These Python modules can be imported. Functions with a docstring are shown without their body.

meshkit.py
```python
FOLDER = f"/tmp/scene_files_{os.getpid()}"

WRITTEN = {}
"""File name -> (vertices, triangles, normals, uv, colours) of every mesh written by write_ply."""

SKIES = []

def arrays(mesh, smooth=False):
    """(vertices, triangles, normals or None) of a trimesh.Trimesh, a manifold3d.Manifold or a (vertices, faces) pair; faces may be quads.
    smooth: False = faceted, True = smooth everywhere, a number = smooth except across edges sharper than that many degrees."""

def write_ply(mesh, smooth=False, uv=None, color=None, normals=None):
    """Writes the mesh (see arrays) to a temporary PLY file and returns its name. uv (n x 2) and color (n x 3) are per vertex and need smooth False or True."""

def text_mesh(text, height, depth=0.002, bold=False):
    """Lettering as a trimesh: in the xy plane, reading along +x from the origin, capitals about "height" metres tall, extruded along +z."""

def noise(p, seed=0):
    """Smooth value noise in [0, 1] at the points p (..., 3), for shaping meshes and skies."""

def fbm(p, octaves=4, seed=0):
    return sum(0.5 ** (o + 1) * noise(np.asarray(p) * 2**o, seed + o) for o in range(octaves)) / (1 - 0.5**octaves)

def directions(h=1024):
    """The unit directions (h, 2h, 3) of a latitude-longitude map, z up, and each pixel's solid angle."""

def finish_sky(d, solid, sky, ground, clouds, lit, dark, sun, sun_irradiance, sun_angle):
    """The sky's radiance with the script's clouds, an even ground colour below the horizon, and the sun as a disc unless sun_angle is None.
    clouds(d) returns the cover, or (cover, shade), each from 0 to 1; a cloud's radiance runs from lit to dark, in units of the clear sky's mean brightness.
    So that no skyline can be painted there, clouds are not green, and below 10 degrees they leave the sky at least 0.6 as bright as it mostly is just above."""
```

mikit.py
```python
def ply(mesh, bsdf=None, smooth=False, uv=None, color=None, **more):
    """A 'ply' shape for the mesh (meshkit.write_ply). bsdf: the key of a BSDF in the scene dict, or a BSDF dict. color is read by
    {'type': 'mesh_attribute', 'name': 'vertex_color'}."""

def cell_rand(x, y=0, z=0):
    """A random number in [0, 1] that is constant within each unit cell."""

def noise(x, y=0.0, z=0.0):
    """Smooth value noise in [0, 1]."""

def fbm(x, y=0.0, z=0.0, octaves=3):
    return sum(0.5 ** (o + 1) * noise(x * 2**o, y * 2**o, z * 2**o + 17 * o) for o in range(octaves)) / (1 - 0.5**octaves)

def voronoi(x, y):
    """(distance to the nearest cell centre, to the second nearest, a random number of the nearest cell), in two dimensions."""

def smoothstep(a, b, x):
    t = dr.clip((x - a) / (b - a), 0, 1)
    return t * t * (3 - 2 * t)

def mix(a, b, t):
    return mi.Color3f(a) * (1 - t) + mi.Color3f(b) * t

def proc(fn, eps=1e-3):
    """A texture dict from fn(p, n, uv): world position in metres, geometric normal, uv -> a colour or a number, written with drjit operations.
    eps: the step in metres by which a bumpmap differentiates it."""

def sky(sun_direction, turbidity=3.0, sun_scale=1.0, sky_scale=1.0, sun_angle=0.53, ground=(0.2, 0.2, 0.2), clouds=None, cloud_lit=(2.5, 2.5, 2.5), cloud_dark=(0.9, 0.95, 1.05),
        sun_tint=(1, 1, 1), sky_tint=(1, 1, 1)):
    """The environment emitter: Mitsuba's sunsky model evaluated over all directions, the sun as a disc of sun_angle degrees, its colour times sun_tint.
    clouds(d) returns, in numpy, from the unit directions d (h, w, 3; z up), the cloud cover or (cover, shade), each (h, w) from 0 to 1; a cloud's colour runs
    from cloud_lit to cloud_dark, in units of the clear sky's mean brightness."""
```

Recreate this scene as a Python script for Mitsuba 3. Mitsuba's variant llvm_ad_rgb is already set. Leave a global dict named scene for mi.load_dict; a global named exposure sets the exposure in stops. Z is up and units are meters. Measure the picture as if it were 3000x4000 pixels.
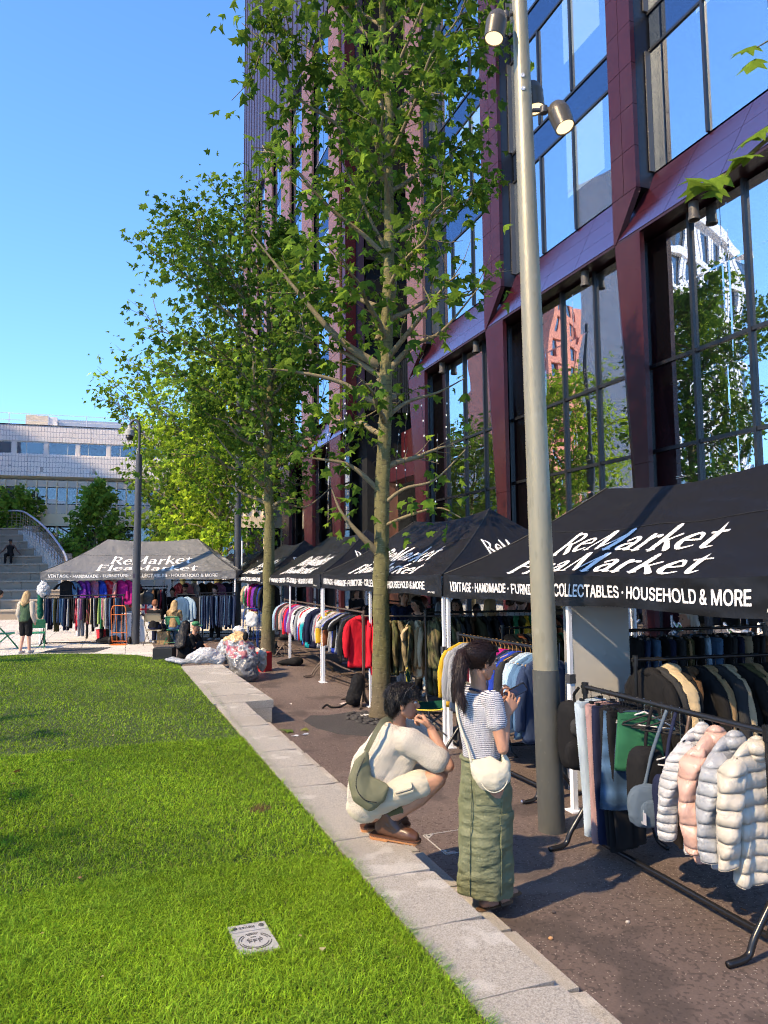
import math, random
import numpy as np, trimesh, manifold3d as m3
import drjit as dr, mitsuba as mi, mikit, meshkit
from mikit import proc, noise, fbm, voronoi, cell_rand, smoothstep, mix
from shapely.geometry import Polygon, LineString, Point, box as sbox
from shapely.ops import unary_union
from shapely import affinity

T = mi.ScalarTransform4f
scene, labels = {}, {}
# ---------------------------------------------------------------- camera, sky, exposure
_p, _r = math.radians(4.8), math.radians(-0.5)
_f = np.array([0, math.cos(_p), math.sin(_p)]); _u = np.array([0, -math.sin(_p), math.cos(_p)]); _x = np.array([1.0, 0, 0])
_up = -math.sin(_r) * _x + math.cos(_r) * _u
EYE = np.array([0, 0, 2.1])
scene['camera'] = {'type': 'perspective', 'fov': 2 * math.degrees(math.atan(1500 / 2773)), 'fov_axis': 'x', 'near_clip': 0.05, 'far_clip': 2000.0,
                   'to_world': T().look_at(origin=EYE.tolist(), target=(EYE + _f).tolist(), up=_up.tolist())}
_az, _el = math.radians(-126), math.radians(43)
SUN = [math.sin(_az) * math.cos(_el), math.cos(_az) * math.cos(_el), math.sin(_el)]
scene['sky'] = mikit.sky(SUN, turbidity=1.9, sun_angle=0.9, sun_scale=0.85, sky_scale=1.6, sky_tint=(0.74, 0.93, 1.16), sun_tint=(1.0, 0.93, 0.80))
exposure = 2.6

# ---------------------------------------------------------------- helpers
rng = np.random.default_rng(7)
RU = lambda a, b: float(rng.uniform(a, b))
_a = math.radians(-21)
U = np.array([math.sin(_a), math.cos(_a), 0.0]); N = np.array([math.cos(_a), -math.sin(_a), 0.0]); Z = np.array([0, 0, 1.0])
def P(s, d, z=0.0): return U * s + N * d + Z * z
def numbered(k):
    if k not in scene and k not in labels: return k
    i = 1
    while f'{k}_{i:03d}' in scene or f'{k}_{i:03d}' in labels: i += 1
    return f'{k}_{i:03d}'
def thing(name, label, cat, group=None, kind=None):
    k = numbered(name); labels[k] = {'label': label, 'category': cat}
    if group: labels[k]['group'] = group
    if kind: labels[k]['kind'] = kind
    return k
_cnt = {}
def add(name, mesh, mat, parent=None, smooth=False, color=None, uv=None, label=None, cat=None, group=None, kind=None, **more):
    base = f'{parent}__{name}' if parent else name
    if parent:
        c = _cnt.get(base, 0); _cnt[base] = c + 1
        k = base if c == 0 else f'{base}_{c:03d}'
    else: k = numbered(base)
    if color is not None and np.ndim(color) == 1: color = np.tile(np.asarray(color, float), (nverts(mesh), 1))
    if color is not None and smooth not in (True, False): smooth = True if smooth >= 40 else False
    scene[k] = mikit.ply(mesh, mat, smooth=smooth, color=color, uv=uv, **more)
    t = {}
    if label: t['label'] = label
    if cat: t['category'] = cat
    if group: t['group'] = group
    if kind: t['kind'] = kind
    if t: labels[k] = t
    return k
def nverts(m):
    if isinstance(m, tuple): return len(m[0])
    return len(m.vertices)
def struct(name, mesh, mat, **k): return add(name, mesh, mat, kind='structure', **k)
def sl(c): # sRGB 0-255 -> linear
    c = np.asarray(c, float) / 255
    return np.where(c <= .04045, c / 12.92, ((c + .055) / 1.055) ** 2.4)
def cat(ms):
    vs, fs, o = [], [], 0
    for m in ms:
        v, f = (m if isinstance(m, tuple) else (m.vertices, m.faces))
        f = np.asarray(f)
        if f.shape[1] == 4: f = np.vstack([f[:, [0, 1, 2]], f[:, [0, 2, 3]]])
        vs.append(np.asarray(v, float)); fs.append(f + o); o += len(v)
    return (np.vstack(vs), np.vstack(fs))
HEX = np.array([[0, 3, 2, 1], [4, 5, 6, 7], [0, 1, 5, 4], [1, 2, 6, 5], [2, 3, 7, 6], [3, 0, 4, 7]])
def hexa(b, t): return (np.array(list(b) + list(t), float), HEX)   # bottom ring ccw from above, top ring
def boxf(o, ex, ey, a0, a1, b0, b1, z0, z1):
    c = [(a0, b0), (a1, b0), (a1, b1), (a0, b1)]
    if np.dot(np.cross(ex, ey), Z) < 0: c = c[::-1]
    f = lambda z: [np.asarray(o) + ex * a + ey * b + Z * z for a, b in c]
    return hexa(f(z0), f(z1))
def bsd(s0, s1, d0, d1, z0, z1): return boxf(np.zeros(3), U, N, s0, s1, d0, d1, z0, z1)
X1, Y1 = np.array([1.0, 0, 0]), np.array([0, 1.0, 0])
def bxy(x0, x1, y0, y1, z0, z1): return boxf(np.zeros(3), X1, Y1, x0, x1, y0, y1, z0, z1)
def cham(o, ex, ey, a0, a1, b0, b1, z0, z1, c=.008):   # box with a chamfered top
    k = [(a0, b0), (a1, b0), (a1, b1), (a0, b1)]; q = [(a0 + c, b0 + c), (a1 - c, b0 + c), (a1 - c, b1 - c), (a0 + c, b1 - c)]
    if np.dot(np.cross(ex, ey), Z) < 0: k, q = k[::-1], q[::-1]
    f = lambda z, r: [np.asarray(o) + ex * a + ey * b + Z * z for a, b in r]
    v = np.array(f(z0, k) + f(z1 - c, k) + f(z1, q))
    F = np.vstack([[[0, 3, 2, 1]], HEX[2:], HEX[2:] + 4, [[8, 9, 10, 11]]])
    return (v, F)
def rotz(a): c, s = math.cos(a), math.sin(a); return np.array([[c, -s, 0], [s, c, 0], [0, 0, 1]])
def xf(m, R=None, t=None):
    v, f = (m if isinstance(m, tuple) else (m.vertices, m.faces)); v = np.asarray(v, float)
    if R is not None: v = v @ np.asarray(R).T
    if t is not None: v = v + np.asarray(t)
    return (v, np.asarray(f))
def facing(az):   # rotation taking local +y to azimuth az (degrees clockwise from +y)
    return rotz(-math.radians(az))
def tube(pts, r, n=8, cap=True):
    p = np.asarray(pts, float); k = len(p); r = np.broadcast_to(np.asarray(r, float), (k,))
    t = np.gradient(p, axis=0); t /= np.linalg.norm(t, axis=1, keepdims=True) + 1e-12
    a = np.zeros_like(p); ref = np.array([0, 0, 1.0]) if abs(t[0, 2]) < .9 else np.array([1.0, 0, 0])
    a[0] = np.cross(t[0], ref)
    for i in range(1, k): a[i] = a[i - 1] - t[i] * np.dot(a[i - 1], t[i])
    a /= np.linalg.norm(a, axis=1, keepdims=True) + 1e-12
    b = np.cross(t, a); g = np.arange(n) * 2 * np.pi / n
    v = (p[:, None] + r[:, None, None] * (np.cos(g)[None, :, None] * a[:, None] + np.sin(g)[None, :, None] * b[:, None])).reshape(-1, 3)
    i, j = np.meshgrid(np.arange(k - 1), np.arange(n), indexing='ij')
    q = np.stack([i * n + j, i * n + (j + 1) % n, (i + 1) * n + (j + 1) % n, (i + 1) * n + j], -1).reshape(-1, 4)
    f = np.vstack([q[:, [0, 1, 2]], q[:, [0, 2, 3]]])
    if cap:
        v = np.vstack([v, p[:1], p[-1:]]); c0, c1 = len(v) - 2, len(v) - 1; j = np.arange(n)
        f = np.vstack([f, np.stack([(j + 1) % n, j, j * 0 + c0], 1), np.stack([(k - 1) * n + j, (k - 1) * n + (j + 1) % n, j * 0 + c1], 1)])
    return (v, f)
def bez(pts, n=10):   # smooth curve through the points (Catmull-Rom)
    p = np.asarray(pts, float); q = np.vstack([2 * p[0] - p[1], p, 2 * p[-1] - p[-2]]); out = []
    for i in range(1, len(q) - 2):
        t = np.linspace(0, 1, n, endpoint=False)[:, None]
        a, b, c, d = q[i - 1], q[i], q[i + 1], q[i + 2]
        out.append(.5 * ((2 * b) + (c - a) * t + (2 * a - 5 * b + 4 * c - d) * t * t + (3 * b - 3 * c + d - a) * t ** 3))
    return np.vstack(out + [p[-1:]])
def loft(rings, cap=True):   # rings (k, n, 3), each closed
    R = np.asarray(rings, float); k, n = R.shape[:2]; v = R.reshape(-1, 3)
    i, j = np.meshgrid(np.arange(k - 1), np.arange(n), indexing='ij')
    q = np.stack([i * n + j, i * n + (j + 1) % n, (i + 1) * n + (j + 1) % n, (i + 1) * n + j], -1).reshape(-1, 4)
    f = np.vstack([q[:, [0, 1, 2]], q[:, [0, 2, 3]]])
    if cap:
        v = np.vstack([v, R[0].mean(0)[None], R[-1].mean(0)[None]]); c0, c1 = k * n, k * n + 1; j = np.arange(n)
        f = np.vstack([f, np.stack([(j + 1) % n, j, j * 0 + c0], 1), np.stack([(k - 1) * n + j, (k - 1) * n + (j + 1) % n, j * 0 + c1], 1)])
    return (v, f)
def grid(Pf, nu, nv):   # Pf(u, v) on [0,1]^2 -> (..., 3)
    a, b = np.meshgrid(np.linspace(0, 1, nu), np.linspace(0, 1, nv), indexing='ij')
    v = Pf(a, b).reshape(-1, 3); i, j = np.meshgrid(np.arange(nu - 1), np.arange(nv - 1), indexing='ij')
    q = np.stack([i * nv + j, (i + 1) * nv + j, (i + 1) * nv + j + 1, i * nv + j + 1], -1).reshape(-1, 4)
    return (v, np.vstack([q[:, [0, 1, 2]], q[:, [0, 2, 3]]])), np.stack([a.ravel(), b.ravel()], 1)
def lathe(prof, n=24, o=(0, 0, 0)):
    g = np.arange(n) * 2 * np.pi / n
    R = [np.stack([r * np.cos(g), r * np.sin(g), g * 0 + z], 1) + np.asarray(o) for r, z in prof]
    return loft(R)
def poly_prism(poly, z0, z1, ex=X1, ey=Y1, o=(0, 0, 0), ez=Z):
    ms = []
    for g in (poly.geoms if hasattr(poly, 'geoms') else [poly]):
        if g.is_empty or g.area < 1e-9: continue
        m = trimesh.creation.extrude_polygon(g, 1.0, engine='earcut'); v = np.asarray(m.vertices)
        ms.append((np.asarray(o) + v[:, :1] * ex + v[:, 1:2] * ey + (z0 + v[:, 2:3] * (z1 - z0)) * ez, m.faces))
    return cat(ms)
def ell(c, rx, ry, rz, n=12, sub=2):
    m = trimesh.creation.icosphere(subdivisions=sub); return (m.vertices * [rx, ry, rz] + np.asarray(c), m.faces)
ORD = ['', 'first', 'second', 'third', 'fourth', 'fifth', 'sixth', 'seventh', 'eighth', 'ninth', 'tenth', 'eleventh', 'twelfth', 'thirteenth', 'fourteenth', 'fifteenth',
       'sixteenth', 'seventeenth', 'eighteenth', 'nineteenth', 'twentieth', 'twenty-first', 'twenty-second', 'twenty-third', 'twenty-fourth', 'twenty-fifth', 'twenty-sixth', 'twenty-seventh', 'twenty-eighth', 'twenty-ninth',
       'thirtieth', 'thirty-first', 'thirty-second', 'thirty-third', 'thirty-fourth', 'thirty-fifth', 'thirty-sixth', 'thirty-seventh', 'thirty-eighth', 'thirty-ninth', 'fortieth']

# ---------------------------------------------------------------- materials
def mat(name, **k): scene['m_' + name] = {'type': 'twosided', 'b': {'type': 'principled', **k}}; return 'm_' + name
def rgb(*c): return {'type': 'rgb', 'value': [float(x) for x in (c[0] if len(c) == 1 else c)]}
VC = {'type': 'mesh_attribute', 'name': 'vertex_color'}
def bump(name, fn, scale, eps=1e-3, **k):
    scene['m_' + name] = {'type': 'twosided', 'b': {'type': 'bumpmap', 'tex': proc(fn, eps), 'scale': scale, 'b': {'type': 'principled', **k}}}; return 'm_' + name
def f_resin(p, n, uv):
    a = fbm(p.x * .7, p.y * .7, 0, 3); g = noise(p.x * 130, p.y * 130, p.z * 130); h = noise(p.x * 61 + 7, p.y * 61, 3)
    base = mix((.092, .069, .061), (.142, .108, .095), smoothstep(.3, .7, a) * .6 + g * .4)
    base = mix(base, (.03, .022, .02), smoothstep(.62, .8, h) * .5)
    c1, c2, w = voronoi(p.x * 38, p.y * 38)
    base = mix(base, (.24, .20, .17), dr.select((c1 < .15) & (w > .74), 1.0, 0.0))
    st = smoothstep(.62, .75, fbm(p.x * 2.3 + 5, p.y * 2.3, 4, 4))
    base = mix(base, (.17, .14, .125), smoothstep(.66, .8, fbm(p.x * 1.1 + 3, p.y * 4.1, 9, 4)) * .35)
    return mix(base, (.045, .036, .033), st * .62)
bump('resin', lambda p, n, uv: noise(p.x * 160, p.y * 160) + .6 * noise(p.x * 70, p.y * 70), .0016, base_color=proc(f_resin), roughness=.62, specular=.45)
def f_tarmac(p, n, uv):
    g = noise(p.x * 150, p.y * 150); return mix((.022, .021, .021), (.06, .056, .054), g * .7 + .3 * fbm(p.x * 3, p.y * 3, 1))
bump('tarmac', lambda p, n, uv: noise(p.x * 140, p.y * 140), .002, base_color=proc(f_tarmac), roughness=.75)
def f_granite(p, n, uv):
    q = p * 1.0; g = noise(q.x * 210, q.y * 210, q.z * 210); h = noise(q.x * 95 + 4, q.y * 95, q.z * 95)
    c = mix((.215, .20, .176), (.385, .357, .315), g)
    c = mix(c, (.12, .115, .11), smoothstep(.68, .84, h) * .4)
    st = fbm(p.x * 1.7, p.y * 1.7, p.z * 3, 4)
    c = mix(c, (.24, .215, .185), smoothstep(.52, .72, st) * .5)
    return mix(c, (.60, .58, .54), smoothstep(.66, .78, fbm(p.x * 5 + 9, p.y * 5, 2, 3)) * .25)
bump('granite', lambda p, n, uv: noise(p.x * 200, p.y * 200, p.z * 200), .0006, base_color=proc(f_granite), roughness=.6, specular=.35)
def f_plaza(p, n, uv):
    x = p.x * .94 + p.y * .34; y = -p.x * .34 + p.y * .94
    jx = dr.abs(x / 1.2 - dr.floor(x / 1.2) - .5); jy = dr.abs(y / .6 - dr.floor(y / .6) - .5)
    c = mix((.40, .375, .34), (.52, .49, .45), cell_rand(dr.floor(x / 1.2), dr.floor(y / .6)) * .6 + noise(p.x * 60, p.y * 60) * .4)
    c = mix(c, (.25, .23, .2), smoothstep(.5, .75, fbm(p.x * .5, p.y * .5, 0, 4)) * .45)
    return mix(c, (.12, .11, .10), dr.select((jx > .493) | (jy > .488), 1.0, 0.0))
bump('plaza', lambda p, n, uv: noise(p.x * 90, p.y * 90), .0006, base_color=proc(f_plaza), roughness=.65)
def f_soil(p, n, uv): return mix((.018, .026, .008), (.035, .06, .012), fbm(p.x * 9, p.y * 9, 0, 4))
mat('turf', base_color=proc(f_soil), roughness=.95)
scene['m_blade'] = {'type': 'principledthin', 'base_color': VC, 'roughness': .5, 'diff_trans': .55, 'spec_trans': 0.0, 'eta': 1.35}
scene['m_leaf'] = {'type': 'principledthin', 'base_color': VC, 'roughness': .42, 'diff_trans': .75, 'spec_trans': 0.0, 'eta': 1.45}
def f_bark(p, n, uv):
    a = dr.atan2(n.y, n.x) * 2; g = fbm(p.x * 14, p.y * 14, p.z * 7, 4); h = noise(p.x * 45, p.y * 45, p.z * 16)
    c = mix((.085, .075, .026), (.165, .15, .052), g)
    c = mix(c, (.10, .075, .045), smoothstep(1.0, .25, p.z) * .85)
    c = mix(c, (.32, .29, .18), smoothstep(.74, .84, noise(p.x * 30, p.y * 30, p.z * 75)) * .35)
    c = mix(c, (.035, .03, .016), smoothstep(.68, .8, noise(p.x * 18 + 3, p.y * 18, p.z * 34)) * .6)
    return c
bump('bark', lambda p, n, uv: fbm(p.x * 40, p.y * 40, p.z * 14, 3), .008, base_color=proc(f_bark), roughness=.8)
def f_branch(p, n, uv):
    g = fbm(p.x * 12, p.y * 12, p.z * 12, 3); return mix((.12, .095, .05), (.24, .195, .11), g)
mat('branch', base_color=proc(f_branch), roughness=.8)
def f_maroon(p, n, uv):
    g = noise(p.x * 3, p.y * 3, p.z * 3); return mix(mix((.036, .0056, .0085), (.046, .0075, .0105), g), (.06, .028, .026), smoothstep(.55, .8, fbm(p.x * 1.5 + p.y * 1.5, p.z * .35, 3, 4)) * .35)
mat('maroon', base_color=proc(f_maroon), roughness=.38, specular=.35)
scene['m_maroon_sill'] = {'type': 'twosided', 'b': {'type': 'blendbsdf', 'weight': .30, 'a': {'type': 'principled', 'base_color': rgb(.040, .008, .016), 'roughness': .3, 'specular': .5}, 'c': {'type': 'roughconductor', 'material': 'none', 'alpha': .05, 'specular_reflectance': rgb(.95, .9, 1.0)}}}
mat('salmon', base_color=rgb(.15, .066, .042), roughness=.42, specular=.5)
mat('plum', base_color=rgb(.036, .024, .046), roughness=.4, specular=.5)
mat('joint', base_color=rgb(.012, .006, .008), roughness=.8)
mat('mullion', base_color=rgb(.013, .014, .017), roughness=.38, specular=.5)
mat('frame_grey', base_color=rgb(.075, .068, .060), roughness=.5)
mat('dark', base_color=rgb(.008, .009, .010), roughness=.6)
mat('soffit', base_color=rgb(.030, .010, .013), roughness=.35, specular=.5)
def wob(p, n, uv): return fbm(p.x * .9 + 3 * cell_rand(dr.floor(p.x * .45), dr.floor(p.y * .45), dr.floor(p.z * .5)), p.y * .9, p.z * .55, 2)
def glass(name, w, tint, dark, wave):
    scene['m_' + name] = {'type': 'twosided', 'b': {'type': 'bumpmap', 'tex': proc(wob, 2e-2), 'scale': wave, 'b': {'type': 'blendbsdf', 'weight': w,
        'a': {'type': 'diffuse', 'reflectance': rgb(dark)}, 'c': {'type': 'conductor', 'material': 'none', 'specular_reflectance': rgb(tint)}}}}
def f_blind(p, n, uv):
    s = -p.x * .358 + p.y * .934; k = dr.floor(s / 1.5); fl = dr.floor((p.z - 10.8) / 3.76); h = (p.z - 10.8) / 3.76 - fl; r = cell_rand(k, fl, 3); drop = .77 - .6 * cell_rand(k, fl, 5)
    c = mix((.012, .02, .035), (.38, .50, .55), dr.select((r > .76) & (h > drop), 1.0, 0.0)); return mix(c, (.30, .33, .33), dr.select((h > .70) & (dr.abs(dr.abs(s - dr.floor(s / .75) * .75 - .37) - .2) < .03) & (r < .3), .35, 0.0))
glass('glass', .78, (.86, .95, 1.0), (.012, .02, .035), .0045)
scene['m_glass']['b']['b']['a']['reflectance'] = proc(f_blind)
glass('glass_low', .82, (.90, .96, .98), (.010, .012, .013), .009)
glass('glass_far', .30, (.8, .88, .95), (.022, .024, .026), .004)
glass('spandrel', .55, (.32, .42, .58), (.010, .018, .035), .004)
def f_tile(p, n, uv):
    x = p.x * .956 + p.y * .292; a = dr.abs(x * 5.2 - dr.floor(x * 5.2) - .5); b = dr.abs(p.z * 2.9 - dr.floor(p.z * 2.9) - .5)
    r = cell_rand(dr.floor(x * 5.2), dr.floor(p.z * 2.9), 2)
    c = mix((.80, .73, .655), (.87, .80, .725), r); c = mix(c, (.30, .29, .32), dr.select((a > .44) | (b > .455), 1.0, 0.0))
    return mix(c, (.2, .18, .17), dr.select((r > .985) & (p.z < 9.4), .7, 0.0))
mat('tile', base_color=proc(f_tile), roughness=.35)
mat('cream', base_color=rgb(.80, .66, .43), roughness=.6)
mat('pale_panel', base_color=rgb(.62, .57, .48), roughness=.6)
mat('pale', base_color=rgb(.74, .70, .65), roughness=.5)
def f_brick(p, n, uv):
    x = p.x + p.y; r = cell_rand(dr.floor(x * 4.4 + .5 * (dr.floor(p.z * 13) - 2 * dr.floor(p.z * 6.5))), dr.floor(p.z * 13), 1)
    return mix((.50, .17, .125), (.64, .27, .20), r * .7 + .3 * fbm(p.x * .3, p.y * .3, p.z * .3))
mat('red_brick', base_color=proc(f_brick), roughness=.8)
mat('silver_rib', base_color=rgb(.72, .72, .74), roughness=.45)
def f_conc(p, n, uv): return mix((.21, .165, .12), (.32, .265, .20), fbm(p.x * 1.2, p.y * 1.2, p.z * 2.5, 4))
mat('concrete', base_color=proc(f_conc), roughness=.75)
mat('concrete_pale', base_color=rgb(.42, .40, .37), roughness=.7)
mat('rail_metal', base_color=rgb(.33, .36, .42), roughness=.35, metallic=.6)
mat('mesh_bronze', base_color=rgb(.16, .12, .08), roughness=.5, metallic=.3)
def f_post(p, n, uv):
    g = fbm(p.x * 6, p.y * 6, p.z * 1.3, 4); h = noise(p.x * 50, p.y * 50, p.z * 9)
    c = mix((.24, .215, .145), (.345, .315, .225), g); c = mix(c, (.16, .14, .09), smoothstep(.7, .85, h) * .25)
    return mix(c, (.42, .39, .3), smoothstep(.66, .8, fbm(p.x * 16 + 4, p.y * 16, p.z * 5)) * .3)
mat('post_steel', base_color=proc(f_post), roughness=.42, metallic=.35, specular=.5)
def f_postg(p, n, uv):
    c = mix((.060, .062, .056), (.088, .09, .08), fbm(p.x * 5, p.y * 5, p.z * 2)); return mix(c, (.25, .24, .21), smoothstep(.86, .93, noise(p.x * 40, p.y * 40, p.z * 22)) * .10)
mat('post_paint', base_color=proc(f_postg), roughness=.45)
mat('dark_steel', base_color=rgb(.05, .052, .058), roughness=.45, specular=.5)
mat('lamp_bronze', base_color=rgb(.085, .075, .06), roughness=.35, metallic=.3)
def f_nylon(p, n, uv): return fbm(p.x * 2.2, p.y * 2.2, p.z * 2.2, 4) + .25 * noise(p.x * 11, p.y * 2, p.z * 11)
bump('nylon', f_nylon, .06, 4e-3, base_color=rgb(.0062, .0062, .0075), roughness=.5, specular=.32)
bump('nylon_grey', f_nylon, .07, 4e-3, base_color=rgb(.135, .135, .135), roughness=.5, specular=.5)
mat('print_white', base_color=rgb(.74, .73, .70), roughness=.6)
mat('white_paint', base_color=rgb(.76, .77, .79), roughness=.32, specular=.5)
mat('tent_steel', base_color=rgb(.45, .46, .48), roughness=.35, metallic=.5)
mat('panel_grey', base_color=rgb(.34, .335, .315), roughness=.55)
mat('black_metal', base_color=rgb(.010, .010, .011), roughness=.3, specular=.5)
mat('rust_metal', base_color=proc(lambda p, n, uv: mix((.07, .045, .03), (.14, .11, .09), fbm(p.x * 15, p.y * 15, p.z * 15))), roughness=.45, metallic=.3)
mat('chrome', base_color=rgb(.7, .7, .7), roughness=.18, metallic=1.0)
mat('rubber', base_color=rgb(.012, .012, .012), roughness=.6)
mat('hanger_wood', base_color=rgb(.50, .26, .085), roughness=.4)
def f_cloth(p, n, uv): return fbm(p.x * 9, p.y * 9, p.z * 4, 3) + .10 * noise(p.x * 260, p.y * 260, p.z * 260)
bump('cloth', f_cloth, .034, 2e-3, base_color=VC, roughness=.88, specular=.15, sheen=.1)
bump('cloth_fine', lambda p, n, uv: fbm(p.x * 14, p.y * 14, p.z * 9, 3), .012, 2e-3, base_color=VC, roughness=.85, specular=.15, sheen=.06)
mat('paint', base_color=VC, roughness=.4, specular=.5)
mat('flat', base_color=VC, roughness=.8)
# ================================================================ ground
struct('ground', bxy(-400, 400, -300, 500, -1.0, -.012), 'm_plaza')
struct('plaza_paving', bxy(-45, 12, -14, 60, -.011, -.004), 'm_plaza')
struct('market_pavement', bsd(-9, 24.2, 1.2, 11.45, -.1, 0), 'm_resin')
patch = Polygon([(10.0, 2.62), (10.3, 2.80), (10.22, 3.0), (10.32, 3.45), (10.1, 3.9), (9.5, 3.95), (9.1, 3.55), (8.76, 3.16), (9.05, 2.83), (9.5, 2.66)]).buffer(.06).buffer(-.03)
struct('tarmac_patch', poly_prism(patch, -.01, .004, U, N), 'm_tarmac')
# gravel pits with pebbles at the two tree feet
for s0, d0 in ((9.84, 3.71), (18.18, 3.77)):
    ms = [ell(P(s0 + r * math.cos(a), d0 + r * math.sin(a), .012), .045 * RU(.6, 1.2), .035, .02, sub=1) for r, a in zip(rng.uniform(.2, .55, 90), rng.uniform(0, 6.28, 90))]
    struct('tree_pit_gravel', cat(ms), 'm_tarmac', smooth=True)
# lawn bed and grass
LZ = .33
far_edge = [(-26, 14.3), (-14, 15.6), (-8.55, 15.96), (-7.84, 16.19), (-7.03, 16.25), (-6.12, 16.06), (-5.49, 15.82), (-4.62, 15.05), (-4.1, 14.21)]
ledge_edge = [P(12.0, 1.31), P(10, 1.34), P(8.24, 1.36), P(5.9, 1.40), P(2.6, 1.41), P(-4, 1.43)]
LAWN = Polygon(far_edge + [(p[0], p[1]) for p in ledge_edge] + [(2.5, -6), (-26, -6)])
COVER = Polygon([(-.795, 3.715), (-.625, 3.775), (-.505, 3.525), (-.695, 3.455)])
struct('lawn', poly_prism(LAWN.difference(COVER.buffer(.01)), 0, LZ - .012), 'm_turf')
kerb = LineString(far_edge).buffer(.09, cap_style=2).difference(LAWN)
struct('lawn_edging', poly_prism(kerb, 0, LZ - .03), 'm_granite')
import shapely
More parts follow.
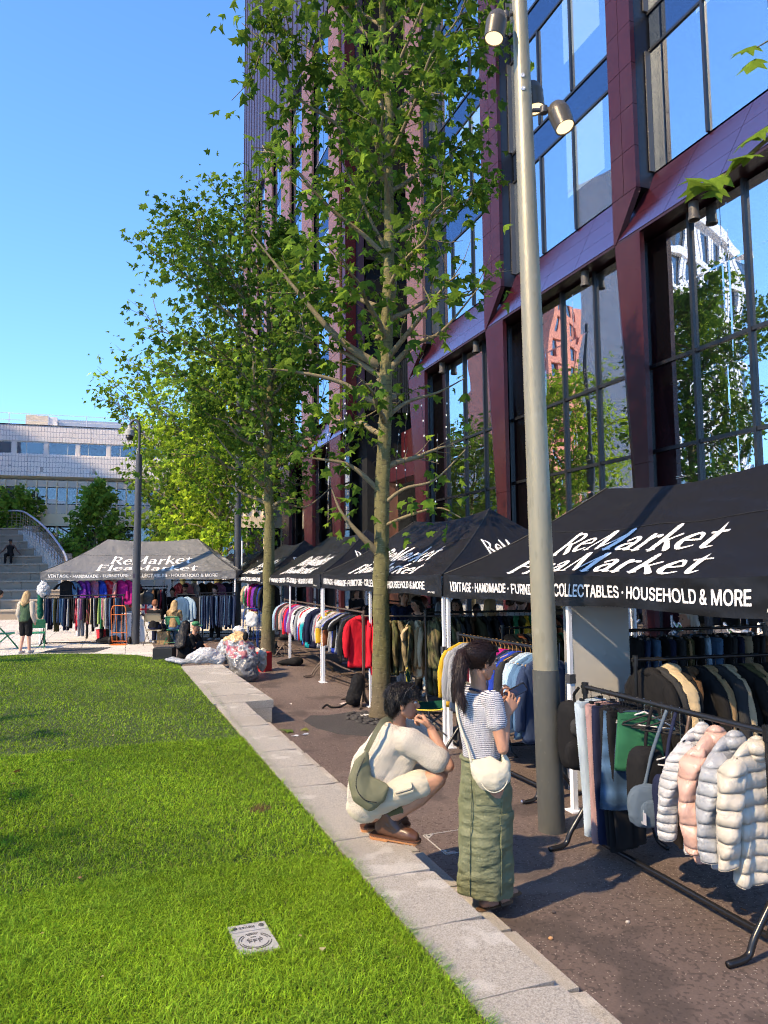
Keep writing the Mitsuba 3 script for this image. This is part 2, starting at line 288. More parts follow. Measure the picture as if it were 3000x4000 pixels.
def blades(n, sample, h, w, lean, seg2, dens_seed):
    r = np.random.default_rng(dens_seed)
    xy = sample(r, n); ok = shapely.contains_xy(LAWN.difference(COVER), xy[:, 0], xy[:, 1]); xy = xy[ok]; n = len(xy)
    p0 = np.column_stack([xy, np.full(n, LZ - .014)])
    big = meshkit.fbm(np.column_stack([xy * 1.1, np.zeros(n)]), 3, 3); fine = meshkit.noise(np.column_stack([xy * 9, np.zeros(n)]), 5)
    stripe = .5 + .5 * np.sin((xy[:, 0] * .42 + xy[:, 1] * .9) * 3.1)
    hh = h * (.55 + .9 * r.random(n)) * (.75 + .5 * fine); a = r.random(n) * 6.283; ld = r.random(n) * 6.283; lm = lean * hh * (.3 + r.random(n))
    ww = w * (.6 + .8 * r.random(n)); side = np.column_stack([np.cos(a), np.sin(a), 0 * a]) * ww[:, None] / 2
    ln = np.column_stack([np.cos(ld) * lm, np.sin(ld) * lm, 0 * a])
    mid = p0 + ln * .35 + np.outer(hh * .6, Z); tip = p0 + ln + np.outer(hh * np.sqrt(np.clip(1 - .42 * (lm / hh) ** 2, .18, 1)), Z)
    g = np.column_stack([.175 + .13 * big, .315 + .16 * big, .024 + .012 * fine])
    g *= (.50 + .95 * r.random(n) ** 1.3)[:, None] * (.9 + .2 * stripe)[:, None]
    dry = r.random(n) < .03 + .10 * np.clip(meshkit.fbm(np.column_stack([xy * 2.3, np.zeros(n)]), 3, 8) - .5, 0, 1); g[dry] = g[dry] * .5 + np.array([.16, .13, .045])
    bare = (np.hypot(xy[:, 0] + .95, xy[:, 1] - 5.5) < .085) & (r.random(n) < .85); g[bare] = np.array([.22, .15, .07]) * (.7 + .5 * r.random((bare.sum(), 1)))
    if seg2:
        v = np.stack([p0 - side, p0 + side, mid - side * .75, mid + side * .75, tip], 1).reshape(-1, 3)
        f = (np.arange(n)[:, None, None] * 5 + np.array([[0, 1, 3], [0, 3, 2], [2, 3, 4]])[None]).reshape(-1, 3); m = 5
    else:
        v = np.stack([p0 - side, p0 + side, tip], 1).reshape(-1, 3); f = np.arange(3 * n).reshape(-1, 3); m = 3
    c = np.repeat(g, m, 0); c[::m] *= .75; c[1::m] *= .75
    return v, f, c
def fan(r0, r1, a0, a1, k=0.0):   # even spread of positions, by area, within a fan about the camera
    def f(r, n):
        R = np.sqrt(r0 ** 2 + (r1 ** 2 - r0 ** 2) * r.random(n)); A = np.radians(a0 + (a1 - a0) * r.random(n)); return np.column_stack([R * np.sin(A), R * np.cos(A)])
    return f
B = [blades(170000, fan(2.2, 4.6, -38, 12), .036, .0040, 1.15, True, 1), blades(110000, fan(4.6, 8, -36, 2), .036, .005, 1.1, True, 2), blades(110000, fan(8, 18, -34, -6), .034, .009, 1.0, False, 3),
     blades(26000, fan(.6, 2.2, -80, 60), .045, .006, .8, False, 4), blades(30000, fan(2.2, 16, -80, -36), .045, .012, .8, False, 6)]
v, f = cat([(b[0], b[1]) for b in B]); C = np.vstack([b[2] for b in B])
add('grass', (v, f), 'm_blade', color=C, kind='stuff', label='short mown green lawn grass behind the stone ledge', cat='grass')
def edge_tufts():   # longer blades that hang over the ledge
    n = 1500; t = np.random.default_rng(9); s = 2.2 + 9.5 * t.random(n) ** 1.6; d = 1.385 + .05 * t.random(n)
    p0 = U * s[:, None] + N * d[:, None] + Z * (LZ - .01); tip = p0 + N * (.02 + .05 * t.random(n))[:, None] + U * ((t.random(n) - .5) * .05)[:, None] + Z * (.02 + .045 * t.random(n))[:, None]
    w = U * .0022 + N * .001; vv = np.stack([p0 - w, p0 + w, tip], 1).reshape(-1, 3); g = np.column_stack([.10 + .06 * t.random(n), .22 + .1 * t.random(n), .02 + 0 * s])
    return vv, np.arange(3 * n).reshape(-1, 3), np.repeat(g, 3, 0)
v, f, c = edge_tufts(); add('grass_fringe', (v, f), 'm_blade', color=c, kind='stuff', label='longer fringe of grass leaning over the edge of the pale ledge stones', cat='grass')
# inspection cover in the lawn
ck = thing('inspection_cover', 'small grey rectangular metal inspection cover set flush in the lawn', 'inspection cover')
co = np.array([-.655, 3.615, LZ]); ang = math.atan2(.06, .17); ex = np.array([math.cos(ang), math.sin(ang), 0]); ey = np.array([-ex[1], ex[0], 0]); ey = np.array([-.42, .907, 0])
mat('cover_metal', base_color=proc(lambda p, n, uv: mix((.34, .33, .31), (.47, .46, .44), fbm(p.x * 40, p.y * 40, 0))), roughness=.5, metallic=.2)
mat('cover_line', base_color=rgb(.07, .07, .068), roughness=.7)
add('frame', boxf(co, ex, ey, -.10, .10, -.15, .15, -.05, -.006), 'm_cover_line', ck)
add('plate', boxf(co, ex, ey, -.093, .093, -.143, .062, -.03, .004), 'm_cover_metal', ck)
add('lock_plate', boxf(co, ex, ey, -.093, .093, .068, .143, -.03, .004), 'm_cover_metal', ck)
def arcs(r0, r1, spans): return unary_union([Polygon([(r * math.cos(t), r * math.sin(t)) for r, ts in ((r0, np.linspace(a, b, 14)), (r1, np.linspace(b, a, 14))) for t in ts]) for a, b in spans])
rings = [arcs(.074, .078, [(.1, 1.0), (1.15, 2.0), (2.15, 3.1), (3.3, 4.3), (4.5, 6.1)]), arcs(.062, .066, [(.2, .9), (1.2, 1.95), (2.2, 3.0), (3.4, 6.0)]), arcs(.036, .040, [(.2, .8), (1.2, 1.9), (2.3, 2.9)])]
add('ring_mark', poly_prism(affinity.translate(unary_union(rings), 0, -.04), .003, .0065, ex, ey, co), 'm_cover_line', ck)
let = meshkit.text_mesh('FFF', .03, .002, True); add('letters', (co + (let.vertices[:, :1] - .035) * ex + (let.vertices[:, 1:2] - .055) * ey + (let.vertices[:, 2:] + .004) * Z, let.faces), 'm_cover_line', ck)
let = meshkit.text_mesh('RSV63', .018, .002, True); add('letters', (co + (.034 - let.vertices[:, :1]) * ex + (.113 - let.vertices[:, 1:2]) * ey + (let.vertices[:, 2:] + .004) * Z, let.faces), 'm_cover_line', ck)
for sx in (-.066, .066): add('lock', lathe([(.004, .004), (.004, .009), (.012, .009), (.014, .005), (.014, .003)], 16, co + ex * sx + ey * .105), 'm_cover_line', ck, smooth=40)
# ---------------------------------------------------------------- stone ledge
lk = thing('stone_ledge', 'long raised pale granite ledge between the lawn and the brown pavement', 'ledge')
add('core', cat([bsd(-6, 9.98, 1.45, 1.74, 0, .20), bsd(10.03, 14.6, 1.40, 2.0, 0, .22)]), 'm_granite', lk)
def notch(s0, s1, d0, d1, wedge=True, w=.30, dp=.05):   # plan of one stone; a tapering drainage nick is cut into its far end
    g = .003
    pts = [(s0 + g, d0), (s1 - g, d0)]
    pts += [(s1 - g, d1 - w), (s1 - g - dp * .6, d1 - .06), (s1 - g - dp, d1)] if wedge else [(s1 - g, d1)]
    return Polygon(pts + [(s0 + g, d1)])
s = -5.43; i = 0
js = [-5.43 + .63 * k for k in range(25)]; js[-1] = 9.985
for a, b in zip(js[:-1], js[1:]):
    d1 = 1.865 - .012 * max(a, 0)
    wd = not (4.4 < b < 5.6) and b < 9.9
    stone = poly_prism(notch(a, b, 1.425 - .0085 * max(a - 2.6, 0), d1, wd, .17, .034), .20, LZ + RU(-.002, .002), U, N)
    add('coping_stone', stone, 'm_granite', lk)
js2 = [10.0 + .61 * k for k in range(8)]
for a, b in zip(js2[:-1], js2[1:]):
    x0, x1 = (np.interp(t, [10, 12, 14.6], [1.335, 1.31, 1.28]) for t in (a, b)); e0, e1 = (np.interp(t, [10, 14], [2.16, 2.05]) for t in (a, b)); g = .003
    pl = Polygon([(a + g, x0), (b - g, x1), (b - g, e1 - .2), (b - .05, e1), (a + g, e0)])
    add('coping_stone', poly_prism(pl, .225, LZ + RU(-.0015, .0015), U, N), 'm_granite', lk)
    add('side_block', bsd(a + g, b - g, 1.9, e1 - .02, .01, .222), 'm_granite', lk)
add('end_block', bsd(10.004, 10.02, 1.80, 2.09, .02, .222), 'm_granite', lk); add('end_block', bsd(10.004, 10.02, 2.096, 2.14, .02, .222), 'm_granite', lk)
for a, b in zip(np.arange(-5.7, 9.9, .63), np.arange(-5.07, 10.5, .63)):
    b = min(b, 9.995); d1 = 2.27 - .018 * max(a, 0)
    add('lower_kerb_stone', poly_prism(notch(a, b, 1.72, d1, True, .12, .03), -.05, .035 + RU(-.002, .002), U, N), 'm_granite', lk)
ic = thing('trench_cover', 'square pavement access cover with pale metal corner plates beside the squatting person', 'access cover')
add('infill', bsd(4.957, 5.353, 2.377, 2.777, -.02, .0035), 'm_resin', ic)
add('metal_edge', cat([bsd(4.945, 5.365, 2.365, 2.373, -.02, .005), bsd(4.945, 5.365, 2.781, 2.789, -.02, .005), bsd(4.945, 4.953, 2.374, 2.780, -.02, .005), bsd(5.357, 5.365, 2.374, 2.780, -.02, .005)]), 'm_cover_metal', ic)
for (a, b) in ((4.96, 2.38), (4.96, 2.775), (5.35, 2.38), (5.35, 2.775)):
    sa, sb = (1 if a < 5.1 else -1), (1 if b < 2.5 else -1)
    add('corner_plate', poly_prism(Polygon([(a, b), (a + .075 * sa, b), (a, b + .075 * sb)]), .0, .006, U, N), 'm_cover_metal', ic)
    add('keyhole', poly_prism(Point(a + .022 * sa, b + .022 * sb).buffer(.011), .005, .008, U, N), 'm_cover_line', ic)

# ================================================================ glass building
gb = thing('glass_building', 'tall office building of dark red columns and mirror glass behind the market stalls', 'building')
add('core', cat([bsd(-8, 24.4, 11.2, 20, 0, 40), bsd(32.9, 61.8, 11.75, 20, 0, 76), bsd(33.4, 61.8, 10.8, 11.75, 10.35, 33.4), bsd(24.4, 32.9, 17.3, 20, 0, 76)]), 'm_dark', gb)
COLS = [(-6.35, -5.45), (-.3, .5), (5.85, 6.65), (11.85, 12.65), (17.62, 18.65), (23.2, 24.68)]
TOP = {0: 12, 1: 14, 2: 16, 3: 19, 4: 24, 5: 40}
jt = lambda a, b: (a + .006, b - .006)
for ci, (c0, c1) in enumerate(COLS):
    add('column_core', bsd(c0 + .02, c1 - .02, 10.55, 11.2, 10.45, 40), 'm_mullion', gb)
    z = 10.42; mid = (c0 + c1) / 2; mt = 'm_salmon' if ci == 5 else 'm_maroon'
    while z < 39.9:
        z2 = z + .963 if z < TOP[ci] else 40.0
        for a, b in ((c0, mid), (mid, c1)):
            a, b = jt(a, b); add('column_panel', bsd(a, b, 10.50 + RU(0, .003), 10.62, z + .006, z2 - .006), mt, gb)
        z = z2
    # foot of the column, cut to a point by the splayed sill, then the twisted ground-floor column
    A = [P(c0 + .006, 10.5, 10.41), P(c1 - .006, 10.5, 10.41), P(c1 - .006, 10.5, 9.42), P(c1 - .07, 10.5, 9.42)]
    add('column_foot', loft([[p for p in A], [p + N * .14 for p in A]]), 'm_maroon', gb)
    def ring(z, t):   # t = 0 at the top, 1 on the ground
        r = c1 - .02 - t * (c1 - c0 - .16); l = c1 - .02 + .12 * t; return [P(c0 - .02, 10.52, z), P(r, 10.52, z), P(l, 10.53 + .50 * t, z), P(l, 10.70 + .50 * t, z), P(c0 - .02, 10.64, z)]
    add('ground_column', loft([ring(9.40, 0), ring(4.36, .56)]), 'm_maroon', gb)
    add('ground_column', loft([ring(4.35, .56), ring(0, 1)]), 'm_maroon', gb)
DOWN = [(10.5, 10.72), (14.0, 10.72), (16.7, 10.72), (19.6, 10.72), (22.1, 10.72)]
for bi in range(1, len(COLS)):
    b0, b1 = COLS[bi - 1][1], COLS[bi][0]; foot = COLS[bi][1] - .07
    # splayed sill: three long strips, jointed every 1.5 m
    nx = 4
    q0, q1 = np.array([11.02, 10.80]), np.array([10.505, 9.46])
    for k in range(3):
        for j in range(nx):
            def pt(v, h, dn=0):
                hi = b1 + (foot - b1) * v; sp = hi + (b0 - hi) * h; w = q0 + (q1 - q0) * v; return P(sp, w[0] + dn * .9, w[1] - dn * .3)
            v0, v1, h0, h1 = k / 3 + .003, (k + 1) / 3 - .003, j / nx + .0012, (j + 1) / nx - .0012
            A = [pt(v0, h0), pt(v1, h0), pt(v1, h1), pt(v0, h1)]; Bk = [pt(v0, h0, .05), pt(v1, h0, .05), pt(v1, h1, .05), pt(v0, h1, .05)]
            add('sill_panel', loft([A, Bk]), 'm_maroon_sill', gb)
    S = [P(b0, 11.1, 10.74), P(b0, 10.58, 9.44), P(foot, 10.58, 9.44), P(b1, 11.1, 10.74)]
    add('sill_back', loft([S, [p + N * .3 for p in S]]), 'm_joint', gb)
    add('soffit', bsd(b0 - .4, COLS[bi][1], 10.52, 11.15, 9.40, 9.455), 'm_soffit', gb)
    # upper glazing
    step = 1.49 if bi > 3 else 1.545
    ms = [b0, *[b1 - step * k for k in range(3, 0, -1) if b1 - step * k > b0 + .5], b1]
    ms = sorted(set(round(m, 3) for m in ms))
    z = 10.80; ztop = {1: 15, 2: 15, 3: 19, 4: 24, 5: 40}[bi]
    while z < 39:
        zw, zs = z + 2.87, z + 3.76
        for a, b in zip(ms[:-1], ms[1:]):
            add('window_pane', bsd(a + .03, b - .03, 11.02, 11.045, z + .04, zw - .03), 'm_glass', gb)
        add('spandrel_panel', bsd(b0 + .03, b1 - .03, 11.018, 11.05, zw + .03, zs - .03), 'm_spandrel', gb)
        add('transom', bsd(b0, b1, 10.985, 11.1, zw - .03, zw + .03), 'm_mullion', gb); add('transom', bsd(b0, b1, 10.985, 11.1, zs - .03, zs + .04), 'm_mullion', gb)
        for m in ms[1:-1]: add('mullion', bsd(m - .03, m + .03, 10.955, 11.09, z + .04, zw - .032), 'm_mullion', gb)
        for m in (b0 + .012, b1 - .012): add('window_reveal', bsd(m - .014, m + .014, 10.88, 11.08, z + .04, zw - .032), 'm_frame_grey', gb)
        z = zs
        if z > ztop:
            add('upper_glazing', bsd(b0, b1, 11.02, 11.05, z, 40), 'm_glass', gb); break
    # ground-floor glazing
    ms = [b1 + .34 - 1.352 * k for k in range(6) if b1 + .34 - 1.352 * k > b0 - .9]
    zz = [.12, 2.72, 4.64, 6.50, 9.36]
    for a, b in zip(ms[1:], ms[:-1]):
        for lo, hi in zip(zz[:-1], zz[1:]):
            add('shopfront_pane', bsd(a + .035, b - .035, 10.95 + RU(0, .004), 10.98, lo + .04, hi - .04), 'm_glass_low', gb)
    for m in ms: add('shopfront_mullion', bsd(m - .033, m + .033, 10.88, 11.01, 0, 9.4), 'm_mullion', gb)
    for h in zz[:-1]: add('shopfront_transom', bsd(ms[-1] + .036, ms[0] - .036, 10.90, 11.0, h - .038, h + .038), 'm_mullion', gb)
for s_, d_ in DOWN:
    add('downlight', lathe([(.0, 9.40), (.10, 9.40), (.10, 9.10), (.115, 9.10), (.115, 9.04), (.085, 9.04), (.08, 9.10), (0, 9.10)], 18, P(s_, d_, 0)), 'm_frame_grey', gb, smooth=40)
# recess with dark glass, beam and strip lights
add('recess_wall', bsd(24.4, 24.66, 11.2, 17.3, 0, 40), 'm_maroon', gb)
add('return_panel', bsd(32.42, 32.9, 10.5, 11.05, 9.4, 76), 'm_maroon', gb); add('return_panel', bsd(32.45, 32.9, 11.07, 11.5, 9.4, 76), 'm_plum', gb)
zz = 10.0
for fl in range(12):
    for d0 in (11.55, 13.45, 15.35): add('recess_pane', bsd(32.47, 32.5, d0 + .04, d0 + 1.86, zz + .05, zz + 2.9), 'm_glass_far', gb)
    for s0 in (24.8, 26.7, 28.6, 30.5): add('recess_pane', bsd(s0 + .04, s0 + 1.86, 17.2, 17.23, zz + .05, zz + 2.9), 'm_glass_far', gb)
    add('recess_band', bsd(24.7, 32.4, 17.14, 17.3, zz + 2.95, zz + 3.8), 'm_dark', gb); zz += 3.85
add('corrugated_panel', cat([bsd(s0, s0 + .12, 13.9, 14.0, 9.0, 13.0) for s0 in np.arange(24.7, 32.3, .24)]), 'm_dark_steel', gb, kind='stuff')
add('beam', bsd(24.68, 32.4, 13.4, 14.4, 7.6, 9.0), 'm_maroon', gb); add('beam', bsd(24.68, 32.4, 12.2, 13.0, 6.3, 7.1), 'm_maroon', gb)
for s0 in (25.2, 27.6, 30.0): add('entrance_pane', bsd(s0 + .05, s0 + 2.3, 15.0, 15.03, .1, 6.2), 'm_glass_far', gb)
scene['m_strip'] = {'type': 'diffuse', 'reflectance': rgb(.8, .8, .8)}
add('strip_light', cat([bsd(a, a + 1.5, d, d + .05, z, z + .03) for a, d, z in ((25.4, 14.2, 6.15), (27.8, 14.2, 6.15), (30.1, 14.2, 6.15), (26.2, 13.6, 5.3), (29, 13.6, 5.3), (27.4, 14.6, 4.6), (30.2, 14.6, 4.6))]), 'm_strip', gb, kind='stuff',
    emitter={'type': 'area', 'radiance': rgb(5, 4.8, 4.2)})
add('entrance_column', loft([[P(31.2, 12.2, 6.3), P(31.7, 12.2, 6.3), P(31.7, 12.7, 6.3), P(31.2, 12.7, 6.3)], [P(31.3, 12.2, 0), P(31.5, 12.2, 0), P(31.7, 12.7, 0), P(31.2, 12.7, 0)]]), 'm_salmon', gb)
# second block and tower
SC = [(33.4, 35.3), (38.7, 41.1), (44.3, 46.9), (50.0, 52.6), (55.6, 58.2), (60.4, 62.0)]
for ci, (c0, c1) in enumerate(SC):
    z = 9.4
    while z < 33:
        for a, b in ((c0, (c0 + c1) / 2), ((c0 + c1) / 2, c1)):
            a, b = jt(a, b); add('tower_panel', bsd(a, b, 10.5, 10.62, z + .01, z + 1.9), 'm_salmon', gb)
        z += 1.92
    def ring2(z, t): r = c1 - .02 - t * (c1 - c0 - .3); return [P(c0, 10.52, z), P(r, 10.52, z), P(c1, 10.53 + .3 * t, z), P(c1, 10.72 + .3 * t, z), P(c0, 10.7, z)]
    add('ground_column', loft([ring2(9.0, 0), ring2(0, 1)]), 'm_maroon', gb)
    if ci:
        p1 = SC[ci - 1][1]; A = [P(p1, 10.9, 10.3), P(p1, 10.5, 8.95), P(c1, 10.5, 8.95), P(c0, 10.9, 10.3)]
        add('sill_panel', loft([A, [p + N * .06 for p in A]]), 'm_maroon_sill', gb)
        add('soffit', bsd(p1, c1, 10.52, 11.6, 8.88, 8.94), 'm_soffit', gb)
        z = 10.3
        while z < 33:
            m = (p1 + c0) / 2
            for a, b in ((p1, m), (m, c0)): add('tower_window', bsd(a + .04, b - .04, 10.72, 10.75, z + .05, z + 2.85), 'm_glass', gb)
            add('spandrel_panel', bsd(p1, c0, 10.715, 10.76, z + 2.9, z + 3.75), 'm_spandrel', gb); z += 3.85
        for a in np.arange(p1 - .6, c0 + .2, 1.42):
            for lo, hi in ((.1, 2.7), (2.8, 4.7), (4.8, 6.7), (6.8, 8.85)): add('shopfront_pane', bsd(a + .04, a + 1.38, 11.5, 11.53, lo, hi), 'm_glass_low', gb)
            add('shopfront_mullion', bsd(a - .035, a + .035, 11.42, 11.56, 0, 8.88), 'm_mullion', gb)
    else:
        A = [P(32.4, 11.02, 10.3), P(32.4, 10.5, 8.95), P(c1, 10.5, 8.95), P(c0, 11.02, 10.3)]; add('sill_panel', loft([A, [p + N * .06 for p in A]]), 'm_maroon_sill', gb)
        add('tower_window', bsd(32.45, 33.35, 11.05, 11.08, 10.3, 33), 'm_glass', gb)
for k, a in enumerate(np.arange(32.5, 62, .62)): # upright ribbed cladding of the tower above
    for z0, z1 in ((33.3, 47.2), (47.25, 61.2), (61.25, 75.5)): add('rib_panel', bsd(a + .012, a + .608, 10.48 + (.05 if k % 2 else 0), 11.75, z0, z1), 'm_plum', gb)
add('tower_end', bsd(61.85, 62.05, 10.45, 20, 0, 75.6), 'm_plum', gb)

# ================================================================ pale office building across the plaza
n2 = np.array([math.sin(math.radians(163)), math.cos(math.radians(163)), 0]); e2 = np.array([math.sin(math.radians(73)), math.cos(math.radians(73)), 0]); wo = -n2 * 52
ob = thing('tiled_office_building', 'low pale tiled office building with long window strips across the plaza', 'building')
W = lambda a0, a1, o0, o1, z0, z1: boxf(wo, e2, n2, a0, a1, o0, o1, z0, z1)   # o: distance out of the wall plane
L0, L1 = -13.0, 26.0
add('core', W(L0 + .05, L1, -12, -.65, 0, 11.9), 'm_pale_panel', ob)
for a in np.arange(L0, L1 - .1, 4.93 / 1.25):
    b = min(a + 4.93 / 1.25, L1); add('tile_band', W(a + .008, b - .008, -.3, 0, 11.05, 12.12), 'm_tile', ob); add('tile_band', W(a + .008, b - .008, -.3, 0, 8.70, 10.15), 'm_tile', ob)
add('coping', W(L0, L1, -.35, .03, 12.125, 12.19), 'm_dark_steel', ob)
k = 0
for a in np.arange(-9.77 - 1.97, L1 - 2, 1.97):
    split = a + (.55 if k % 3 == 0 else 1.2 if k % 3 == 2 else .62)
    fr = add('window', W(a + 0, a + 1.72, -.22, -.12, 10.155, 11.045), 'm_pale', ob)
    for x0, x1 in ((a + .05, split - .025), (split + .025, a + 1.67)): add('pane', W(x0, x1, -.125, -.11, 10.22, 10.98), 'm_glass_far', fr)
    add('pier', W(a + 1.725, a + 1.965, -.3, -.06, 10.155, 11.045), 'm_pale', ob); k += 1
A = [wo + n2 * 0 + Z * 8.695 + e2 * L0, wo - n2 * .55 + Z * 8.46 + e2 * L0, wo - n2 * .55 + Z * 8.695 + e2 * L0]
add('soffit', loft([A, [p + e2 * (L1 - L0) for p in A]]), 'm_cream', ob)
for i, a in enumerate(np.arange(-10.37 - .632 * 4, L1 - .7, .632)):
    add('lower_mullion', W(a - .035, a + .035, -.3, -.06, 6.18, 8.46), 'm_cream', ob)
    add('lower_pane', W(a + .04, a + .592, -.24, -.22, 6.86, 7.94), 'm_glass_far', ob)
    if i % 3 != 1: add('window_blind', W(a + .07, a + .56, -.218, -.21, 6.88, 6.88 + RU(.12, .35)), 'm_pale', ob)
    add('infill_panel', W(a + .04, a + .592, -.26, -.2, 7.99, 8.44), 'm_pale_panel', ob); add('infill_panel', W(a + .04, a + .592, -.26, -.2, 6.2, 6.81), 'm_pale_panel', ob)
add('lower_backing', W(L0, L1, -.6, -.27, 0, 8.46), 'm_dark', ob)
add('slab', W(L0, L1, -.5, -.02, 5.35, 6.17), 'm_cream', ob)
for a in np.arange(-12.2, L1 - 1.4, 1.264):
    add('lower_mullion', W(a - .05, a + .05, -.35, -.1, 0, 5.345), 'm_cream', ob)
    add('lower_pane', W(a + .06, a + 1.2, -.24, -.22, 2.6, 5.25), 'm_glass_far', ob); add('infill_panel', W(a + .06, a + 1.2, -.26, -.2, .02, 2.55), 'm_pale_panel', ob)
rp = add('roof_plant', W(-9.6, -8.15, -3.4, -2, 12.1, 13.25), 'm_pale_panel', ob); add('duct', W(-8.13, -7.6, -3.2, -2.1, 12.1, 13.2), 'm_white_paint', ob)
add('roof_plant', W(-7.55, -3.0, -4, -2.6, 12.1, 13.15), 'm_tent_steel', ob); add('roof_plant', W(-2.9, 3, -4.2, -2.8, 12.1, 13.1), 'm_tent_steel', ob)
for a in np.arange(-12.8, 12, 2.42): add('roof_rail_post', W(a, a + .05, -.62, -.57, 12.1, 13.05), 'm_white_paint', ob)
for z in (12.55, 13.0): add('roof_rail', W(-13, 12, -.61, -.58, z, z + .035), 'm_white_paint', ob)
# ---------------------------------------------------------------- buildings that the glass mirrors (left of the frame)
rb = thing('red_brick_tower', 'red brick apartment tower with deep paired windows, mirrored in the glass', 'building')
ro, re_, rn = np.array([-61.5, 64.1, 0]), np.array([-.9962, .0872, 0]), np.array([-.0872, -.9962, 0])
R_ = lambda a0, a1, o0, o1, z0, z1: boxf(ro, re_, rn, a0, a1, o0, o1, z0, z1)
add('wall', R_(0, 34, -14, -.5, 0, 41), 'm_red_brick', rb)
for fl in range(13):
    z = fl * 3.15
    add('brick_band', R_(0, 34, -.5, 0, z, z + .95), 'm_red_brick', rb)
    for j in range(9):
        a = j * 3.8; add('brick_pier', R_(a, a + 1.5, -.5, -.002, z + .952, z + 3.148), 'm_red_brick', rb)
        w = add('window', R_(a + 1.52, a + 3.78, -.45, -.35, z + .96, z + 3.14), 'm_mullion', rb)
        add('pane', R_(a + 1.6, a + 2.9, -.345, -.33, z + 1.05, z + 3.05), 'm_glass_far', w); add('grille', R_(a + 2.95, a + 3.72, -.345, -.2, z + 1.05, z + 3.05), 'm_red_brick', w)
st = thing('silver_tower', 'pale ribbed apartment tower with tall dark windows, mirrored in the glass', 'building')
sx_, sn_ = np.array([-.99966, .026, 0]), np.array([-.026, -.99966, 0]); so_ = np.array([-23.0, 31.0, 0])
ST = lambda a0, a1, o0, o1, z0, z1: boxf(so_, sx_, sn_, a0 - 33, a1 - 33, o0 + 18.4, o1 + 18.4, z0, z1)
add('wall', ST(33, 54, -22.5, -18.75, 0, 29.8), 'm_silver_rib', st)
for fl in range(9):
    z = fl * 3.2
    add('floor_band', ST(33, 54, -18.75, -18.3, z, z + .5), 'm_silver_rib', st)
    for j in range(8):
        a = 33 + j * 2.6
        for r in range(3): add('rib', ST(a + r * .4, a + r * .4 + .37, -18.75, -18.38 - .04 * (r % 2), z + .502, z + 3.198), 'm_silver_rib', st)
        w = add('window', ST(a + 1.2, a + 2.59, -18.7, -18.55, z + .502, z + 3.198), 'm_mullion', st); add('pane', ST(a + 1.28, a + 2.1, -18.55, -18.53, z + .6, z + 3.1), 'm_glass_far', w)
add('roof_band', ST(32.9, 54.1, -18.75, -18.1, 29.3, 30.3), 'm_silver_rib', st)
# ---------------------------------------------------------------- amphitheatre steps
mat('concrete_tread', base_color=proc(lambda p, n, uv: mix((.26, .22, .17), (.36, .31, .25), fbm(p.x * 1.5, p.y * 3, p.z))), roughness=.75)
am = thing('stone_bleachers', 'broad flight of weathered concrete seating steps rising at the plaza edge', 'steps')
ends = [-14.4, -15.2, -15.9, -16.4, -17.0, -17.6, -18.2, -19.2, -20.0, -20.9, -22]
for i in range(11):
    y0 = 33.6 + .95 * i; x1 = ends[i]
    for j, xa in enumerate(np.arange(-42, x1 - .5, 2.6)):
        xb = min(xa + 2.6, x1); add('seat_block', bxy(xa + .008, xb - .008, y0 + .07, y0 + .9, .45 * i - .02, .45 * (i + 1) - .075), 'm_concrete', am); add('tread_slab', bxy(xa + .006, xb - .006, y0, y0 + .96, .45 * (i + 1) - .072, .45 * (i + 1)), 'm_concrete_tread', am)
    add('riser_fill', bxy(-42, x1 - .05, y0 + .905, y0 + 8, 0, .45 * (i + 1) - .10), 'm_concrete', am)
    add('end_block', bxy(x1 + .004, x1 + .5, y0 + .1, y0 + 1.0, 0, .45 * (i + 1) + .12), 'm_concrete_pale', am)
rail = bez([(-24.5, 45.5, 6.2), (-22.2, 43.2, 5.98), (-20.6, 41.2, 5.52), (-19.0, 39.5, 4.80), (-17.4, 37.5, 3.95), (-16.0, 35.6, 3.1), (-15.35, 34.4, 2.55), (-15.3, 33.9, 1.9)], 8)
add('handrail', tube(rail, .06, 8), 'm_rail_metal', am, smooth=True)
low = rail - Z * np.interp(np.arange(len(rail)), [0, len(rail) * .8, len(rail) - 1], [1.2, 1.05, .8])[:, None]
mp = np.vstack([rail - Z * .06, low]); k = len(rail); q = np.array([[i, i + 1, k + i + 1, k + i] for i in range(k - 1)])
add('balustrade_rail', cat([tube(np.vstack([rail[i] - Z * .05, low[i]]), .02, 5) for i in range(0, k, 2)] + [tube(rail * (1 - t) + low * t, .012, 5) for t in (.2, .35, .5, .65, .8)]), 'm_mesh_bronze', am, kind='stuff')
wl = np.vstack([low, low * [1, 1, 0]]); add('side_wall', (np.vstack([wl, wl + np.array([.35, .2, 0])]), np.vstack([q[:, ::-1], q + 2 * k, [[i, i + 1, 2 * k + i + 1, 2 * k + i] for i in range(k - 1)]])), 'm_concrete_pale', am)
add('wall_fin', cat([tube(np.vstack([low[i] + np.array([-.04, -.04, 0]), low[i] * [1, 1, .35]]), .045, 5) for i in range(0, k)]), 'm_concrete_pale', am, kind='stuff')
